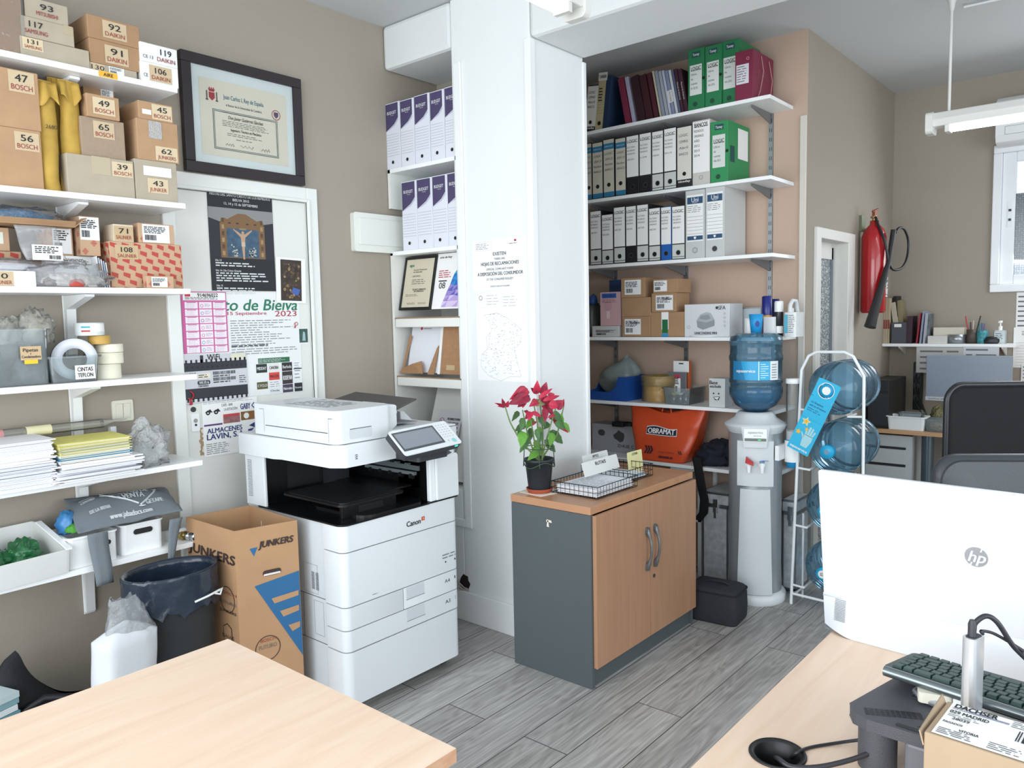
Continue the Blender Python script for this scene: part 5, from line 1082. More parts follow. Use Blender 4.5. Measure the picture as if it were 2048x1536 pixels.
red=[((1060,790),(1018,808),.022),((1058,775),(1022,797),.020),((1072,790),(1075,762),.014),((1084,790),(1093,764),.015),((1078,795),(1106,776),.008),((1088,800),(1122,790),.009),((1082,790),(1106,830),.022),((1100,812),(1131,800),.012),((1098,808),(1118,812),.017),((1050,800),(1036,814),.013),((1045,798),(1046,815),.015),((1010,815),(993,806),.006),((1009,815),(1004,797),.007),((1012,815),(1017,802),.008),((1012,812),(998,812),.007),((1062,825),(1050,838),.012),((1060,822),(1058,840),.013),((1064,824),(1085,834),.008),((1058,826),(1048,822),.008),((1104,830),(1100,838),.008),((1112,828),(1098,834),.007),((1090,815),(1090,845),.012),((1108,840),(1139,866),.013),((1070,840),(1066,850),.008),((1116,820),(1126,800),.011),((1076,800),(1060,812),.014),((1096,790),(1110,788),.008),((1070,785),(1062,776),.009),((1122,815),(1128,798),.008)]
for k,(b_,t_,w_)in enumerate(red):lp('red_bract',REDL if k%3 else REDD,b_,t_,w_*1.3,dy=-.035+.02*(k%4),dt=-.02,curl=.1+.1*(k%3),wave=.02)
grn=[((1046,862),(1042,895),.018,GL),((1080,895),(1056,920),.017,GL),((1100,862),(1127,888),.018,GD),((1062,855),(1058,886),.012,GD),((1072,858),(1078,882),.010,GD),((1120,858),(1124,825),.012,GL),((1098,845),(1088,858),.012,GD),((1038,822),(1024,842),.010,GD),((1046,835),(1042,862),.012,GD),((1108,822),(1124,850),.013,GD),((1090,800),(1072,812),.014,PALE),((1068,800),(1082,812),.012,PALE),((1128,845),(1140,865),.009,GL),((1085,858),(1070,862),.010,GL),((1040,860),(1038,876),.009,GD),((1098,832),(1118,840),.012,GD),((1084,862),(1078,890),.008,GD),((1058,870),(1040,905),.016,GD),((1090,880),(1112,905),.015,GD),((1070,880),(1082,912),.014,GL),((1105,865),(1100,892),.014,GL),((1050,848),(1030,862),.013,GD),((1078,830),(1092,855),.014,GD),((1066,835),(1052,858),.013,GL),((1110,845),(1132,858),.014,GD)]
for k,(b_,t_,w_,mm)in enumerate(grn):lp('green_leaf',mm,b_,t_,w_*1.3,dy=-.03+.02*(k%4),dt=-.015,curl=.12,serr=.08)
MB().lathe([(.001,0),(.004,.003),(.004,.007),(.001,.01)],mat('3c2a2e',.6),8,unit(1073,785,-.02)).build('flower_bud',th)
def wiretray(label,cx,cy,w,d,h,rot,lowfront=True):
 th=thing('wire_tray',label,'tray',(cx,cy,CZ+.0008),rot);WM=mat('1c1d20',.4,.3,key='black_wire')
 x0,x1,y0,y1=-w/2,w/2,-d/2,d/2;m=MB()
 for hh in(.0035,h*.5,h):m.tube([(x0,y0,hh),(x1,y0,hh),(x1,y1,hh),(x0,y1,hh)],.0018 if hh==h else .0013,WM,6,closed=True)
 n_=int(w/.022);k=0
 for i in range(n_+1):x=x0+w*i/n_;m.tube([(x,y0,h),(x,y0,.003),(x,y1,.003),(x,y1,h)],.0012,WM,5)
 n_=int(d/.022)
 for i in range(n_+1):y=y0+d*i/n_;m.tube([(x0,y,h),(x0,y,.003),(x1,y,.003),(x1,y,h)],.0012,WM,5)
 m.build('wire_frame',th);return th
t1=wiretray('black wire tray filled with white papers marked RUTA/S, beside the plant',2.745,1.875,.31,.235,.052,.0)
t2=wiretray('black wire tray with blue papers and yellow CITAR card at the cabinet far end',3.03,1.945,.22,.25,.058,.0)
for k in range(8):
 o=MB().hexa([(-.14,-.1,0),(.14,-.1,0),(.14,.1,0),(-.14,.1,0)],[(-.14,-.1,.003),(.14,-.1,.003),(.14,.1,.003),(-.14,.1,.003)],mat(('f0f1f4','e2e5ec','f2f2f2')[k%3],.7));
 if k==7:o.lines(-.12,.08,-.07,.08,9,mat('9aa1b0',.7),o=(0,0,.0034),v=(0,1,0),fill=.25,seed=3)
 o=o.build('paper_sheet');o.location=(2.745-.001*k,1.872,CZ+.0065+k*.0042);o.rotation_euler=(0,0,.04*math.sin(k*2.3));tag(o,'white papers filled up inside the wire tray marked RUTA/S','paper','papers in the RUTA/S wire tray')
for k,c in enumerate(('f0f1f4','8fa9c4','dfe6ee')):
 o=bx(-.09,.09,-.1,.1,0,.003,mat(c,.7)).build('paper_sheet');o.location=(3.03,1.945,CZ+.0065+k*.0045);o.rotation_euler=(0,0,.06*k-.05);tag(o,('white paper at the bottom of the wire tray with the yellow card','blue paper inside the wire tray with the yellow card','pale paper on top inside the wire tray with the yellow card')[k],'paper')
def divider(label,pl,pr,pt,pb,yy,c,t1_,sz,tilt=-.2,xp=None,lines_=False):
 a,b_=P(pl,pb,y=yy),P(pr,pb,y=yy);w=b_.x-a.x;h=P(pl,pt,y=yy).z-a.z
 th=thing('index_card',label,'card',(a.x,yy,a.z),0);th.rotation_euler=(tilt,0,0)
 MB().prism(rrect(0,w,0,h,.006,4,(0,0,1,1)),'y',0,.001,c).build('card',th);m=MB();m.ft(t1_,w*.5,h-sz*.8,sz,INK,y=-.001,width=min(w*.7,sz*.62*len(t1_)),bold=.02);m.build('writing',th)
TRC=mat('dcdedb',.5,key='translucent_sleeve')
divider('pale sleeve marked RUTA/S standing in the nearer wire tray',1170,1240,926,955,1.90,TRC,'RUTA/S',.022,-.3)
divider('pale sleeve marked PPTO standing behind the RUTA/S sleeve',1172,1222,912,950,1.975,TRC,'PPTO',.018,-.25)
divider('yellow sticky card marked CITAR standing in the farther wire tray',1258,1287,906,950,1.93,mat('e2dfa6',.7),'CITAR',.016,-.1)
XS=3.92
AZ=[P(1356,226,x=XS).z,P(1360,375,x=XS).z,P(1360,518.5,x=XS).z,P(1360,674.5,x=XS).z,P(1328,809,x=XS).z,P(1393,933,x=XS).z]
AE=[P(1540,200,x=XS).y,P(1542,355,x=XS).y,P(1545,510,x=XS).y,1.56,1.56,1.56]
awhat=['under leaning books and green boxes','under the middle row of binders','under the lower row of white labelled binders','holding small brown boxes and sprays','holding a blue tray and tape rolls','holding the orange bag and dark clothes']
GRB=mat('7a7c7e',.5,.4,key='grey_bracket')
rails=[P(1541,400,x=XB-.01).y,P(1372,500,x=XB-.01).y,P(1231,600,x=XB-.01).y]
for i in range(6):
 s=thing('wall_shelf',f'white alcove shelf right of the pillar, {awhat[i]}','shelf',(XS,YL-.004,AZ[i]),RA,'white shelves in the alcove')
 wl=YL-.004-AE[i];bx(0,wl,0,XB-XS-.004,-.019,0,SHELFW).build('board',s,bevel=.001)
 for ry in rails:
  lx=YL-.004-ry;
  if lx>wl:continue
  m=MB();m.prism([(.05,-.0195),(XB-XS-.02,-.0195),(XB-XS-.02,-.075),(XB-XS-.05,-.07),(.05,-.03)],'x',lx-.003,lx+.003,GRB);m.build('bracket',s)
for k,ry in enumerate(rails):
 z0=.45;z1_=2.6
 th=thing('shelf_rail',('slotted metal shelf rail on the beige wall near its right edge','slotted metal shelf rail on the beige wall behind the middle binders','slotted metal shelf rail on the beige wall near the pillar')[k],'rail',(XB-.002,ry,0),RA,'slotted rails on the alcove wall')
 m=MB();m.box(-.012,.012,-.014,0,z0,z1_,STEEL)
 for j in range(int((z1_-z0)/.05)):
  for dx in(-.006,.004):m.fr(dx,dx+.003,z0+.02+j*.05,z0+.04+j*.05,BLACK,y=-.0145)
 m.build('rail',th)
XF=XS+.02
def binder(label,l,r,t,z,body,spine,style='logic',tilt=0,d=.27,lab=None,grp=None,name='binder',xf=XF,txt=None,dark=BLACK):
 a,b_=P(l,t+60,x=xf),P(r,t+60,x=xf);zt=P((l+r)/2,t,x=xf).z
 w=a.y-b_.y-.0008;h=zt-z-.0008
 if tilt:h=h/math.cos(tilt)-.5*w*math.sin(abs(tilt))
 o=thing(name,label,'binder',(xf,a.y,z+.0006),RA,grp)
 if tilt:o.rotation_euler=(Matrix.Rotation(RA,3,'Z')@Matrix.Rotation(-tilt,3,'Y')).to_euler()
 MB().box(0,w,0,d,0,h,body).build('cover',o,bevel=.0015);m=MB();e=.0022
 rd=random.Random(int(l*7+t))
 if style=='logic':
  lw0=lab or .12
  m.fr(e,w-e,h*.3 if lab is None else h*lab,h*.985,PAPER);m.fr(e,w-e,h*.06,h*.28,spine,y=-.001)
  m.ft('LOGIC',w/2,h*.9,.024,INK,width=w*.82,bold=.01);m.fr(w*.1,w*.9,h*.875,h*.879,INK,y=-.0022)
  for k,(s_,c)in enumerate((('FACTURAS',GR),('RECIBIDAS',GR),('ORIGINALES',GR),(txt or 'AÑO 2012',INK))):m.ft(s_,w*.08,h*(.8-.055*k-(.04 if k==3 else 0)),.013,c,align='l',width=w*(.62 if k<3 else .55))
  m.disc(w/2,h*.13,min(.012,w*.24),dark,sx=.95);m.disc(w/2,h*.13,min(.012,w*.24)+.002,STEEL,rin=min(.012,w*.24),y=-.0026)
  m.fr(e,w-e,h*.02,h*.05,spine,y=-.001)
  if txt and len(txt)>12:pass
 elif style=='blue':
  m.fr(e,w-e,h*.02,h*.985,mat('cfcaba',.7));m.fr(e,w-e,h*.82,h*.92,mat('2f7da3',.6),y=-.0018);m.fr(e,w-e,h*.02,h*.1,mat('2f7da3',.6),y=-.0018);m.ft('DFH 210',w/2,h*.87,.012,Wt,width=w*.7,y=-.0026)
  for k,s_ in enumerate(('LOGIC',txt or '2013','Recibos','BANCO')):m.ft(s_,w/2,h*(.75-.09*k),.019,mat('55565c',.7),width=w*.7,shear=.2)
  m.disc(w/2,h*.22,min(.012,w*.26),dark)
 elif style=='hand':
  m.fr(e,w-e,h*.13,h*.97,mat('dcd9cf',.7));m.fr(e,w-e,h*.02,h*.12,mat('241f22',.6))
  for k,s_ in enumerate(('LOGIC','COMPRAS','Abril','BANCOS')):m.ft(s_,w*.45,h*(.84-.1*k),.02,mat('55565c',.7),width=w*.6)
  m.disc(w/2,h*.22,.011,dark);m.ft('niceday',w/2,h*.1,.016,PAPER,width=w*.8,bold=.03)
 elif style=='tall':
  m.fr(w*.08,w*.92,h*.25,h*.93,PAPER);m.fr(w*.1,w*.9,h*.8,h*.9,mat('2c4f74',.6),y=-.0018);m.ft('Uni',w/2,h*.86,.034,Wt,width=w*.36,bold=.02,y=-.0026);m.ft('System',w/2,h*.82,.008,Wt,width=w*.25,y=-.0026)
  m.fr(w*.1,w*.9,h*.27,h*.33,mat('2c4f74',.6),y=-.0018);m.fp([(w*.44,h*.318),(w*.56,h*.318),(w*.56,h*.296),(w*.5,h*.28),(w*.44,h*.296)],PAPER,y=-.0024);m.lines(w*.12,w*.85,h*.67,h*.78,4,GR,fill=.25)
  for k in range(6):m.fr(w*.1,w*.9,h*(.36+.05*k),h*(.36+.05*k)+.0012,INK,y=-.0018)
  m.disc(w/2,h*.12,.013,DKGREY if l>1400 else mat('b9bbbb',.6));m.disc(w/2,h*.12,.015,GR,rin=.013)
 elif style=='banco':
  m.fr(e,w-e,h*.2,h*.98,PAPER);m.ft('BANCOS',w/2,h*.93,.03,INK,width=w*.75,bold=.02);m.fr(w*.12,w*.88,h*.895,h*.9,INK,y=-.0022)
  for k,s_ in enumerate(('PEDIDOS','ORIGINALES','AÑO','2012','2013','2014')):m.ft(s_,w*.1,h*(.84-.075*k),.018,INK,align='l',width=w*(.55 if k<2 else .32))
  m.disc(w/2,h*.12,.011,GR,rin=.0095)
 elif style=='green':
  m.fr(w*.12,w*.85,h*.25,h*.78 if z<2.3 else h*.74,mat('d8dcd8',.7));m.fr(w*.25,w*.75,h*.86,h*.95,mat('1f4f52',.6));m.ft('Tamay',w/2,h*.905,.02,Wt,width=w*.4,bold=.02,y=-.0024)
  m.ft('LOGIC',w*.5,h*.68,.028,INK,width=w*.6,bold=.01);m.fr(w*.2,w*.8,h*.645,h*.65,INK,y=-.0024)
  for k,s_ in enumerate(('Libros','de','cuentas',txt or 'Año 2016')):m.ft(s_,w*.2,h*(.59-.075*k),.017,GR,align='l',width=w*(.34,.12,.38,.4)[k])
  m.disc(w*.45,h*.1,.013,mat('174a33',.6));m.disc(w*.96,h*.5,.008,BLACK,y=-.0024)
 m.build('spine_label',o);return o
WSP=mat('cdd0cc',.6,key='binder_spine');BKB=mat('1b1b20',.5,key='binder_black');MRB=mat('2b2c30',.5,key='binder_marbled',var=.6,bscale=160)
g2,g3='binders on the second alcove shelf','binders on the third alcove shelf'
z=AZ[1]
binder('thin blue banded binder cut off by the pillar on second alcove shelf',1172,1184,286,z,BKB,WSP,'blue',grp=g2)
binder('blue banded binder, second from the pillar on second alcove shelf',1185,1206,284,z,BKB,WSP,'blue',grp=g2)
binder('blue banded binder, third from the pillar on second alcove shelf',1207,1229,277,z,BKB,WSP,'blue',grp=g2,txt='2012')
binder('blue banded binder, last blue one before the white labels',1231,1252,275,z,BKB,WSP,'blue',grp=g2)
binder('black footed white label binder right after the blue banded ones, second shelf',1253,1278,270,z,MRB,BKB,grp=g2)
binder('black footed white label binder, second after the blue banded ones',1279,1303,265,z,MRB,BKB,grp=g2,txt='Nº 1 A Nº 399')
binder('white footed white label binder, third after the blue banded ones',1304,1327,261,z,BKB,WSP,grp=g2,txt='Nº 400 A 810')
binder('white footed white label binder left of the handwritten black footed one',1328,1353,255,z,BKB,WSP,grp=g2,txt='Nº 811 A 1170')
binder('handwritten binder with black foot next to the BANCOS file',1354,1384,250,z,MRB,BKB,'hand',grp=g2)
binder('tall white BANCOS box file beside the green box',1385,1420,240,z,mat('c9c6bf',.6),WSP,'banco',name='box_file')
g=binder('green box file with white label at the right end of second alcove shelf',1421,1456,242,z,mat('2f8f57',.5,key='green_board'),WSP,'green',name='box_file',txt='Año 2015')
m=MB();w=P(1421,300,x=XF).y-P(1456,300,x=XF).y;h=P(1438,242,x=XF).z-z
m.quad((w+.001,.12,h*.42),(w+.001,.25,h*.42),(w+.001,.25,h*.92),(w+.001,.12,h*.92),PAPER)
m.quad((w+.001,.03,h*.34),(w+.001,.08,h*.34),(w+.001,.08,h*.6),(w+.001,.03,h*.6),mat('1f4f52',.6));m.build('side_label',g)
z=AZ[2]
row3=[(1181,1203,421,WSP,BKB,'AÑO 2017'),(1204,1227,428,WSP,BKB,'AÑO 2018'),(1228,1251,413,WSP,BKB,'AÑO 2018'),(1252,1273,411,BKB,BKB,'AÑO 2018'),(1274,1297,408,WSP,MRB,'AÑO 2018'),(1298,1321,415,WSP,BKB,'AÑO 2019'),(1322,1343,413,mat('1f5fae',.5,key='binder_blue'),mat('1f5fae',.5,key='binder_blue'),'AÑO 2019'),(1344,1370,411,WSP,MRB,'AÑO 2019')]
p3=['nearest the pillar','second from the pillar, hanging lowest label','third from the pillar','fourth from the pillar, with a black foot','fifth from the pillar, tallest label','just left of the blue binder','the blue one','between the blue binder and the grey box files']
for(l,r,t,sp_,bd,tx),pz in zip(row3,p3):binder(f'white labelled binder on third shelf, {pz}',l,r,t,z,bd,sp_,grp=g3,txt=tx)
binder('grey box file with dark blue banded label, left one of the two',1371,1410,380,z,mat('c6c8c6',.6),WSP,'tall',name='box_file',grp='grey box files')
binder('grey box file with dark blue banded label, right one of the two',1411,1449,374,z,mat('c6c8c6',.6),WSP,'tall',name='box_file',grp='grey box files')
z=AZ[0]
GBD=mat('267a4c',.5,key='green_board_dark')
binder('green box file on the top alcove shelf, leftmost of the three',1376,1409,97,z,GBD,WSP,'green',name='box_file',grp='green box files on the top shelf',txt='01 02 03')
binder('green box file on the top alcove shelf, middle of the three',1410,1443,90,z,GBD,WSP,'green',name='box_file',grp='green box files on the top shelf')
binder('green box file on the top alcove shelf, behind the burgundy box',1443,1478,80,z,GBD,WSP,'green',name='box_file',grp='green box files on the top shelf',xf=XF+.02)
q=P(1470,150,x=XS+.0);th=thing('document_box','burgundy document box with white label and side cords on the top alcove shelf','box',(XS+.0,P(1470,150,x=XS).y,AZ[0]+.0006),RA)
w=P(1470,150,x=XS).y-P(1507,150,x=XS).y;h=P(1488,101,x=XS).z-AZ[0];BU=mat('7a2140',.5,key='burgundy_board')
MB().box(0,w,0,.26,0,h,BU).build('box',th,bevel=.004);m=MB();m.fr(w*.08,w*.75,h*.32,h*.72,mat('d8d4dc',.6));m.lines(w*.12,w*.7,h*.35,h*.7,7,GR,fill=.3);m.disc(w*.7,h*.82,.008,mat('c98a8a',.5),rin=.005);m.build('label',th)
m=MB();m.tube([(w+.003,.09,h*.92),(w+.012,.10,h*.6),(w+.008,.07,h*.2),(w+.003,.05,0.01)],.0022,mat('b98a86',.6),6);m.tube([(w+.003,.19,h*.9),(w+.014,.21,h*.5),(w+.005,.2,.01)],.0022,mat('b98a86',.6),6);m.build('cord',th)
m=MB();m.text('BESCANE',(w+.001,.12,h*.55),(0,1,0),(0,0,1),.045,mat('93505f',.6),width=.12);m.build('lettering',th)
binder('white spined binder half hidden behind the pillar on the top shelf',1168,1190,168,z,mat('2a3550',.5),WSP,'hand',tilt=-.12)
o=binder('navy binder with aged ruled spine leaning on the top shelf',1188,1214,150,z,mat('1f3350',.5,key='binder_navy'),WSP,'none',tilt=-.12)
w=.062;h=.33;m=MB();m.fr(.004,w-.006,.0,h*.99,mat('b8ab85',.7));m.fr(.0,w,h*.86,h,mat('d5d2c8',.7),y=-.0018);m.ft('CARRIER',w/2,h*.93,.024,INK,width=w*.8,bold=.02)
for k in range(10):m.fr(.006,w-.01,h*(.3+.05*k),h*(.3+.05*k)+.001,GR,y=-.002)
m.lines(.01,w*.7,h*.5,h*.75,5,INK,fill=.4);m.disc(w*.5,h*.13,.012,BLACK);m.build('spine_sheet',o)
books=[(1229,1241,158,'7a2742','thin burgundy book'),(1243,1250,156,'a9a7bd','thin pale lilac booklet'),(1254,1270,154,'33141d','dark maroon book, first'),(1271,1285,152,'3b151f','dark maroon book, second'),(1287,1296,148,'4a1a24','maroon book, third'),(1298,1302,144,'b9b49e','cream booklet'),(1303,1309,144,'8d94a6','pale blue booklet'),(1310,1316,144,'9fa3ad','grey booklet'),(1317,1322,143,'b3b9cc','lilac grey booklet'),(1323,1329,143,'7f8aa6','blue grey booklet'),(1330,1335,142,'c4c6cc','light grey booklet'),(1336,1340,141,'59607a','slate booklet'),(1341,1347,140,'3c1c2c','dark plum book with white print'),(1348,1356,140,'3a1a28','dark plum book at the right end')]
for k,(l,r,t,c,nm)in enumerate(books):
 xf=XS+.03;a,b_=P(l+22,230,x=xf),P(r+22,230,x=xf);w=max(.006,(a.y-b_.y)*.97-.001);zt=P(l,t,x=xf).z
 tl=.19;hh=(zt-AZ[0])/math.cos(tl)-w*.2
 o=thing('book',f'{nm}, leaning between the navy binder and green boxes','book',(xf,a.y,AZ[0]+.001),RA,'leaning books on the top alcove shelf');o.rotation_euler=(Matrix.Rotation(RA,3,'Z')@Matrix.Rotation(-tl,3,'Y')).to_euler()
 MB().box(0,w,0,.2,0,hh,mat(c,.6)).build('cover',o,bevel=.001)
 if k in(12,13):m=MB();m.text('Manual de Empresa',(w*.5,-.002,hh*.5),(0,0,-1),(1,0,0),.01,Wt,width=hh*.4);m.build('lettering',o)
 if k==9:m=MB();m.fr(-.008,.022,hh*.28,hh*.55,mat('d0d0d0',.6),y=-.003);m.text('FACTURAS',(w*.5,-.004,hh*.41),(0,0,-1),(1,0,0),.014,INK,width=hh*.22);m.build('paper_tag',o)
z=AZ[3]+.0005
bl=mat('2f64b5',.6);pkm=mat('d0a8ac',.6,key='pink_print')
def bulb(q,w,h):q.disc(w*.4,h*.58,w*.2,mat('c79aa0',.6));q.fr(w*.32,w*.48,h*.22,h*.5,mat('dfc6c8',.6))
a=carton('flat white printed box under the pink light bulb box',1184,1238,652,z,XS+.03,.16,mat('c9c9c7',.6),'x',notes=[(.1,.95,.1,.7,'#','',None)])
a2=carton('tall pink light bulb carton with blue logo on the fourth alcove shelf',1200,1241,584,a,XS+.04,.1,pkm,'x',notes=[(.1,.8,.82,.96,'FERROBOX','',bl)])
m=MB();bulb(m,a2.w,a2.h);m.lines(a2.w*.1,a2.w*.9,a2.h*.68,a2.h*.8,3,mat('8f6a70',.6),fill=.35);m.build('picture',a2.o)
carton('tall dark blue carton standing behind the pink light bulb box',1218,1243,560,a.zt+.0,XS+.15,.1,mat('23406a',.5),'x',notes=[(.05,.95,.75,.95,'AKUA7','',None)])
th=thing('plastic_bag','dark grey plastic bag with blue handle strip next to the pillar, fourth shelf','bag',(XS+.14,P(1188,660,x=XS+.12).y+.03,z),RA)
heap('sack',th,0,0,0,.07,.08,.16,mat('4a4d4b',.4,bump=.8,bscale=25),6,.3,n=30);heap('blue_strip',th,.035,-.03,.2,.025,.03,.04,mat('2c4f8f',.4),3,.2)
BXL=(.2,.92,.12,.92,'#','Vaillant',WHITE)
a=carton('brown parts box with white label, bottom of the left stack on fourth shelf',1244,1300,633,z,XS+.03,.15,KRAFT2,'x',note=(.1,.68,.12,.88,'#','Vaillant',WHITE))
a=carton('brown parts box without label, middle of the left stack on fourth shelf',1243,1301,595,a,XS+.03,.15,KRAFT2,'x')
a=carton('brown parts box with white label, top of the left stack on fourth shelf',1242,1289,556,a,XS+.03,.16,KRAFT2,'x',note=(.16,.85,.15,.9,'#','',WHITE))
a=carton('brown parts box closed with green tape, bottom of the right stack',1301,1369,624,z,XS+.035,.15,KRAFT2,'x',notes=[(.33,.54,.3,1.0,'','',PAPER),(.35,.52,.16,.7,'','',mat('1f6b3f',.5)),(.34,.53,.0,.14,'','',mat('2f8fc0',.5))])
a=carton('brown parts box with white barcode label, middle of the right stack',1303,1352,586,a,XS+.03,.16,KRAFT2,'x',note=(.18,.88,.1,.88,'#','Vaillant',WHITE))
carton('brown parts box with small white label, top of the right stack',1306,1355,558,a,XS+.03,.16,KRAFT2,'x',note=(.04,.58,.12,.9,'#','',WHITE))
a=carton('white carton with grey pump drawing on the fourth alcove shelf',1369,1459,608,z,XS+.03,.17,mat('d2d4d8',.6,key='white_carton'),'x')
m=MB();w,h=a.w,a.h;GD1,GD2=mat('8d9298',.6),mat('a9adb2',.6)
m.ft('SFA',w*.84,h*.88,.03,DKGREY,width=w*.16,bold=.01);m.disc(w*.73,h*.88,.008,DKGREY);m.ft('SANICONDENS MINI',w*.48,h*.12,.02,DKGREY,width=w*.5,bold=.02)
m.fp([(w*.28,h*.5),(w*.5,h*.44),(w*.68,h*.52),(w*.68,h*.34),(w*.42,h*.22),(w*.3,h*.3)],GD1);m.fp([(w*.28,h*.5),(w*.5,h*.44),(w*.68,h*.52),(w*.6,h*.72),(w*.5,h*.76),(w*.36,h*.68)],GD2,y=-.0018);m.fp([(w*.34,h*.55),(w*.5,h*.52),(w*.6,h*.56),(w*.55,h*.68),(w*.38,h*.65)],GD1,y=-.0022)
for k in range(4):m.disc(w*.9,h*(.7-.12*k),.006,GD1,rin=.0045,seg=10)
m.disc(w*.1,h*.3,.009,GD1,rin=.0075);m.build('print',a.o)
o=MB().lathe([(0,0),(.06,0),(.072,.004),(.076,.01),(.072,.012),(.06,.006),(0,.005)],mat('e9ecee',.3),32).build('round_dish');o.location=(XS+.0,0,0);q=P(1404,667,x=XS+.02);o.location=(XS+.055-.02,q.y,z);o.scale=(.35,1.1,.8);tag(o,'round white plastic lid lying in front of the pump carton','lid')
th=thing('picture_frame','','');bpy.data.objects.remove(th)
q0,q1=P(1478,660,x=XB-.1),P(1522,660,x=XB-.1);h=P(1500,615,x=XB-.1).z-z
th=thing('framed_leaflet','grey metal photo frame standing behind the spray cans on fourth shelf','photo frame',(XB-.1,q0.y,z),RA);w=q0.y-q1.y
m=MB();f_=.007
for a_ in((0,w,0,f_),(0,w,h-f_,h),(0,f_,f_,h-f_),(w-f_,w,f_,h-f_)):m.box(a_[0],a_[1],0,.01,a_[2],a_[3],mat('9aa2a6',.35,.7))
m.build('frame',th);m=MB();m.box(f_,w-f_,.003,.009,f_,h-f_,mat('bcc8cc',.4));m.fr(w*.25,w*.95,.01,h*.62,PAPER,y=.002);m.lines(w*.42,w*.7,h*.2,h*.48,3,INK,y=.001,fill=.5);m.build('leaflet',th)
def can(label,px,pt,r,xf,cols,name='spray_can',cat='spray can'):
 q=P(px,pt,x=xf+r);h=q.z-z;th=thing(name,label,cat,(xf+r,q.y,z),0)
 return th,h
th,h=can('dark blue spray can with yellow band behind the blue paper cup',1534,592,.026,XS+.05,None)
MB().lathe([(.0,0),(.025,.0),(.026,.004),(.026,h*.52),(.022,h*.56)],mat('6a5a78',.35,.3),28,cap=False).build('body',th);MB().lathe([(.0262,h*.45),(.0262,h*.53)],mat('c99a2f',.4),28,cap=False).build('yellow_band',th);MB().lathe([(.0255,h*.53),(.026,h*.56),(.0255,h*.98),(.02,h),(0,h)],mat('1f2a78',.3,key='navy_cap'),28,cap=False).build('cap',th)
th,h=can('white and black spray can between the blue can and white jerrycan',1558,602,.022,XS+.06,None)
MB().lathe([(0,0),(.022,0),(.022,h*.7)],mat('2a2c30',.35),24,cap=False).build('body',th);MB().lathe([(.0225,h*.1),(.0225,h*.3)],PAPER,24,cap=False).build('label',th);MB().lathe([(.023,h*.7),(.023,h*.95),(.02,h),(0,h)],WHITE,24,cap=False).build('cap',th)
o=MB().lathe([(0,0),(.02,0),(.02,P(1546,598,x=XS+.15).z-z),(0,P(1546,598,x=XS+.15).z-z)],mat('28336f',.4),20,cap=False).build('blue_bottle');o.location=(XS+.16,P(1549,620,x=XS+.15).y,z);tag(o,'dark blue bottle top peeking behind the white capped spray can','bottle')
q0,q1=P(1567,640,x=XS+.05),P(1592,640,x=XS+.05);w=q0.y-q1.y;h=P(1580,599,x=XS+.05).z-z
th=thing('jerrycan','white plastic jerrycan with handle at the right end of fourth shelf','jerrycan',(XS+.05,q0.y,z),RA);JW=mat('d8dcdc',.35,key='hdpe_white')
m=MB();m.prism(rrect(0,w,0,.12,.012,4),'z',0,h*.66,JW,True);m.build('body',th,bevel=.006)
m=MB();m.tube([(w*.5,.0,h*.66),(w*.5,.005,h*.85),(w*.5,.03,h*.97),(w*.5,.08,h*.97),(w*.5,.105,h*.66)],.011,JW,10);m.build('handle',th);MB().lathe([(.013,0),(.013,.02)],JW,18,(w*.5,.02,h*.66+.001)).build('cap',th)
m=MB();m.fr(w*.05,w*.35,h*.1,h*.6,mat('4fa6bf',.5));m.lines(w*.4,w*.95,h*.1,h*.6,10,GR,fill=.3);m.build('label',th)
for(l,r,t,lb)in((1494,1512,640,'small white torn leaflet box behind the blue paper cup, left'),(1527,1549,634,'white leaflet with black stripe right of the blue paper cup')):
 q0,q1=P(l,650,x=XS+.035),P(r,650,x=XS+.035);o=bx(0,q0.y-q1.y,0,.02,0,P(l,t,x=XS+.035).z-z,PAPER).build('small_box');o.location=(XS+.035,q0.y,z);o.rotation_euler=(0,0,RA);tag(o,lb,'box')
z=AZ[4]+.0005
q0,q1=P(1176,780,x=XS+.02),P(1252,780,x=XS+.02)
th=thing('blue_tray','blue open front plastic tray with grey bag on the fifth alcove shelf','bin',(XS+.02,q0.y,z),RA);w=q0.y-q1.y;BLP=mat('1f4f9a',.35,key='blue_plastic');h=.145
m=MB();m.box(0,w,0,.26,0,.004,BLP)
for x in(0,w-.004):m.prism([(0,0),(.26,0),(.26,h),(.16,h),(.09,h*.42),(0,h*.35)]if x==0 else[(0,0),(.26,0),(.26,h),(.02,h),(0,h*.95)],'x',x,x+.004,BLP)
m.box(0,w,0,.004,0,h*.35,BLP);m.box(0,w,.256,.26,0,h,BLP);m.fp([(w*.55,0),(w,0),(w,h),(w*.8,h),(w*.72,h*.55),(w*.58,h*.36)],BLP,y=-.0005);m.build('tray',th,bevel=.002)
th=thing('plastic_bag','crumpled grey plastic sack with pointed top lying in the blue tray','bag',(XS+.15,q0.y-w*.42,z+.012),RA)
def sack(u,q):
 a=2*math.pi*u;r=math.sin(math.pi*min(.97,.1+q*.9))**.7*min(1,.45+q);n=1+.25*noise.noise(Vector((math.cos(a)*1.5,math.sin(a)*1.5,q*3)))
 return(.145*r*n*math.cos(a)+.07*q**2,.09*r*n*math.sin(a),.0+q*.24+.02*math.cos(a)*q)
MB().grid(sack,40,22,mat('7b8583',.35,key='grey_sack',bump=.8,bscale=28),wu=True).build('sack',th)
q0,q1=P(1269,770,x=XS+.05),P(1333,770,x=XS+.05);r=(q0.y-q1.y)/2;cy=(q0.y+q1.y)/2;h=P(1300,750,x=XS+.05+r).z-z
YT=mat('b8924a',.4,key='amber_tape')
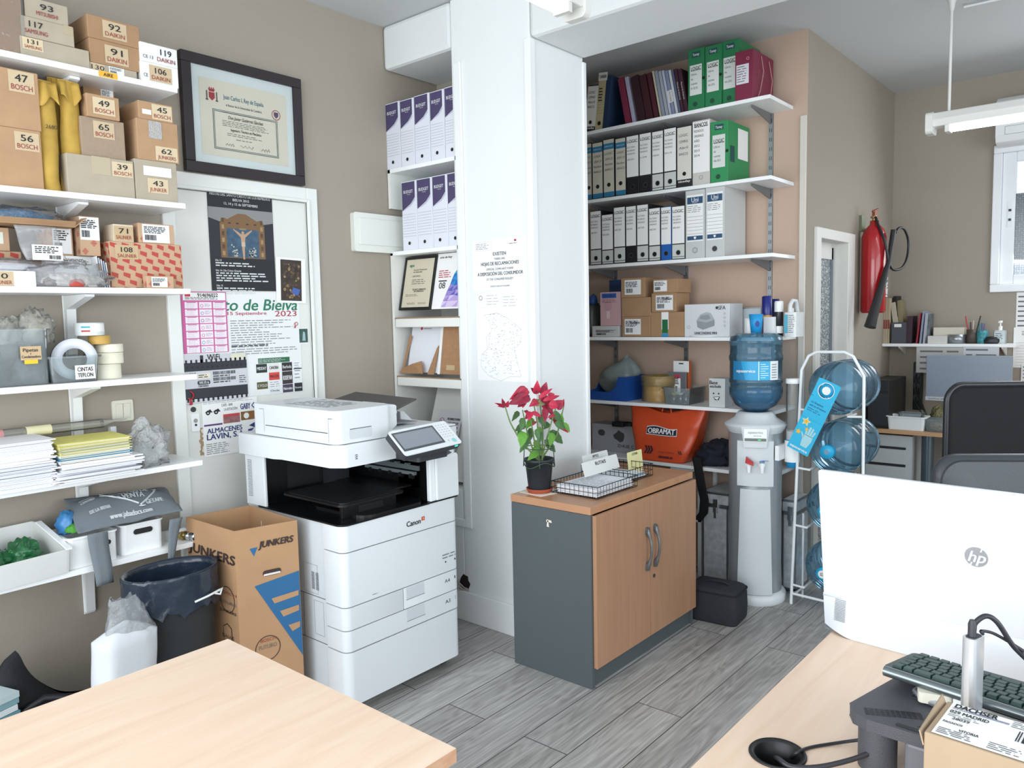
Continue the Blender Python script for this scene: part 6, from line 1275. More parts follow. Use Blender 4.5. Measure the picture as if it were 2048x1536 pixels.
for k,(z0,z1_,c,lb)in enumerate(((0,h*.62,YT,'wide amber tape roll in clear film, lower one on the fifth shelf'),(h*.62,h,mat('9a8040',.4),'narrow amber tape roll on top of the wide one on the fifth shelf'))):
 th=thing('tape_roll',lb,'tape',(XS+.05+r,cy,z+z0+.0005),0,'amber tape rolls');rr=r*(1 if k else .96)
 MB().lathe([(rr*.4,.001),(rr,.001),(rr,z1_-z0-.001),(rr*.4,z1_-z0-.001),(rr*.4,.001)],c,40,cap=False).build('roll',th)
 MB().lathe([(rr+.002,.001),(rr+.003,(z1_-z0)/2),(rr+.002,z1_-z0-.001)],clear('fff4d8',.1,.05,bump=1,bscale=40),40,cap=False).build('film',th)
q0,q1=P(1322,790,x=XS+.03),P(1371,790,x=XS+.03)
th=thing('clear_tray','clear plastic tray of small metal fittings on the fifth alcove shelf','bin',(XS+.13,(q0.y+q1.y)/2-.02,z),RA)
binbox(th,.15,.2,.17,.22,.095,.003,CLP)
for k,(dx,dy,c,lb)in enumerate(((-.04,-.05,'c9b04a','yellow topped fitting'),(-.01,-.03,'d8dadb','white capped fitting'),(.03,-.04,'4a4c50','dark metal fitting'),(-.02,.03,'8f9494','steel fitting'))):
 o=MB().lathe([(0,0),(.014,0),(.014,.03),(.009,.035),(.009,.05),(0,.05)],mat('8d9294',.3,.8),16,cap=False).lathe([(.0145,.045),(.0145,.056),(0,.056)],mat(c,.5),16,cap=False).build('pipe_fitting');o.location=(XS+.13+dy,(q0.y+q1.y)/2-.02-dx,z+.004);tag(o,lb+' in the clear tray beside the amber rolls','fitting','small fittings in the clear tray')
a=carton('orange and white hanging carton standing in the clear fittings tray',1347,1378,722,z+.0045,XS+.19,.03,mat('c9622f',.5),'x',notes=[(.0,1,.72,1,'','',WHITE)])
m=MB();m.fp(rrect(a.w*.35,a.w*.65,a.h*.92,a.h*.95,.001),INK);m.build('hanging_slot',a.o)
a=carton('grey blister pack with white and red label standing in front of orange carton',1336,1372,744,z+.03,XS+.15,.012,clear('8f9499',.5,.2),'x',notes=[(.35,.7,.1,.9,'#','',WHITE),(.35,.7,.75,.9,'','',RD)])
a=carton('white box with smiling face marked Base enchufe on the fifth shelf',1418,1450,757,z,XS+.02,.1,mat('cfd1cf',.6,key='white_carton2'),'x')
m=MB();w,h=a.w,a.h;m.ft('Base',w*.3,h*.86,.028,INK,width=w*.5,bold=.02);m.ft('enchufe',w*.42,h*.73,.024,INK,width=w*.68,bold=.02);m.disc(w*.3,h*.48,.0045,INK);m.disc(w*.62,h*.48,.0045,INK)
m.fp([(w*.28,h*.36),(w*.7,h*.38),(w*.62,h*.26),(w*.5,h*.22),(w*.36,h*.27)],INK,y=-.0018);m.fp([(w*.32,h*.345),(w*.65,h*.36),(w*.58,h*.3),(w*.4,h*.29)],PAPER,y=-.0022);m.disc(w*.52,h*.265,.006,mat('b9b9b9',.6),y=-.0026);m.build('drawing',a.o)
z=AZ[5]+.0005
a=carton('white printed appliance carton on the lowest alcove shelf beside the pillar',1184,1275,850,z,XS+.14,.15,mat('a9abb0',.6,key='carton_grey_white'),'x',notes=[(.55,.95,.15,.35,'ZHUE C','',None)])
m=MB();rd=random.Random(3);m.fp([(a.w*(.62+.13*math.cos(k*.6)*rd.uniform(.7,1.1)),a.h*(.6+.22*math.sin(k*.6)*rd.uniform(.7,1.1)))for k in range(10)],mat('4a4b50',.6));m.fp([(a.w*(.22+.08*math.cos(k*.6)),a.h*(.68+.12*math.sin(k*.6)))for k in range(10)],mat('4a4b50',.6));m.fr(a.w*.48,a.w*.482,0,a.h,GR);m.build('picture',a.o)
o=MB();th=thing('power_adapter','black power adapter with coiled cord on top of the white carton','adapter',(XS+.1,P(1242,845,x=XS+.1).y,a.zt),RA);bx(-.05,.03,-.03,.03,0,.03,BLACK).build('case',th,bevel=.006);MB().tube([(.05+.035*math.cos(t*.7),.02*math.sin(t*.7),.006+.001*t)for t in range(22)],.005,BLACK,8).build('cord',th)
OR=mat('d2502a',.35,key='orange_woven_plastic',bump=.5,bscale=20);
bq=[P(1258,812,x=XS+.0),P(1412,812,x=XS+.0),P(1385,925,x=XS-.01),P(1283,915,x=XS-.01)]
zb0=z+.001;yl_,yr_=bq[0].y,bq[1].y;cyb=(yl_+yr_)/2
th=thing('shopping_bag','orange printed shopping bag on the lowest alcove shelf','bag',(XS+.0,cyb+.04,zb0),RA)
H_=bq[0].z-zb0;Wt_=(yl_-yr_)/2;Wb_=(P(1280,915,x=XS).y-P(1375,925,x=XS).y)/2;cb_=cyb-(P(1280,915,x=XS).y+P(1375,925,x=XS).y)/2
def bagw(u,q):
 a=2*math.pi*u;W=Wb_+(Wt_-Wb_)*q**.8;x=max(-1,min(1,1.25*math.cos(a)))*W+cb_*(1-q);y=max(-1,min(1,1.35*math.sin(a)))*(.10-.07*q)
 n=noise.noise(Vector((x*5,y*4,q*3)))*.012
 dip=-.035*math.exp(-((x/W)**2)*5)*q**4
 return(x,y+.11+n,max(0,q*H_+dip+n*.4*q))
m=MB();m.grid(bagw,72,26,OR,wu=True);m.build('body',th,solid=.0015)
m=MB();
def onbag(x,zf,off=.004):
 best=None
 for k in range(48,72*1):
  pass
 q=zf;W=Wb_+(Wt_-Wb_)*q**.8;n=noise.noise(Vector((x*5,-(.10-.07*q)*4,q*3)))*.012
 return Vector((x,-(.10-.07*q)+.11+n-off-.002,q*H_+n*.4*q))
def bagglyph(t,cx,zf,size,wd,mm,bold=0,off=.005):
 vs,fs=glyph(t);x0=min(a for a,b in vs);x1=max(a for a,b in vs);k=wd/(x1-x0)
 for dx in((0,)if not bold else(-bold,bold)):m.add([onbag(cx+(a-(x0+x1)/2)*k+dx*size,zf+(b-.35)*size/H_,off)for a,b in vs],fs,mm)
def bagpoly(pts,mm,off=.0035,n=14):
 top,bot=pts;N_=len(top);vs=[onbag(*p,off)for p in top]+[onbag(*p,off)for p in bot]
 m.add(vs,[(N_+i,N_+i+1,i+1,i)for i in range(N_-1)],mm)
NVB=mat('1f2136',.5,key='navy_print');xs_=[-.115+.2*i/12 for i in range(13)]
bagpoly(([(x,.62+.02*math.sin((x+.115)*30))for x in xs_],[(x,.475-.01*math.sin((x+.115)*15))for x in xs_]),Wt);bagpoly(([(x*.97-.001,.605+.02*math.sin((x+.115)*30))for x in xs_],[(x*.97-.001,.49-.01*math.sin((x+.115)*15))for x in xs_]),NVB,off=.0045)
bagglyph('OBRAMAT',-.016,.548,.042,.175,PAPER,bold=.035,off=.0065)
bagglyph('obramat.es',.03,.1,.026,.09,NVB,bold=.025);bagglyph('Compra online en',.03,.185,.016,.1,mat('93391c',.5))
for k in range(3):
 for s_ in(0,1):
  x=-.115+.018*k;vs=[onbag(x,.27 if s_ else .13,.005),onbag(x+.01,.27 if s_ else .13,.005),onbag(x+.024,.2,.005),onbag(x+.014,.2,.005)];m.add(vs,[(3,2,1,0)if s_ else(0,1,2,3)],NVB)
for k in range(2):
 x=.105+.012*k;m.add([onbag(x,.23,.005),onbag(x+.006,.23,.005),onbag(x+.016,.17,.005),onbag(x+.01,.17,.005)],[(3,2,1,0)],NVB)
m.build('print',th)
m=MB();m.tube([(-.03,.08,H_-.03),(-.025,.085,H_+.0),(.0,.085,H_+.004),(.02,.085,H_-.0),(.03,.08,H_-.035)],.006,OR,8);m.build('handle',th)
q=P(1408,862,x=XS-.0);th=thing('dark_clothes','dark navy clothes bundled on the lowest alcove shelf behind the water cooler','clothes',(XS+.14,P(1432,900,x=XS+.12).y,z),RA)
heap('jacket',th,0,0,0,.115,.11,.075,mat('1d2230',.9,bump=1,bscale=18),4,.45,n=36);heap('folded_top',th,.02,.0,.055,.075,.08,.055,mat('191c26',.9,bump=1,bscale=18),9,.4,n=32)
th=thing('fabric_strap','wide black fabric strap hanging down from the lowest alcove shelf','strap',(0,0,0),0)
sp0=[(1393,915),(1396,940),(1402,970),(1410,1000),(1408,1025),(1395,1040)];pts=[P(a_,b_,x=XS-.03)for a_,b_ in sp0]
m=MB();m.grid(lambda u,q_:tuple(pts[min(4,int(q_*5))].lerp(pts[min(4,int(q_*5))+1],q_*5-min(4,int(q_*5)))+Vector((.006*math.sin(q_*7),(.5-u)*.05,0))),5,22,mat('131316',.9));m.build('strap',th,solid=.008)
def alucase(label,px0,px1,pt,ytop=None,v=3.98,d=.3,dark=False):
 q0,q1=P(px0,1000,x=v),P(px1,1000,x=v);w=q0.y-q1.y;h=P((px0+px1)/2,pt,x=v).z
 th=thing('aluminium_case',label,'case',(v,q0.y,0.012),RA);AL=mat('cfd3d5',.45,.35,key='scuffed_aluminium',var=.18,bscale=30);h-=.012
 MB().box(.003,w-.003,.003,d-.003,0,h*.84,AL).build('body',th);MB().box(.003,w-.003,.003,d-.003,h*.845,h,AL).build('lid',th)
 m=MB();
 for x in(0,w-.012):
  for y in(0,d-.012):m.box(x,x+.012,y,y+.012,0,h*.84,STEEL)
 for zz in(0,h*.83,h*.85,h-.012):m.box(0,w,0,.006,zz,zz+.012,STEEL);m.box(w-.006,w,0,d,zz,zz+.012,STEEL);m.box(0,.006,0,d,zz,zz+.012,STEEL)
 m.build('edging',th,bevel=.001)
 m=MB();m.box(w*.45,w*.45+.03,-.012,0,h*.78,h*.93,CHROME);m.box(w*.45+.006,w*.45+.024,-.016,-.012,h*.72,h*.84,CHROME);m.build('latch',th,bevel=.002)
 for x in(.01,w-.01):MB().lathe([(.012,-.012),(.012,0)],CHROME,12,(x,.012,0)).build('corner_foot',th)
 return th
alucase('scuffed aluminium case standing left of the water cooler',1404,1457,985,v=3.90,d=.28)
c2=alucase('tall aluminium case behind the water cooler and bottle rack',1564,1592,1000,v=4.015,d=.2)
th=thing('white_stool','white two tier stool frame behind the low cabinet','stool',(XS+.05,P(1376,1000,x=XS+.0).y+.12,0),RA)
for zz in(.33,.62):bx(-.02,.18,.0,.22,zz-.02,zz,WHITE).build('tier',th,bevel=.003)
for x in(-.012,.165):
 for y in(.01,.2):MB().hexa([(x-.01,y-.01,0),(x+.012,y-.01,0),(x+.012,y+.01,0),(x-.01,y+.01,0)],[(x-.01,y-.01,.6),(x+.012,y-.01,.6),(x+.012,y+.01,.6),(x-.01,y+.01,.6)],WHITE).build('leg',th)
q=P(1388,1138,z=.02);o=MB().lathe([(.012,0),(.012,.07),(.009,.07)],mat('9a9d96',.5),12,(0,0,0),'x').build('dropped_tube');o.location=(q.x,q.y,.013);o.rotation_euler=(0,0,-.9);tag(o,'short grey tube lying on the floor behind the low cabinet','tube')
m=MB();pts=[P(1376,1167,z=.006),P(1400,1166,z=.006),P(1425,1158,z=.006),P(1440,1145,z=.006),P(1448,1130,z=.006),P(1470,1110,z=.006)];m.tube(pts,.005,BLACK,8);o=m.build('power_cable');tag(o,'black power cable on the floor running to the water cooler','cable')
q=P(1412,1240,z=0);th=thing('cooler_bag','black zipped fabric cooler bag on the floor beside the low cabinet','bag',(3.475,1.655,0),RA+.1)
FB=mat('26282e',.85,key='black_nylon',bump=.4,bscale=200)
m=MB();rr_=rrect(-.125,.125,-.095,.095,.03,5);n_=len(rr_);lv=[(0,.96),(.01,1.0),(.07,1.02),(.13,1.0),(.15,.98),(.163,.92),(.17,.8)];vs=[(x*k,y*k,z_)for z_,k in lv for x,y in rr_]
m.add(vs,[(j*n_+i,j*n_+(i+1)%n_,(j+1)*n_+(i+1)%n_,(j+1)*n_+i)for j in range(len(lv)-1)for i in range(n_)]+[tuple(range(n_))[::-1],tuple(range((len(lv)-1)*n_,len(lv)*n_))],FB,True);m.build('body',th)
m=MB();m.tube([(x*1.0,y*1.0,.150)for x,y in rr_],.004,mat('15161a',.8),6,closed=True);m.build('zip',th);MB().tube([(-.06,.0,.172),(-.03,.0,.182),(.03,.0,.182),(.06,.0,.172)],.006,FB,8).build('handle',th)
cq=P(1509,1180,z=.03);WCX,WCY=P(1457,1190,z=0),P(1562,1190,z=0)
cx,cy=3.80,1.655
cx,cy=(P(1509,1208,z=0)+Vector((.105,.045,0))).xy
FW=math.atan2(-cy*1.0,-cx)
th=thing('water_cooler','silver and white floor standing water cooler with red and blue taps','water cooler',(cx,cy,0),RA+.40)
CWH=mat('cdd3d6',.35,key='cooler_white');CSL=mat('aeb4b8',.3,.5,key='cooler_silver')
ztop=.945
m=MB();m.lathe([(.150,0),(.158,.01),(.158,.04),(.148,.055),(.13,.06)],mat('dde2e4',.3,key='cooler_base'),48);m.build('base',th)
prof=[(.136,.055),(.132,.2),(.132,.6),(.135,ztop-.06)]
MB().lathe(prof,CSL,56).build('body',th)
def fcurve(x):return-math.sqrt(max(0,.140**2-x*x))
fxs=[-.088+.176*i/12 for i in range(13)]
def fpanel(z0,z1_,bul,wsc0,wsc1,mm,name,flat=.35):
 m=MB();vs=[];R_=[]
 for j in range(7):
  t=j/6;z_=z0+(z1_-z0)*t;wsc=wsc0+(wsc1-wsc0)*t
  R_.append([(x*wsc,(fcurve(x*wsc)*(1-flat)+flat*-.140)-bul*(1-t*.0),z_)for x in fxs])
 for r_ in R_:vs+=r_
 m.add(vs,[(j*13+i,j*13+i+1,(j+1)*13+i+1,(j+1)*13+i)for j in range(6)for i in range(12)],mm,True)
 b0=[(x,y+.03,z_)for x,y,z_ in R_[-1]];m.add(R_[-1]+b0,[(i,i+1,13+i+1,13+i)for i in range(12)],mm)
 for e in(0,12):
  v_=[r_[e]for r_ in R_]+[(x,y+.035,z_)for x,y,z_ in(r_[e]for r_ in R_)];m.add(v_,[((i,i+1,7+i+1,7+i)if e else(7+i,7+i+1,i+1,i))for i in range(6)],mm)
 return m.build(name,th)
fpanel(.62,.85,.002,1.0,1.0,CWH,'tap_panel',.55);fpanel(.06,.605,.010,.98,.82,CWH,'lower_panel',.3)
fpanel(.82,.925,.016,.62,.78,CWH,'display_housing',.6)
m=MB();m.fr(-.055,.055,.85,.915,WHITE,y=-.1605);m.ft('aquaservice',0,.898,.016,GR,width=.07,y=-.1612);m.fr(-.052,.052,.853,.868,mat('6b726f',.4),y=-.1612);m.fr(.012,.026,.858,.863,mat('3fd06a',.4,emit=1,key='green_display'),y=-.1618);m.ft('900 433 431',.01,.88,.008,GR,width=.035,y=-.1612);m.build('display',th)
def tap(x,cap,name,lab):
 m=MB();zt=.735;y0=-.142
 m.lathe([(.014,-.028),(.014,.012)],WHITE,20,(x,y0,zt),'y');m.lathe([(.008,-.04),(.011,-.012),(.011,.012)],WHITE,16,(x,y0-.026,zt));t=m.build(name,th,label=lab)
 if cap=='r':MB().hexa([(x-.016,y0-.05,zt+.012),(x+.024,y0-.05,zt-.002),(x+.024,y0-.012,zt-.002),(x-.016,y0-.012,zt+.012)],[(x-.012,y0-.05,zt+.042),(x+.024,y0-.046,zt+.014),(x+.024,y0-.016,zt+.014),(x-.012,y0-.012,zt+.042)],mat('b3262a',.4,key='tap_red')).build('lever',t,bevel=.003)
 else:MB().box(x-.012,x+.012,y0-.04,y0-.014,zt+.012,zt+.02,mat('5a86b8',.4,key='tap_blue')).box(x,x+.032,y0-.03,y0-.026,zt+.021,zt+.024,mat('5a86b8',.4,key='tap_blue')).build('lever',t,bevel=.002)
tap(-.032,'r','hot_tap','hot tap with red lever');tap(.032,'b','cold_tap','cold tap with blue lever')
MB().lathe([(.136,ztop-.062),(.155,ztop-.03),(.156,ztop-.02),(.14,ztop-.012),(.105,ztop+.01),(.095,ztop+.03),(.085,ztop+.042),(.06,ztop+.042),(.055,ztop)],CWH,48,cap=False).build('bottle_collar',th)
BTL=clear('7db4d4',.16,.06,key='blue_polycarbonate',gloss=.55,bump=0);WAT=clear('5c9fc8',.35,.05,key='bottle_water',gloss=.4)
def bottle_profile(R_,L_):
 s=R_;return[(.026,0),(.027,.03),(.06,.045),(s*.8,.075),(s*.97,.115),(s,.14),(s,.165),(s*.965,.17),(s*.965,.185),(s,.19),(s,.205),(s*.97,.21),(s*.97,.30),(s,.305),(s,.325),(s*.965,.335),(s*.965,.385),(s*.99,.395),(s*.95,.425),(s*.7,.44),(0,.442)]
zb_=ztop+.043;BR_=.134
zoff=-.04
th=thing('water_bottle','upright blue water bottle with cyan label on the water cooler','water bottle',(cx,cy,zb_),RA+.38)
pr=[(r_,h_+zoff)for r_,h_ in bottle_profile(BR_,.44)]
MB().lathe(pr,BTL,64,cap=False).build('shell',th)
wp=[(max(0,r_-.003),h_)for r_,h_ in pr if h_<.125];MB().lathe([(0,wp[0][1])]+wp+[(0,.125)],WAT,48,cap=False).build('water',th)
m=MB();a0,a1=-math.pi/2-.95,-math.pi/2+.95
LB=[(0,.56,'1f9fd0'),(.56,.575,'e8eef0'),(.575,.8,'2aa5d2'),(.8,1.0,'dfe4e6')];Rl=BR_*.972+.002
def lab_pt(t,h_,off=0):a=a0+(a1-a0)*t;return(math.cos(a)*(Rl+off),math.sin(a)*(Rl+off),h_)
for t0,t1,c in LB:m.grid(lambda u,q,t0=t0,t1=t1:lab_pt(t0+(t1-t0)*u,.168+.095*q),8,2,mat(c,.4))
m.grid(lambda u,q:lab_pt(.0+.3*u*(1-q*.3),.168+.095*q,.0004),8,8,mat('2a7fb0',.4))
def labtext(t,tc,hc,size,wd,mm,bold=.02):
 vs,fs=glyph(t);x0=min(a for a,b in vs);x1=max(a for a,b in vs);k=wd/(x1-x0)
 for dx in(-bold,bold):m.add([lab_pt(tc+((a-(x0+x1)/2)*k+dx*size)/(Rl*(a1-a0)),hc+(b-.35)*size,.001)for a,b in vs],fs,mm)
labtext('aquaservice',.30,.215,.022,.1,PAPER)
for k in range(7):m.grid(lambda u,q,k=k:lab_pt(.6+(.16 if k%3 else .1)*u,.18+k*.011+.003*q,.0006),4,2,mat('d5eaf2',.5))
for k in range(6):m.grid(lambda u,q,k=k:lab_pt(.83+.12*u,.178+k*.013+.005*q,.0006),3,2,mat('8a9094',.5))
m.build('label',th)
CUP=mat('2196d3',.5,key='cup_blue');CUPD=mat('1d3f8f',.5,key='cup_navy')
def cup(label,loc,inv,grp=None):
 th=thing('paper_cup',label,'cup',loc,0,grp);h=.095;r0,r1=.026,.036
 if inv:pr=[(r1,0),(r0,h)]
 else:pr=[(r0,0),(r1,h)]
 MB().lathe([(0,pr[0][1])]+pr+[(pr[1][0]-.001,h),(pr[0][0]-.001,.002)],CUP,30,cap=False).build('cup',th)
 m=MB();m.grid(lambda u,q:((lambda a,r_:(math.cos(a)*r_,math.sin(a)*r_,h*.48+.016*(q-.5)*2*math.sin(math.pi*min(.98,u+.01))**.5))(math.pi+.95-.7*u,(pr[0][0]+(pr[1][0]-pr[0][0])*.5)+.0022)),10,4,CUPD);m.build('round_logo',th)
 return th
cup('blue paper cup standing on top of the upright water bottle',(cx,cy,zb_+.442+zoff+.001),False)
q=P(1583,900,x=cx+.02);th=thing('cup_dispenser','clear tube cup dispenser with white lid attached beside the water cooler','dispenser',(cx+.03,q.y,0),0)
zt=P(1583,757,x=cx+.03).z;zb2=P(1583,905,x=cx+.03).z;zs=P(1583,880,x=cx+.03).z
MB().lathe([(.032,zb2),(.032,zt-.02)],clear('d8dcda',.16,.06),30,cap=False).build('tube',th);MB().lathe([(0,zt),(.034,zt),(.035,zt-.022),(.032,zt-.025)],WHITE,30,cap=False).build('lid',th)
MB().lathe([(.037,zb2-.045),(.037,zs)],WHITE,30,cap=False).box(-.14+.04,.04,.03,.05,zb2-.03,zs-.02,WHITE).build('holder',th)
for k in range(5):
 o=cup('blue paper cup stacked inside the cup dispenser tube',(cx+.03,q.y,zb2-.075-.0+.012*k),False,'stacked cups in the dispenser')
m=MB();
for k in range(9):m.lathe([(.0305,zs-.02+.0075*k),(.031,zs-.0165+.0075*k),(.0305,zs-.013+.0075*k)],mat('dfe6ec',.5),26,cap=False)
m.build('cup_rims',th)
fl=P(1582,1207,z=0);rx_,ry_=fl.x,fl.y
WR=mat('e4e8ea',.35,key='white_rack_tube')
rk=thing('bottle_rack','white tubular rack holding four blue water bottles on their sides','rack',(rx_,ry_,0),RA)
wR=P(1582,1100,x=rx_).y-P(1715,1100,x=rx_).y;wR=.345
zT=P(1660,704,x=rx_).z;dR=.12
zT1=P(1603,740,x=rx_).z
def fr_path(y):return[(0,y,0),(0.0+.04,y,zT1-.0),(.04+.035,y,zT-.02),(.115,y,zT),(wR-.10,y,zT),(wR-.06,y,zT-.02),(wR-.01,y,zT1-.02),(wR,y,0)]
lv=[P(1590,818,x=rx_).z,P(1590,935,x=rx_).z,P(1590,1050,x=rx_).z,P(1590,1170,x=rx_).z]
MB().tube(fr_path(0),.0075,WR,10).build('front_frame',rk);[MB().tube([(x,dR,0),(x,dR,.45)],.006,WR,8).build('back_leg',rk)for x in(.015,wR-.015)]
def xl(zz):return .04*zz/zT1
def xr_(zz):return wR-.01*zz/zT1
for k,zz in enumerate(lv):
 for y in(0,):
  m=MB();m.tube([(xl(zz),y,zz),(xl(zz)+.06,y,zz-.004)],.006,WR,8);m.build('crossbar',rk)
  m=MB();m.tube([(xr_(zz)-.07,y,zz-.022),(xr_(zz),y,zz-.018)],.006,WR,8);m.build('crossbar',rk)
 for x in(xl(zz)+.06,xr_(zz)-.07):MB().tube([(x,0,zz-.004 if x<.2 else zz-.022),(x,dR,zz-.004 if x<.2 else zz-.022)],.006,WR,8).build('cradle_bar',rk)
for y in(0,):MB().tube([(0,y,.055),(wR,y,.045)],.007,WR,8).build('bottom_bar',rk)
for x in(.015,wR-.015):MB().tube([(x,0,.052),(x,dR,.052)],.006,WR,8).build('base_side_bar',rk)
labs=['top lying bottle of the rack with the cyan hang tag','second lying bottle from the top of the rack','third lying bottle from the top of the rack','lowest lying bottle in the rack']
CAPB=mat('1fa3d3',.35,key='cap_cyan')
cents=[(1667,778),(1663,893),(1650,1030),(1643,1142)]
for k,zz in enumerate(lv):
 c=P(*cents[k],x=rx_+.06);
 o=thing('water_bottle','empty clear blue water bottle, '+labs[k]if k<2 else 'clear blue water bottle, '+labs[k],'water bottle',(rx_-.055,ry_-wR/2-.012+(0,-.004,.004,.008)[k],zz+.105),RA,'lying bottles in the rack')
 R_=.134;pr=[(r_,h_)for r_,h_ in bottle_profile(R_,.44)]
 MB().lathe(pr,BTL,56,(0,0,0),'y',cap=False).build('shell',o)
 MB().lathe([(0,-.012),(.031,-.012),(.033,-.008),(.034,.025),(.028,.03)],CAPB,30,(0,0,0),'y',cap=False).build('cap',o);m=MB();m.disc(0,0,.02 if k!=1 else .012,WHITE if k!=1 else mat('6f8fa8',.4),y=-.0128);m.lines(-.01,.01,-.008,.008,3,GR,y=-.0135)if k>1 else None;m.build('cap_seal',o)
 if k in(0,1):MB().lathe([(.008,0),(.01,.02)],mat('3f7fa0',.3),12,(.06,.30,-.1),'y').build('dimple',o)
o_=Vector((rx_-.055-.014,ry_-wR/2-.012,lv[0]+.105));th=thing('hang_tag','cyan hang tag with glove and stars on the top lying bottle','tag',o_,RA)
th.rotation_euler=(Matrix.Rotation(RA,3,'Z')@Matrix.Rotation(.42,3,'Y')).to_euler()
CY=mat('25b4df',.5,key='tag_cyan');m=MB();W2,H1,H0=.056,.048,-.335;n=28
outer=[];
ring_in=[(.036*math.cos(2*math.pi*i/n),.036*math.sin(2*math.pi*i/n))for i in range(n)]
def sq(a):
 c,s_=math.cos(a),math.sin(a);k=min(W2/abs(c)if abs(c)>1e-6 else 9,H1/abs(s_)if abs(s_)>1e-6 else 9);return(c*k,s_*k)
outer=[sq(2*math.pi*i/n)for i in range(n)]
m.add([(a,0,b_)for a,b_ in outer]+[(a,0,b_)for a,b_ in ring_in],[(i,(i+1)%n,n+(i+1)%n,n+i)for i in range(n)],CY);m.quad((-W2,0,H0),(W2,0,H0),(W2,0,-H1),(-W2,0,-H1),CY);m.build('tag',th,solid=.0012)
m=MB();m.disc(0,0,.0395,PAPER,rin=.0365,y=-.0015);TN=mat('1f5f86',.6);m.ft('La limpieza',-.01,-.075,.014,TN,y=-.0015,width=.062,bold=.02);m.ft('está en el interior',.0,-.092,.014,TN,y=-.0015,width=.085,bold=.02);m.lines(-.045,.03,-.125,-.105,2,TN,y=-.0015,fill=.3);m.ft('aquaservice',0,H0+.018,.018,PAPER,y=-.0015,width=.09,bold=.03);m.fr(-W2,W2,-.160,-.1595,TN,y=-.0012)
def star(x,z_,r_,c):m.fp([(x+(r_ if i%2==0 else r_*.45)*math.sin(i*math.pi/5),z_+(r_ if i%2==0 else r_*.45)*math.cos(i*math.pi/5))for i in range(10)],mat(c,.5),y=-.0015 if c[0]=='e' and c[1]=='f' else-.0018)
star(-.022,-.178,.024,'efe3b0');star(-.022,-.178,.017,'e9b83c');star(-.004,-.212,.012,'e9b83c');star(-.036,-.24,.016,'e9b83c')
GLV=mat('a5d5dd',.5);m.fp([(.0,-.30),(.032,-.30),(.042,-.26),(.04,-.238),(-.002,-.238),(-.006,-.262)],GLV,y=-.0015)
for x0,x1,zt_ in((-.003,.004,-.205),(.007,.015,-.193),(.018,.026,-.195),(.029,.036,-.207)):m.fp([(x0,-.24),(x1+.002,-.24),(x1+.002+(x1-.015)*.3,zt_-.003),(x0+(x1-.015)*.3+.003,zt_),(x0+(x1-.015)*.3,zt_-.004)],GLV,y=-.0015)
m.fp([(-.006,-.262),(-.002,-.25),(-.018,-.232),(-.022,-.236)],GLV,y=-.0015);m.build('print',th)
ZS=1.262;FX=5.70
th=thing('wall_shelf','white shelf on the window wall holding books, tape and pen cups','shelf',(FX,1.508,ZS-.02),RA)
bx(0,.77,0,XW-FX-.002,0,.02,SHELFW).build('board',th,bevel=.001)
for x in(.1,.70):MB().prism([(.03,0),(XW-FX-.002,0),(XW-FX-.002,-.06),(XW-FX-.02,-.06),(.03,-.01)],'x',x-.004,x+.004,WHITE).build('bracket',th)
ZS+=.0005
def onshelf(px,xf):return P(px,690,x=xf).y
def slabthing(name,label,cat,l,r,t,xf,d,m,grp=None,tilt=0,z=None,rot=0,bevel=.001):
 z=ZS if z is None else z;a,b_=onshelf(l,xf),onshelf(r,xf);h=P((l+r)/2,t,x=xf).z-z;w=max(.004,a-b_)
 th=thing(name,label,cat,(xf,a,z),RA,grp)
 if tilt:th.rotation_euler=(Matrix.Rotation(RA,3,'Z')@Matrix.Rotation(-tilt,3,'Y')).to_euler();h/=math.cos(tilt);h-=w*abs(math.sin(tilt))
 MB().box(0,w,0,d,0,h,m).build('body',th,bevel=bevel);return th,w,h
CRM=mat('b5a78c',.7,key='cream_spine')
for k in range(6):
 l=1753+k*4.3;th,w,h=slabthing('magazine','tall cream magazine with red figures on its spine under the extinguisher','magazine',l,l+4,596,FX+.02,.17,CRM,'cream magazines under the fire extinguisher')
 m=MB();m.fr(w*.1,w*.9,h*.32,h*.52,mat('8f3a33',.6));m.build('red_figures',th)
slabthing('tablet','black tablet standing between the cream magazines and the grey holder','tablet',1790,1797,592,FX+.06,.12,BLACK,tilt=.06)
slabthing('magazine','cream magazine with red letters leaning in the grey holder, front one','magazine',1791,1800,604,FX+.04,.13,mat('b9b09c',.7),tilt=.14);slabthing('magazine','olive cream magazine leaning in the grey holder, back one','magazine',1803,1812,600,FX+.07,.11,mat('8c8263',.7),tilt=.14)
th,w,h=slabthing('magazine_holder','grey magazine holder with small white label on the corner shelf','holder',1782,1811,645,FX+.005,.03,mat('4a4e55',.6));m=MB();m.fr(w*.2,w*.7,h*.78,h*.93,PAPER);m.build('label',th)
slabthing('book','dark plum book leaning behind the red book on the corner shelf','book',1812,1823,632,FX+.03,.13,mat('3b2430',.6),tilt=-.02)
slabthing('book','thin red book leaning left on the corner shelf','book',1831,1834,626,FX+.02,.14,mat('9a2438',.6),tilt=-.1);slabthing('book','thin grey blue book leaning left beside the red one','book',1838,1842,622,FX+.02,.14,mat('8a93a8',.6),tilt=-.08)
slabthing('book','pale grey book leaning left beside the picture backed one','book',1845,1849,626,FX+.02,.14,mat('a3a8b0',.6),tilt=-.06);slabthing('book','magazine with a face and flowers picture on its cover','book',1846,1857,627,FX+.05,.1,mat('5f6468',.5,var=.5,bscale=30),tilt=-.03)
a=slabthing('small_box','open white card box with torn flaps behind the duct tape','box',1866,1928,655,FX+.08,.08,mat('d2cbbb',.7));slabthing('small_box','flat white box with a brown window in front of the torn box','box',1855,1893,672,FX+.02,.05,mat('cfcdc8',.6))
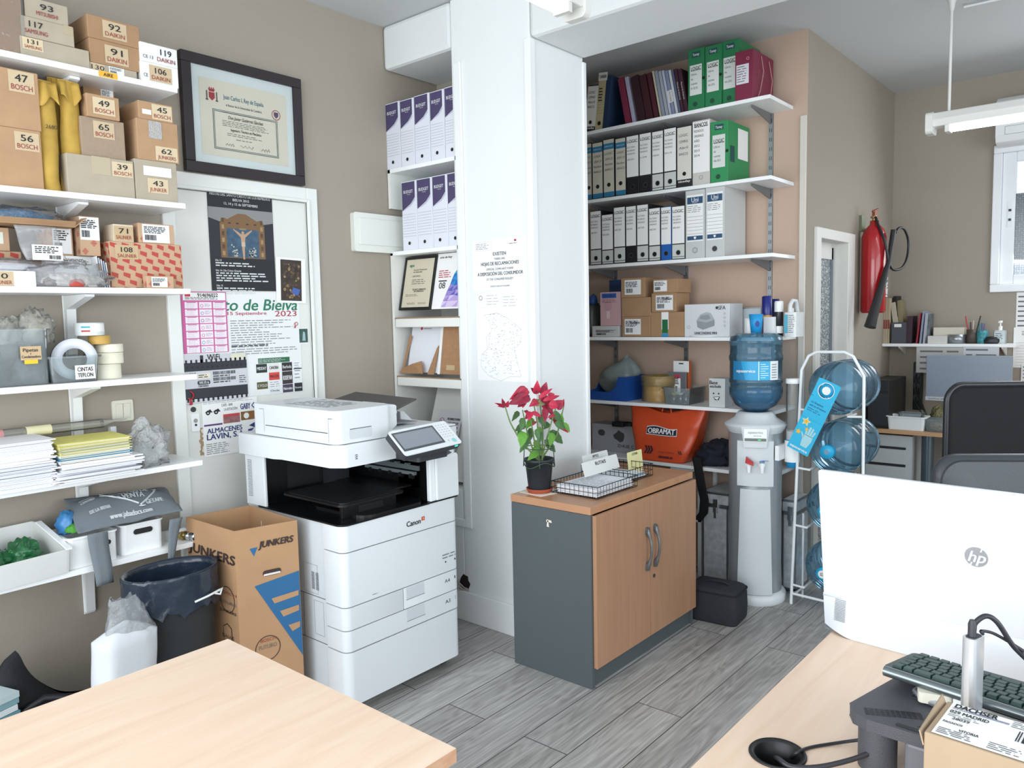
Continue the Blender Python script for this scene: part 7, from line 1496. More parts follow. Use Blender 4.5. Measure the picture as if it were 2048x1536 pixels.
q0,q1=onshelf(1892,FX+.03),onshelf(1929,FX+.03);r_=(q0-q1)/2;th=thing('duct_tape','silver duct tape roll lying on the corner shelf','tape',(FX+.03+r_,(q0+q1)/2,ZS),0);hh=P(1910,669,x=FX+.06).z-ZS
MB().lathe([(r_*.6,0),(r_,0),(r_,hh),(r_*.6,hh),(r_*.6,0)],mat('9ea2a6',.3,.8,key='duct_tape_silver'),32,cap=False).build('roll',th)
def pencup(label,l,r,t,c,pens):
 q0,q1=onshelf(l,FX+.05),onshelf(r,FX+.05);r_=(q0-q1)/2;h=P(l+8,t,x=FX+.07).z-ZS;th=thing('pen_cup',label,'cup',(FX+.05+r_,(q0+q1)/2,ZS),RA)
 MB().lathe([(0,.002),(r_,0),(r_,h),(r_-.002,h),(r_-.002,.006),(0,.006)],c,26,cap=False).build('cup',th)
 for k,(dx,dy,L_,cc)in enumerate(pens):
  o=MB().tube([(0,0,0),(dx,dy,L_)],.004,mat(cc,.4),8).build('pen');o.location=(FX+.05+r_,(q0+q1)/2+(.012-k*.008),ZS+.008);tag(o,['red marker pen sticking out of the brown cup','dark pen in the brown cup','pale pen standing in the brown cup','black marker leaning right in the brown cup','teal pen in the teal cup','blue pen in the teal cup','violet pen in the teal cup'][k if len(pens)==4 else k+4],'pen')
pencup('brown cylindrical pen cup on the corner shelf',1930,1952,659,mat('4a4038',.5),[(0,.025,.17,'b3383a'),(0,.004,.13,'3a2a34'),(0,-.004,.14,'c9b8b0'),(.0,-.035,.17,'1c1c20')])
pencup('teal and white patterned pen cup on the corner shelf',1951,1974,661,mat('3f8f98',.5,var=.4,bscale=60),[(0,.006,.12,'2f7f88'),(.0,0,.125,'3a5f9a'),(0,-.006,.12,'6a5a8a')])
q=onshelf(1999,FX+.07);th=thing('sanitizer_bottle','clear pump bottle of hand sanitizer with white label on the corner shelf','bottle',(FX+.08,q,ZS),RA);m=MB();m.prism(rrect(-.035,.035,-.02,.02,.012),'z',0,.085,clear('e4ecec',.4,.1),True);m.build('bottle',th)
MB().lathe([(.012,.085),(.012,.11),(.005,.112),(.005,.13),(.012,.132),(.012,.145),(0,.145)],WHITE,18).box(-.006,.006,-.04,0,.132,.14,WHITE).build('pump',th);m=MB();m.fr(-.028,.028,.01,.075,mat('c9d5d8',.5),y=-.0206);m.lines(-.024,.02,.015,.07,5,INK,y=-.0215,fill=.3);m.build('label',th)
o=heap('glasses_case',None,0,0,0,.02,.045,.03,mat('1e2024',.4),2,.15);o.location=(FX+.06,onshelf(1982,FX+.06),ZS);tag(o,'small black case left of the sanitizer bottle','case')
def wallsheet(label,l,r,t,b,x=XW-.001,rows=12,c=PAPER,seed=1,grp=None,table=False):
 a,e=P(l,b,x=x),P(r,b,x=x);h=P(l,t,x=x).z-a.z;w=a.y-e.y;th=thing('wall_paper_sheet',label,'paper',(x,a.y,a.z),RA,grp)
 MB().box(0,w,-.0008,0,0,h,c).build('sheet',th);m=MB()
 if table:
  for k in range(9):m.fr(w*.1,w*.95,h*(.06+.07*k),h*(.06+.07*k)+.001,GR)
  m.lines(w*.3,w*.8,h*.8,h*.92,3,INK,fill=.3,seed=seed)
 else:m.lines(w*.08,w*.94,h*.05,h*.95,rows,mat('6a6d72',.7),fill=.3,seed=seed)
 m.build('print',th)
wallsheet('grey printed sheet hanging below the corner shelf, left one',1832,1925,694,745,x=FX-.004,rows=4,c=mat('b9b9b6',.7));wallsheet('white sheet with grey bars hanging below the corner shelf, right one',1926,1998,693,716,x=FX-.006,rows=2,c=mat('c9cbd0',.7),seed=2)
wallsheet('long typed list on the wall below the window',2031,2075,585,660,seed=5,rows=7);wallsheet('white table sheet on the wall right of the corner shelf',2025,2080,655,735,x=XW-.004,seed=3,table=True);wallsheet('white sheet behind the black chair at the right frame edge',2041,2090,728,775,x=XW-.007,seed=4,rows=6)
q=P(1748,500,y=YR-.09);th=thing('fire_extinguisher','red fire extinguisher with black hose and horn hanging on the far wall','fire extinguisher',(q.x,YR-.09,0),-.35);zb0,zt0=P(1745,626,y=YR-.09).z,P(1745,447,y=YR-.09).z
FR=mat('a8141c',.25,key='extinguisher_red',coat=.5);RR=.072;MB().lathe([(.0,zb0),(RR*.9,zb0),(RR,zb0+.015),(RR,zt0-.08),(RR*.8,zt0-.035),(RR*.45,zt0-.008),(.026,zt0),(.026,zt0+.02),(0,zt0+.02)],FR,40,cap=False).build('cylinder',th)
m=MB();m.lathe([(.014,zt0+.02),(.014,zt0+.05)],mat('a99a6a',.4,.8),12);m.box(-.03,.035,-.008,.008,zt0+.035,zt0+.045,mat('8f4a35',.5));m.hexa([(-.02,-.008,zt0+.07),(.03,-.008,zt0+.085),(.03,.008,zt0+.085),(-.02,.008,zt0+.07)],[(-.02,-.008,zt0+.08),(.03,-.008,zt0+.098),(.03,.008,zt0+.098),(-.02,.008,zt0+.08)],mat('8f4a35',.5));m.box(-.012,.012,-.01,.01,zt0+.045,zt0+.085,mat('8f4a35',.5));m.build('valve_handle',th,bevel=.002)
m=MB();hp=[(-.02,-.02,zt0+.04),(-.03,-.05,zt0-.02),(-.03,-.095,zt0-.12),(.0,-.10,zt0-.24),(.05,-.1,zt0-.285),(.15,-.09,zt0-.27),(.215,-.08,zt0-.20),(.22,-.08,zt0-.1),(.17,-.085,zt0-.035),(.11,-.09,zt0-.03),(.07,-.095,zt0-.06)]
sm=[]
for i in range(len(hp)-1):
 p0,p1,p2,p3=[Vector(hp[max(0,min(len(hp)-1,i+k))])for k in(-1,0,1,2)]
 for t in(0,.25,.5,.75):sm.append(.5*((2*p1)+(p2-p0)*t+(2*p0-5*p1+4*p2-p3)*t*t+(3*p1-p0-3*p2+p3)*t**3))
m.tube(sm+[hp[-1]],.008,BLACK,10);m.build('hose',th)
MB().tube([(.052,-.094,zt0-.045),(.0,-.1,zt0-.24),(-.055,-.1,zt0-.37),(-.145,-.1,zt0-.58),(-.165,-.1,zt0-.63)],[.016,.014,.021,.03,.034],mat('1f2022',.5),16).build('horn',th)
m=MB();m.text('NIEVE CARBÓNICA',(.035*1.0,-RR*.93,zb0+.25),(0,0,1),(-1,0,0),.026,PAPER,width=.3,bold=.03);m.build('lettering',th)
m=MB();m.grid(lambda u,q:(lambda a:(math.cos(a)*(RR+.0012),math.sin(a)*(RR+.0012),zb0+.10+.09*q))(-.85+.5*u),6,2,PAPER);m.build('label',th)
for k,(z0,z1_)in enumerate(((.21,.34),(.36,.46))):MB().grid(lambda u,q,z0=z0,z1_=z1_:(lambda a:(math.cos(a)*(RR+.001),math.sin(a)*(RR+.001),zb0+z0+(z1_-z0)*q))(-.8+.5*u),6,2,mat('b97078',.5,var=.3,bscale=90)).build('instruction_label',th)
bx(-.04,.0,.06,.088,zt0-.04,zt0+.06,mat('7b8168',.5)).build('bracket',th)
q0=P(1993,195,x=XW-.2);z1_,z0=q0.z,P(1995,288,x=XW-.2).z
th=thing('air_conditioner','white split air conditioner above the window at the right edge','air conditioner',(XW-.2,q0.y,z0),RA)
m=MB();m.prism([(.0,.05),(.02,.01),(.0+.06,0),(.198,0),(.198,z1_-z0),(.05,z1_-z0),(0,z1_-z0-.03)],'x',0,.85,WHITE);m.build('case',th,bevel=.006);m=MB();ring(.05,.8,.05,.1,.002,GREYM,-.002);m.fr(.0,.85,.125,.127,GREYM);m.build('flap',th)
TUBE=mat('f4faff',.3,emit=9,key='fluorescent_tube')
def tubelamp(label,loc,rz,L_,rods,ztop=CEIL,em=True):
 th=thing('tube_lamp',label,'lamp',loc,rz);m=MB();LW=mat('d9d9d4',.4,key='lamp_white')
 m.prism([(-.035,-.02),(.035,-.02),(.045,.01),(.03,.045),(-.03,.045),(-.045,.01)],'x',0,L_,LW);m.build('housing',th,bevel=.004);MB().prism(rrect(-.047,.047,-.05,.05,.02),'x',-.03,0,LW).build('end_cap',th,bevel=.003)
 for y in(-.018,.018):MB().lathe([(.012,.06),(.012,L_-.03)],TUBE,14,(0,y,-.034),'x').build('tube',th)
 MB().box(.05,.07,-.03,.03,-.05,-.018,LW).build('lamp_holder',th)
 for x in rods:
  h=ztop-loc[2];MB().lathe([(.007,.045),(.007,h-.04)],LW,10,(x,0,0)).build('rod',th);MB().lathe([(.009,h-.1),(.016,h-.06),(.04,h-.012),(.05,h-.001)],LW,22,(x,0,0)).build('ceiling_cup',th)
 return th
q=P(1855,250,z=2.37);tubelamp('lit fluorescent tube lamp hanging from the ceiling near the window',(q.x,q.y-.03,2.37),RA,1.45,(.06,1.2))
q=P(1158,12,z=2.5);tubelamp('lit fluorescent tube lamp cut off by the upper frame edge by the pillar',(q.x-.03,q.y,2.5),math.pi,1.3,(.2,1.1))
MB().box(q.x,q.x+.01,q.y,q.y,0,0,WHITE)if False else None
o=MB().tube([P(1928,14,z=CEIL-.008),P(2090,-22,z=CEIL-.008)],.006,WHITE,6).build('ceiling_cable_duct');tag(o,'thin white cable duct on the ceiling beside the lamp cup','cable duct')
DWD=wood('c9a078','bd936b',(4,22,4),.4,'far_desk_wood')
th=thing('desk','far wooden desk with grey legs under the corner shelf','desk',(5.22,1.495,0),RA)
bx(0,1.5,0,.62,.715,.74,DWD).build('top',th,bevel=.002);MB().lathe([(.035,.02),(.035,.715)],mat('59646d',.3,.6,key='dark_steel_leg'),20,(.37,.08,0)).build('leg',th);bx(.33,.41,.03,.6,0,.03,DKGREY).build('foot',th);bx(1.38,1.46,.05,.1,0,.715,DKGREY).build('leg',th)
th=thing('drawer_unit','light grey drawer unit with dark gaps under the far desk','drawer unit',(5.25,1.495,0),RA);LG=mat('b9bdbd',.5,key='light_grey_metal')
bx(0,.29,.01,.5,.02,.70,LG).build('body',th,bevel=.002)
for k in range(5):
 d=bx(.02,.255,0,.01,.60-k*.11-.08,.60-k*.11+.012,LG).build('drawer',th,bevel=.002);bx(.02,.255,.004,.0095,.60-k*.11+.014,.60-k*.11+.028,BLACK).build('drawer_gap',th)
th=thing('desktop_computer','black desktop computer tower on the far desk beside the bottle rack','computer',(5.25,1.47,.7405),RA+.0)
bx(0,.125,.01,.42,0,.305,BLACK).build('case',th,bevel=.004);m=MB();m.box(.004,.121,0,.01,.02,.225,mat('25282c',.4));m.box(.004,.121,0,.01,.24,.298,mat('1c1e21',.35));m.ft('Dynamics',.03,.2,.01,GR,y=-.001,width=.03);m.lines(.02,.1,.26,.272,1,GR,y=-.001,fill=.3);m.build('front_bezel',th)
th=thing('power_strip','black power strip with plugs mounted upright behind the far desk','power strip',(XW-.06,P(1835,790,x=XW-.05).y,.80),RA);bx(-.028,.028,0,.04,0,.33,BLACK).build('strip',th,bevel=.006)
for k,z in enumerate((.09,.17,.25)):MB().lathe([(.022,-.03),(.024,0)],DKGREY,14,(0,0,z),'y').build('plug',th);MB().tube([(0,-.03,z),(.0,-.06,z-.03),(.05-.02*k,-.04,z-.12),(.07,-.02,-.04)],.004,BLACK,6).build('cord',th)
th=thing('monitor','silver grey flat monitor on the far desk behind the black chair','monitor',(5.5,P(1852,750,x=5.5).y,0),RA);w=P(1852,750,x=5.5).y-P(2024,750,x=5.5).y;z0,z1_=P(1852,800,x=5.5).z,P(1852,710,x=5.5).z
bx(0,w,0,.03,z0,z1_,mat('8e96a0',.4,key='monitor_frame')).build('frame',th,bevel=.003);MB().fr(.004,w-.004,z0+.03,z1_-.004,mat('7f8b98',.3,key='grey_screen')).build('screen',th);m=MB();m.fr(0,w,z0,z0+.024,mat('b9bcc0',.4),y=-.0016);m.ft('SyncMaster 2043',w*.14,z0+.012,.012,DKGREY,y=-.0024,width=w*.2);m.build('bottom_bezel',th)
bx(w*.45,w*.55,.03,.05,.74,z0+.1,DKGREY).build('stand',th);bx(w*.3,w*.7,-.02,.14,.7405,.75,DKGREY).build('foot',th)
for(lab,px,pt,xf,w0,w1,hh,mm,tt)in(('white plastic basket in front of the far computer tower',1810,850,5.235,.2,.215,.085,WHITE,.003),('clear plastic box of screws on the far desk beside the white basket',1875,850,5.25,.13,.14,.075,CLP,.002)):
 q=P(px,846,x=xf);th=thing('storage_basket',lab,'basket',(xf+.07,q.y,.7408),RA);binbox(th,w0,.12,w1,.13,hh,tt,mm)
th=thing('clear_box','clear lidded box standing in the white basket on the far desk','bin',(5.235+.075,P(1817,846,x=5.24).y,.76),RA);binbox(th,.12,.1,.135,.11,.085,.002,CLP)
for k,(px,x_,z_,c,lb)in enumerate(((1875,5.32,.7435,'8a7a60','mixed small metal parts in the clear box on the far desk'),(1878,5.45,.7405,'6f6a4a','clear bag of brass fittings behind the clear screw box'),(1817,5.31,.7635,'4a5054','grey small parts in the clear box inside the white basket'))):
 o=heap('small_parts',None,0,0,0,.042,.05,(.03,.09,.025)[k],mat(c,.5,.3,var=.6,bscale=120,bump=1),k+2,.3);o.location=(x_,P(px,846,x=x_).y,z_);tag(o,lb,'small parts',kind='stuff')
def chairback(name,label,D,l,r,t,zbot,m,rim,thick=.05,yaw=0,bulge=.02,r_=.09):
 a=ROT@Vector(((l-1024)/1551*D,-(t+60-768)/1551*D,-D));zt=(ROT@Vector(((l+60-1024)/1551*D,-(t-768)/1551*D,-D))).z+CAMZ
 return a,zt
VX=(ROT@Vector((1,0,0)));VX.z=0;VX.normalize();yawc=math.atan2(VX.y,VX.x)
def officechair(label,D,l,t,w,h,m,leather,fold):
 a,zt=chairback('','',D,l,0,t,0,m,None);z0=zt-h
 th=thing('office_chair',label,'chair',(a.x,a.y,0),yawc+fold)
 n=26
 def fn(u,q):
  return None
 pts=rrect(0,w,z0,zt,.075,8)
 b_=MB();tk=.05 if leather else .03;N_=len(pts);c=(w/2,(z0+zt)/2);vs=[];lev=((0,.93),(.008,.985),(tk*.5,1.0),(tk-.008,.985),(tk,.93))
 for y,k in lev:vs+=[(c[0]+(x-c[0])*k,y+.05*((x-c[0])/w*2)**2*-.6,c[1]+(z-c[1])*k)for x,z in pts]
 fs=[(j*N_+i,j*N_+(i+1)%N_,(j+1)*N_+(i+1)%N_,(j+1)*N_+i)for j in range(4)for i in range(N_)]
 b_.add(vs,fs,m,True)
 for j,fl in((0,-1),(4,1)):
  G=9;R_=[]
  b_.grid(lambda u,q,j=j,fl=fl:(lambda i,s_:(c[0]+(vs[j*N_+i][0]-c[0])*s_,vs[j*N_+i][1]*s_+(1-s_)*(lev[j][0])+fl*bulge_*(1-s_**2),c[1]+(vs[j*N_+i][2]-c[1])*s_))(int(round(u*N_))%N_,q),N_,8,m,wu=True)
 b_.build('backrest',th)
 if leather:
  MB().tube([(c[0]+(x-c[0])*.93,-.002-.03*((x-c[0])/w*2)**2,c[1]+(z-c[1])*.93)for x,z in pts],.0025,mat('202226',.4),5,closed=True).build('seam_piping',th)
 else:MB().tube([(x,.012-.03*((x-c[0])/w*2)**2,z)for x,z in pts],.014,mat('24262a',.3,key='glossy_black'),8,closed=True).build('back_frame',th)
 MB().prism(rrect(.0,w,.08,.54,.08),'z',.44,.52,m,True).build('seat',th,bevel=.02);MB().hexa([(w/2-.03,tk,.4),(w/2+.03,tk,.4),(w/2+.03,tk+.02,.4),(w/2-.03,tk+.02,.4)],[(w/2-.03,tk,z0+.15),(w/2+.03,tk,z0+.15),(w/2+.03,tk+.02,z0+.15),(w/2-.03,tk+.02,z0+.15)],BLACK).build('back_support',th)
 MB().lathe([(.03,.1),(.03,.44)],DKGREY,16,(w/2,.3,0)).build('gas_lift',th)
 for k in range(5):a_=k*1.2566;MB().hexa([(w/2-.02,.28,.06),(w/2+.02,.28,.06),(w/2+.02,.32,.06),(w/2-.02,.32,.06)],[(w/2+.26*math.cos(a_)-.015,.3+.26*math.sin(a_)-.015,.05),(w/2+.26*math.cos(a_)+.015,.3+.26*math.sin(a_)-.015,.05),(w/2+.26*math.cos(a_)+.015,.3+.26*math.sin(a_)+.015,.055),(w/2+.26*math.cos(a_)-.015,.3+.26*math.sin(a_)+.015,.055)],BLACK).tube([(w/2,.3,.08),(w/2+.26*math.cos(a_),.3+.26*math.sin(a_),.065)],.016,BLACK,8).lathe([(.025,-.01),(.025,.01)],BLACK,12,(w/2+.26*math.cos(a_),.3+.26*math.sin(a_),.026),'x').build('base_leg',th)
bulge_=.004;officechair('black mesh office chair back with glossy rim in front of the far monitor',3.5,1889,768,.56,.6,mat('121316',.8,key='black_mesh',bump=.3,bscale=400),False,-.1)
bulge_=.03;officechair('dark grey leather office chair back right above the white computer',2.55,1862,906,.52,.55,mat('3d4146',.38,key='grey_leather',bump=.25,bscale=260),True,-.12)
DNEAR=wood('ecd4be','e2c5ac',(3,34,3),.42,'beech_laminate',3);DEDGE=wood('cfa788','bd9270',(20,3,60),.45,'beech_edge')
def neardesk(label,x0,x1,y0,y1,hole=None):
 th=thing('desk',label,'desk',(x0,y0,0),0);w,d=x1-x0,y1-y0;m=MB()
 if hole:
  hx,hy,hr=hole[0]-x0,hole[1]-y0,hole[2];n=40;inn=[(hx+hr*math.cos(2*math.pi*i/n),hy+hr*math.sin(2*math.pi*i/n))for i in range(n)]
  def sq2(a):
   c,s_=math.cos(a),math.sin(a);ks=[k for k in((w-hx)/c if c>1e-9 else 9e9,-hx/c if c<-1e-9 else 9e9,(d-hy)/s_ if s_>1e-9 else 9e9,-hy/s_ if s_<-1e-9 else 9e9)];k=min(ks);return(hx+c*k,hy+s_*k)
  angs=sorted([2*math.pi*i/n for i in range(n)]+[math.atan2(b_-hy,a-hx)%(2*math.pi)for a,b_ in((0,0),(w,0),(w,d),(0,d))]);N_=len(angs)
  for z,fl in((.74,1),(.714,-1)):
   vs=[(*sq2(a),z)for a in angs]+[(hx+hr*math.cos(a),hy+hr*math.sin(a),z)for a in angs]
   fs=[(i,(i+1)%N_,N_+(i+1)%N_,N_+i)for i in range(N_)];m.add(vs,fs if fl>0 else[f[::-1]for f in fs],DNEAR)
  for(a,b_,c,e)in(((0,0),(w,0),0,0),((w,0),(w,d),0,0),((w,d),(0,d),0,0),((0,d),(0,0),0,0)):m.quad((*a,.714),(*b_,.714),(*b_,.74),(*a,.74),DEDGE)
  m.add([(a,b_,.74)for a,b_ in inn]+[(a,b_,.714)for a,b_ in inn],[(i,n+i,n+(i+1)%n,(i+1)%n)for i in range(n)],DEDGE)
  m.build('top',th)
 else:m.box(0,w,0,d,.714,.7395,DEDGE);m.box(0,w,0,d,.7395,.74,DNEAR);m.build('top',th,bevel=.001)
 for x in(.06,w-.1):
  for y in(.06,d-.1):bx(x,x+.04,y,y+.04,0,.714,GREYM).build('leg',th,bevel=.003)
neardesk('pale beech desk in the lower left corner of the picture',-.75,.928,.937,1.706)
hq=P(1555,1508,z=.74)
neardesk('pale beech desk at the right carrying the white computer',.55,1.99,-.25,.585,(hq.x,hq.y,.042))
th=thing('cable_grommet','round black cable grommet sunk into the right desk','grommet',(hq.x,hq.y,.74),0);MB().lathe([(.038,-.05),(.038,.0),(.046,.004),(.048,.002),(.048,.0005),(.0415,.0005),(.0415,-.05),(.038,-.05)],BLACK,40,cap=False).build('ring',th);MB().lathe([(0,-.052),(.0415,-.052),(.0415,-.05),(0,-.05)],mat('a58a6a',.8),30,cap=False).build('bottom_disc',th)
def cable(label,pts,r,rz=None):
 sm=[];P_=[Vector(p)for p in pts]
 for i in range(len(P_)-1):
  p0,p1,p2,p3=P_[max(0,i-1)],P_[i],P_[i+1],P_[min(len(P_)-1,i+2)]
  for t in(0,.2,.4,.6,.8):sm.append(.5*((2*p1)+(p2-p0)*t+(2*p0-5*p1+4*p2-p3)*t*t+(3*p1-p0-3*p2+p3)*t**3))
 o=MB().tube(sm+[P_[-1]],r,mat('2b2b30',.4,key='cable_grey'),10).build('cable');tag(o,label,'cable');return o
cable('thick dark cable running from the grommet to the black riser',[P(1549,1516,z=.70),P(1556,1517,z=.744),P(1585,1534,z=.745),P(1650,1532,z=.75),P(1735,1508,z=.77),P(1792,1472,z=.80),P(1860,1463,z=.835),P(1900,1460,z=.836)],.0042)
cable('thin dark cable running from the grommet to the black riser',[P(1578,1520,z=.70),P(1590,1508,z=.742),P(1620,1495,z=.743),P(1680,1485,z=.745),P(1740,1476,z=.76),P(1790,1460,z=.80),P(1830,1456,z=.832),P(1870,1456,z=.833)],.0028)
A0,A1,A2=P(1650,1256,z=.7405),P(1638,940,y=.604),P(2048,997,x=1.745)
th=thing('all_in_one_computer','big white all in one computer seen from the back on the right desk','computer',(A0.x,A0.y,.7405),RA-.07);Wd=.56;Hh=A1.z-.7405;tl=-(A0.x-A1.x)/Hh
AW=mat('dce0e4',.35,key='glossy_white');AW2=mat('d6dbe1',.4,key='satin_white')
def lean_(z):return tl*z
zc=P(1680,1187,x=A0.x).z-.7405
m=MB();b0=[(0,lean_(zc)-.001,zc-.006),(Wd,lean_(zc)-.001,zc-.006),(Wd,lean_(zc)+.03,zc),(0,lean_(zc)+.03,zc)];t0=[(0,lean_(Hh),Hh),(Wd,lean_(Hh),Hh),(Wd,lean_(Hh)+.02,Hh),(0,lean_(Hh)+.02,Hh)]
m.hexa(b0,t0,AW);m.build('back_cover',th,bevel=.006,seg=3)
m=MB();pr=[(.0,.012),(.02,.0),(.06,-.0)]
nn_=14
def chin(u,q):x=Wd*u;e=min(1,x/.07);return(x,lean_(zc*q)-.028*math.sin(min(1,e)*math.pi/2)*(1-q)**.6,max(.0,zc*q+.012*(1-e)*(1-q)))
m.grid(chin,40,10,AW2);m.quad((0,lean_(0)+.03,0),(0,lean_(zc)+.03,zc),(0,lean_(zc),zc),(0,0,.0),AW2);m.quad((0,.03,.0),(Wd,.03,.0),(Wd,lean_(zc)+.03,zc),(0,lean_(zc)+.03,zc),AW2);m.quad((0,.03,0),(0,0,0),(Wd,-.028,0),(Wd,.03,0),AW2);m.quad((0,lean_(zc)-.0025,zc-.006),(Wd,lean_(zc)-.0025,zc-.006),(Wd,lean_(zc)-.0025,zc-.0045),(0,lean_(zc)-.0025,zc-.0045),mat('a9b0b8',.5));m.build('chin',th)
m=MB()
for k in range(15):z=.036+k*.0034;y0=lean_(z)-.028*(1-z/zc)**.6-.0012;m.quad((.03,y0+.003,z),(.056,y0,z),(.056,y0,z+.0016),(.03,y0+.003,z+.0016),GREYM)
m.build('vent_slots',th)
lq=P(1963,1106,x=A1.x*.4+A0.x*.6);lx=A0.y-lq.y;lz=lq.z-.7405;ly=lean_(lz)-.0012;LGC=mat('a9adb3',.3,.4,key='logo_grey');m=MB()
nrm=Vector((0,-1,tl)).normalized();vz=Vector((0,tl,1)).normalized();ox=(lx,ly,lz)
m.disc(0,0,.0215,LGC,o=ox,u=(1,0,0),v=tuple(vz),seg=48,sx=1.0);m.text('hp',Vector(ox)+Vector((0,-.0007,.0))+vz*.001,(1,0,0),tuple(vz),.034,AW,width=.03,bold=.02,shear=.28)
for(a,b_)in((.003,1),(-.003,-1)):m.add([Vector(ox)+Vector((x,-.0006,0))+vz*z for x,z in((a-.0015+.005*b_,.012*b_),(a+.0015+.005*b_,.012*b_),(a+.0015+.0085*b_,.022*b_),(a-.0015+.0085*b_,.022*b_))],[(0,1,2,3)if b_>0 else(3,2,1,0)],AW)
m.build('logo',th)
th=thing('monitor_riser','black plastic monitor riser with textured strip behind the cardboard box','riser',(1.33,.12,.7405),-.03-.02);RB2=mat('484a50',.5,key='riser_black',bump=.3,bscale=500)
m=MB();rp_=[(-.10,.0),(-.08,-.0),(-.03,.02),(.25,.02),(.25,.28),(.16,.27),(.06,.275),(-.02,.27),(-.09,.255),(-.105,.22)]
m.prism([(-.04,-.16),(.24,-.16),(.26,.13),(.24,.235),(.14,.24),(.06,.255),(-.02,.27),(-.045,.255),(-.055,.23)],'z',.075,.095,RB2,False);m.build('top_plate',th,bevel=.006,seg=3)
MB().lathe([(.03,0),(.03,.075)],RB2,24,(-.015,.225,0)).build('leg',th);MB().box(.19,.24,.16,.22,0,.075,RB2).build('leg',th,bevel=.005);bx(-.03,.22,-.15,-.11,0,.075,RB2).build('leg',th,bevel=.005)
bx(-.03,.2,-.02,.18,.01,.065,mat('6d7076',.35,key='drawer_smoke')).build('drawer',th,bevel=.006)
m=MB();z=.0955
s0=th.matrix_basis.inverted()@P(1732,1428,z=.836);s1=th.matrix_basis.inverted()@P(1850,1440,z=.836);su=(s1-s0);sL=su.length;su.normalize();sv=Vector((-su.y,su.x,0))
for i in range(int(sL/.008)):
 for j in range(4):m.quad(*[(*(s0+su*(i*.008+a)+sv*(j*.006+b_)).xy,z)for a,b_ in((0,0),(.0066,0),(.0066,.0046),(0,.0046))],BLACK)
m.build('textured_strip',th);m=MB();m.prism(rrect(-.045,-.035,.1,.19,.004),'z',.0952,.0958,BLACK);m.build('cable_slot',th)
kz=.872;K0,K2=P(1765,1332,z=kz),P(2048,1423,z=kz);K1=P(1798,1299,x=K0.x+.125)
uu=(K2-K0).normalized();vv=(K1-K0);vv=(vv-uu*vv.dot(uu));dK=.135;vv.normalize();nk=uu.cross(vv)
th=thing('keyboard','dark keyboard with silver front edge propped on the black riser','keyboard',K0,0);Mk=Matrix((uu,vv,nk)).transposed().to_4x4();Mk.translation=K0;th.matrix_world=Mk
m=MB();m.prism(rrect(0,.44,.0,dK,.012),'z',-.014,0,mat('2f4140',.5,key='keyboard_dark_green'),True);m.build('body',th,bevel=.003);MB().tube([(.005,-.002,-.006),(.44,-.002,-.006)],.009,mat('7d8587',.25,.8,key='keyboard_silver'),12).build('front_edge',th)
KC=mat('24403a',.5,key='key_dark');m=MB();rd=random.Random(2)
for r in range(6):
 x=.012+(r%3)*.002
 while x<.42:
  w=.0175 if rd.random()>.12 else .03;m.hexa([(x,.012+r*.0195,0),(x+w-.002,.012+r*.0195,0),(x+w-.002,.029+r*.0195,0),(x,.029+r*.0195,0)],[(x+.001,.013+r*.0195,.006),(x+w-.003,.013+r*.0195,.006),(x+w-.003,.028+r*.0195,.006),(x+.001,.028+r*.0195,.006)],KC);x+=w
m.build('keys',th,kind='stuff')
th=thing('silver_tray','silver edged tray with dark inside lying on the black riser','tray',(1.43,.235,.8365),-.25)
bx(-.045,.09,-.12,.07,0,.003,mat('262a33',.5)).build('inside',th);m=MB();m.tube([(-.045,-.12,.006),(-.045,.05,.006),(-.03,.07,.006),(.09,.07,.006)],.006,mat('b9bdc4',.3,.7),8);m.build('rim',th)
o=MB().prism(rrect(-.014,.014,-.026,.026,.007),'z',0,.018,CR,True).build('power_adapter',bevel=.004);q=P(1862,1392,z=.85);o.location=(q.x+.005,q.y-.005,.8405);o.rotation_euler=(0,0,.3);tag(o,'cream plastic power adapter lying on the silver tray','adapter')
q0=P(1895,1420,z=.80);o=bx(-.001,.001,-.11,.0,0,.03,PAPER).build('white_card');o.location=(1.40,.25,.8370);tag(o,'white card standing under the keyboard behind the cardboard box','card')
q=P(1945,1345,z=.93);zt=P(1947,1272,x=q.x).z;th=thing('usb_hub','tall silver post shaped hub with cables plugged on top','hub',(q.x,q.y,.8365),-.3)
MB().prism(rrect(-.017,.017,-.011,.011,.008,6),'z',0,zt-.8365,mat('d3d6da',.25,.6,key='brushed_silver'),True).build('post',th,bevel=.001);MB().prism(rrect(-.013,.013,-.008,.008,.006),'z',zt-.8365,zt-.8365+.0008,DKGREY).build('socket',th)
MB().lathe([(.006,0),(.006,.02),(.004,.026)],DKGREY,12,(-.005,0,zt-.8355)).build('plug',th)
cable('thick cable arching from the silver hub towards the white computer',[Vector((q.x,q.y,zt+.01)),P(1951,1245,x=q.x),P(1972,1232,x=q.x+.01),P(1995,1245,x=q.x+.02),P(2025,1290,x=q.x+.04),P(2060,1325,x=q.x+.06)],.004)
cable('thin cable arching from the silver hub towards the right',[Vector((q.x+.004,q.y-.012,zt+.005)),P(1962,1262,x=q.x),P(1985,1266,x=q.x+.02),P(2020,1285,x=q.x+.04),P(2060,1310,x=q.x+.05)],.0024)
B0,B1=P(1848,1463,z=.9),P(1878,1397,z=.9);th=thing('shipping_box','cardboard box with white shipping label at the lower right corner','box',(B0.x,B0.y,.7405),RA-.06);dB=.118;h=.9-.7405
SK2=mat('a8937a',.85,key='light_kraft',var=.05,bscale=14);MB().box(0,.24,0,dB,0,h,SK2).build('carton',th,bevel=.002);m=MB();m.quad((-.0005,.0,h-.02),(-.006,.0,h+.0),(-.008,dB,h+.008),(-.0005,dB,h-.01),SK2);m.build('side_flap',th,solid=.002)
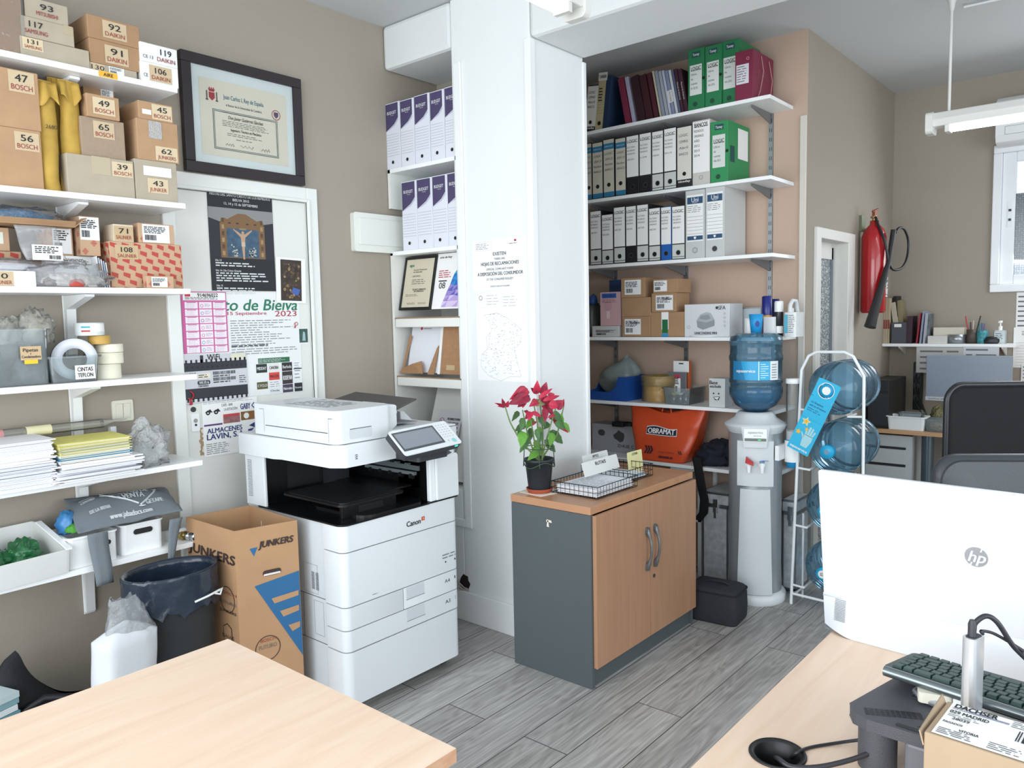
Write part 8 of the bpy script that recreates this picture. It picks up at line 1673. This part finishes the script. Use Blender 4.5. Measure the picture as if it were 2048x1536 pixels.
m=MB();z=h+.001;U=(1,0,0);Vv=(0,1,0);m.quad((.008,.004,z),(.235,.004,z),(.235,dB-.004,z),(.008,dB-.004,z),PAPER)
def lt(t,x,y,s_,w,mm=INK,b=.02):m.text(t,(x,y,z+.0008),U,Vv,s_,mm,width=w,bold=b,align='l')
lt('DACHSER',.014,.106,.019,.055,b=.03);m.quad((.012,.095,z+.0006),(.085,.095,z+.0006),(.085,.100,z+.0006),(.012,.100,z+.0006),mat('8d8fa3',.6));lt('targoflex',.012,.0975,.006,.022,PAPER);lt('029 MADRID',.012,.085,.014,.05,b=.02);lt('28039',.02,.064,.01,.022);lt('PAGADOS',.012,.048,.008,.025);lt('VITORIA',.036,.032,.01,.025)
m.lines(.012,.06,.008,.028,4,mat('55585e',.7),o=(0,0,z+.0007),v=(0,1,0),fill=.35);m.lines(.012,.06,.068,.078,2,mat('8a8d93',.7),o=(0,0,z+.0007),v=(0,1,0),fill=.35);m.bars(.1,.19,.052,.085,INK,o=(0,0,z+.0007),v=(0,1,0),seed=4);m.bars(.125,.2,.018,.036,INK,o=(0,0,z+.0007),v=(0,1,0),seed=7)
m.lines(.088,.18,.09,.112,4,mat('55585e',.7),o=(0,0,z+.0007),v=(0,1,0),fill=.3,seed=9);m.lines(.075,.115,.008,.03,4,mat('55585e',.7),o=(0,0,z+.0007),v=(0,1,0),fill=.3,seed=8);m.build('shipping_label',th)
q0,q1=P(427,1300,z=0),0
zt=.75
A_,B_,C_,D_=P(372,1034,z=zt),P(468,1063,z=zt),P(594,1040,z=zt),P(500,1010,z=zt)
th=thing('carton_box','tall open brown carton with blue triangle print beside the printer','box',(0,0,0),0)
KB=mat('b08a66',.85,key='junkers_cardboard',var=.04,bscale=10)
cor=[A_,B_,C_,D_];inset=.004
m=MB();cen=sum(cor,Vector())/4
outer=[Vector((c.x,c.y,0))for c in cor];inner=[c+(Vector((cen.x,cen.y,0))-c).normalized()*.006 for c in outer]
up=Vector((0,0,zt));vs=outer+[c+up for c in outer]+inner+[c+up for c in inner]
fs=[]
for i in range(4):
 j=(i+1)%4;fs+=[(i,j,4+j,4+i),(8+j,8+i,12+i,12+j),(4+i,4+j,12+j,12+i)]
fs.append((8,9,10,11));m.add(vs,fs,KB)
m.build('carton',th)
JB=mat('26628f',.6,key='junkers_blue');JD=mat('3a2c28',.7,key='dark_print')
def face(a,b_):u=(b_-a);u.z=0;L_=u.length;u.normalize();n=u.cross(Vector((0,0,1)));return Vector((a.x,a.y,0))+n*.001,u,L_
def on_face(o,u,px,py):
 n=u.cross(Vector((0,0,1)));r=ray(px,py);c=Vector((0,0,CAMZ));t=(o-c).dot(n)/r.dot(n);p=c+r*t;return(p-o).dot(u),p.z
Z=(0,0,1)
for fi,(a,b_)in enumerate(((A_,B_),(B_,C_))):
 o,u,L_=face(a,b_);m=MB()
 def poly(pts,mm,off=0):
  n=u.cross(Vector(Z));w=[o+n*off+u*s_+Vector((0,0,z))for s_,z in pts]
  ar=sum(pts[i][0]*pts[(i+1)%len(pts)][1]-pts[(i+1)%len(pts)][0]*pts[i][1]for i in range(len(pts)));m.add(w if ar>0 else w[::-1],[tuple(range(len(w)))],mm)
 def txt(t,px0,px1,py,size,mm,**k):
  s0,z0=on_face(o,u,px0,py);s1,_=on_face(o,u,px1,py);n=u.cross(Vector(Z));m.text(t,o+n*.0012+u*(s0+s1)/2+Vector((0,0,z0)),u,Z,size,mm,width=abs(s1-s0),**k)
 def circ(px,py,r,rin,mm):s_,z=on_face(o,u,px,py);m.disc(s_,z,r,mm,rin=rin,seg=32,o=o+u.cross(Vector(Z))*.0008,u=tuple(u),v=Z)
 if fi==0:
  txt('JUNKERS',378,467,1091,.05,JD,bold=.05,shear=.2);circ(455,1199,.05,.047,JD);txt('BOSCH',440,472,1180,.014,mat('9c4a38',.6));txt('FUTURO',440,472,1199,.016,mat('6b6a66',.6));txt('JUNKERS',440,472,1216,.014,JD,bold=.03)
  s_,z=on_face(o,u,456,1270);poly([(s_-.03,z+.03),(s_,z+.045),(s_+.03,z+.03),(s_+.03,z-.05),(s_-.03,z-.05)],JD);poly([(s_-.026,z+.028),(s_,z+.041),(s_+.026,z+.028),(s_+.026,z-.05),(s_-.026,z-.05)],KB,.0006);txt('BAJAS',446,468,1268,.02,JD)
 else:
  txt('JUNKERS',517,585,1090,.034,JD,bold=.05,shear=.2);f=lambda*p:[on_face(o,u,a,b_)for a,b_ in p]
  poly(f((499,1098),(515,1094),(508,1113)),JB);poly(f((509,1173),(598,1141),(606,1310)),JB)
  for qd in(((543,1197),(597,1180),(597,1190),(549,1207)),((560,1222),(598,1209),(598,1220),(567,1233)),((577,1250),(600,1242),(600,1253),(585,1262))):poly(f(*qd),KB,.0007)
  circ(536,1296,.048,.045,JD);txt('BOSCH',521,552,1283,.018,mat('9c4a38',.6));txt('FUTURO',518,554,1297,.022,mat('6b6a66',.6));s_,z=on_face(o,u,544,1144);poly([(s_+a,z+b_)for a,b_ in rrect(-.035,.035,-.011,.011,.0105)],JD,.0006);poly([(s_+a,z+b_)for a,b_ in rrect(-.032,.032,-.0095,-.002,.0035)],mat('d9d6d0',.7),.001)
 m.build('print',th)
o_,u_,L_=face(D_,C_);
q=P(548,1038,z=.70);o=MB().box(0,.12,0,.002,0,.09,PAPER);o.bars(.02,.1,.02,.04,INK,y=-.001);o=o.build('address_sheet');o.location=(q.x-.05,q.y+.012,.61);o.rotation_euler=(0,0,.05);tag(o,'white address sheet inside the tall open carton','paper')
c=P(340,1120,z=.665);th=thing('waste_bin','dark mesh waste bin with blue black liner below the shelves','waste bin',(c.x,c.y,0),0)
DM=mat('2c2f31',.6,key='bin_mesh',bump=1,bscale=500);a_,b_=.155,.115
def el(k,z,n=40):return[(a_*k*math.cos(2*math.pi*i/n),b_*k*math.sin(2*math.pi*i/n),z)for i in range(n)]
vs=el(.78,0)+el(1,.62);m=MB();m.add(vs,[(i,(i+1)%40,40+(i+1)%40,40+i)for i in range(40)],DM,True).add(el(.78,.001),[tuple(range(40))[::-1]],DM);m.build('basket',th)
LN=mat('232e3c',.22,key='bin_liner',bump=.9,bscale=26)
def lin_(u,q):
 a=2*math.pi*u;n=2.2*noise.noise(Vector((math.cos(a)*5,math.sin(a)*5,q*6)));
 if q<.45:k=1.05+.02*n;z=.50+.13*(q/.45)+.02*n*(1-q)
 elif q<.55:k=1.04;z=.635
 else:k=.96-.12*(q-.55)+.02*n;z=.63-(q-.55)*.36
 return(a_*k*math.cos(a)*(1.02 if q<.5 else 1),b_*k*math.sin(a)*(1.02 if q<.5 else 1),z)
MB().grid(lin_,56,26,LN,wu=True).build('liner',th);m=MB();m.tube([(.02,-b_*1.1,.535),(.07,-b_*1.06,.54),(.12,-b_*.95,.545),(.135,-b_*.9,.55),(.12,-b_*.98,.53),(.1,-b_*1.0,.54)],.004,WHITE,6);m.build('drawstring',th)
bx(-.1,.09,-.03,.0,.3,.56,mat('1a2230',.5)).build('dark_content',th)
PH=P(250,1232,y=2.60).z;c=P(236,1300,y=2.56);th=thing('plastic_package','white foam package in clear bag standing by the waste bin','package',(c.x,c.y,0),.1)
def pk(u,q):
 a=2*math.pi*u;n=noise.noise(Vector((math.cos(a)*1.6,math.sin(a)*1.6,q*4+3)));k=(1-.15*q)*(1+.14*n)*(1 if q<.92 else(1-(q-.92)/.08*.96));c_,s_=math.cos(a),math.sin(a)
 return(math.copysign(abs(c_)**.6,c_)*.112*k+.03*q,math.copysign(abs(s_)**.6,s_)*.06*k,PH*q)
MB().grid(pk,40,24,mat('cdd0d4',.5,key='white_foam',bump=.6,bscale=20),wu=True).build('foam_block',th)
MB().grid(lambda u,q:(lambda v:(v[0]*1.04,v[1]*1.1,v[2]*1.0+.0))(pk(u,.82*(1-q)+.82*q*.999))if False else(math.cos(2*math.pi*u)*(.085-.04*q)*(1+.2*noise.noise(Vector((u*9,q*4,1))))+.045-.02*q,math.sin(2*math.pi*u)*(.045-.03*q),PH*.9+.13*q+.02*noise.noise(Vector((u*12,5,q)))),36,10,clear('dfe3e6',.25,.06,bump=1,bscale=30),wu=True).build('bag_top',th)
m=MB();m.quad((-.09,-.083,.06),(.01,-.092,.04),(.02,-.085,.12),(-.06,-.078,.15),PAPER);m.quad((-.03,-.0925,.05),(.02,-.094,.045),(.025,-.09,.085),(-.02,-.089,.095),mat('dcdcd8',.7));m.lines(-.026,.016,.052,.088,5,INK,y=-.0955,fill=.4);m.build('label',th)
c=P(122,1380,y=2.86);th=thing('black_bag','black fabric bag with glossy strap handle on the floor at the left','bag',(c.x,c.y,0),0);BF=mat('121318',.8,key='black_fabric',bump=.5,bscale=60)
def bb(u,q):
 a=2*math.pi*u;x=math.cos(a);top=.22+.22*((1-x)/2)**3;n=noise.noise(Vector((x*2,math.sin(a)*2,q*2)));k=math.sin(math.pi*min(.999,.25+.75*q))**.5 if q>.33 else 1
 return(.24*x*(k*.5+.5)*(1+.1*n),.11*math.sin(a)*(k*.9+.1)*(1+.1*n),top*q)
MB().grid(bb,44,22,BF,wu=True).build('body',th)
m=MB();m.tube([(-.17,-.10,.04),(-.19,-.09,.14),(-.17,-.07,.25),(-.08,-.085,.285),(.04,-.1,.25),(.13,-.1,.19),(.15,-.1,.165),(.1,-.115,.16),(-.05,-.13,.15),(-.14,-.125,.12),(-.17,-.11,.06)],.011,mat('1b1c22',.25,key='glossy_strap'),10);m.build('strap',th)
for k in range(14):
 o=bx(-.12,.12,-.11,.11,0,.019,mat(('7fa5ac','b9c9cc','5f8a94','d3dcdc')[k%4],.6)).build('magazine');q=P(50,1400,y=2.70);o.location=(q.x-.15+.004*math.sin(k*2.1),2.82,.062+k*.0205);o.rotation_euler=(0,0,.3+.03*math.sin(k*1.7));tag(o,'teal and white magazine in the stack on the floor at the left edge','magazine','magazine stack on the floor')
q=P(10,1450,z=.05);o=bx(-.15,.15,-.14,.14,0,.06,mat('2a2f45',.5)).build('dark_crate');o.location=(P(50,1400,y=2.70).x-.16,2.82,0);o.rotation_euler=(0,0,.3);tag(o,'dark blue tray under the magazine stack at the left edge','tray')
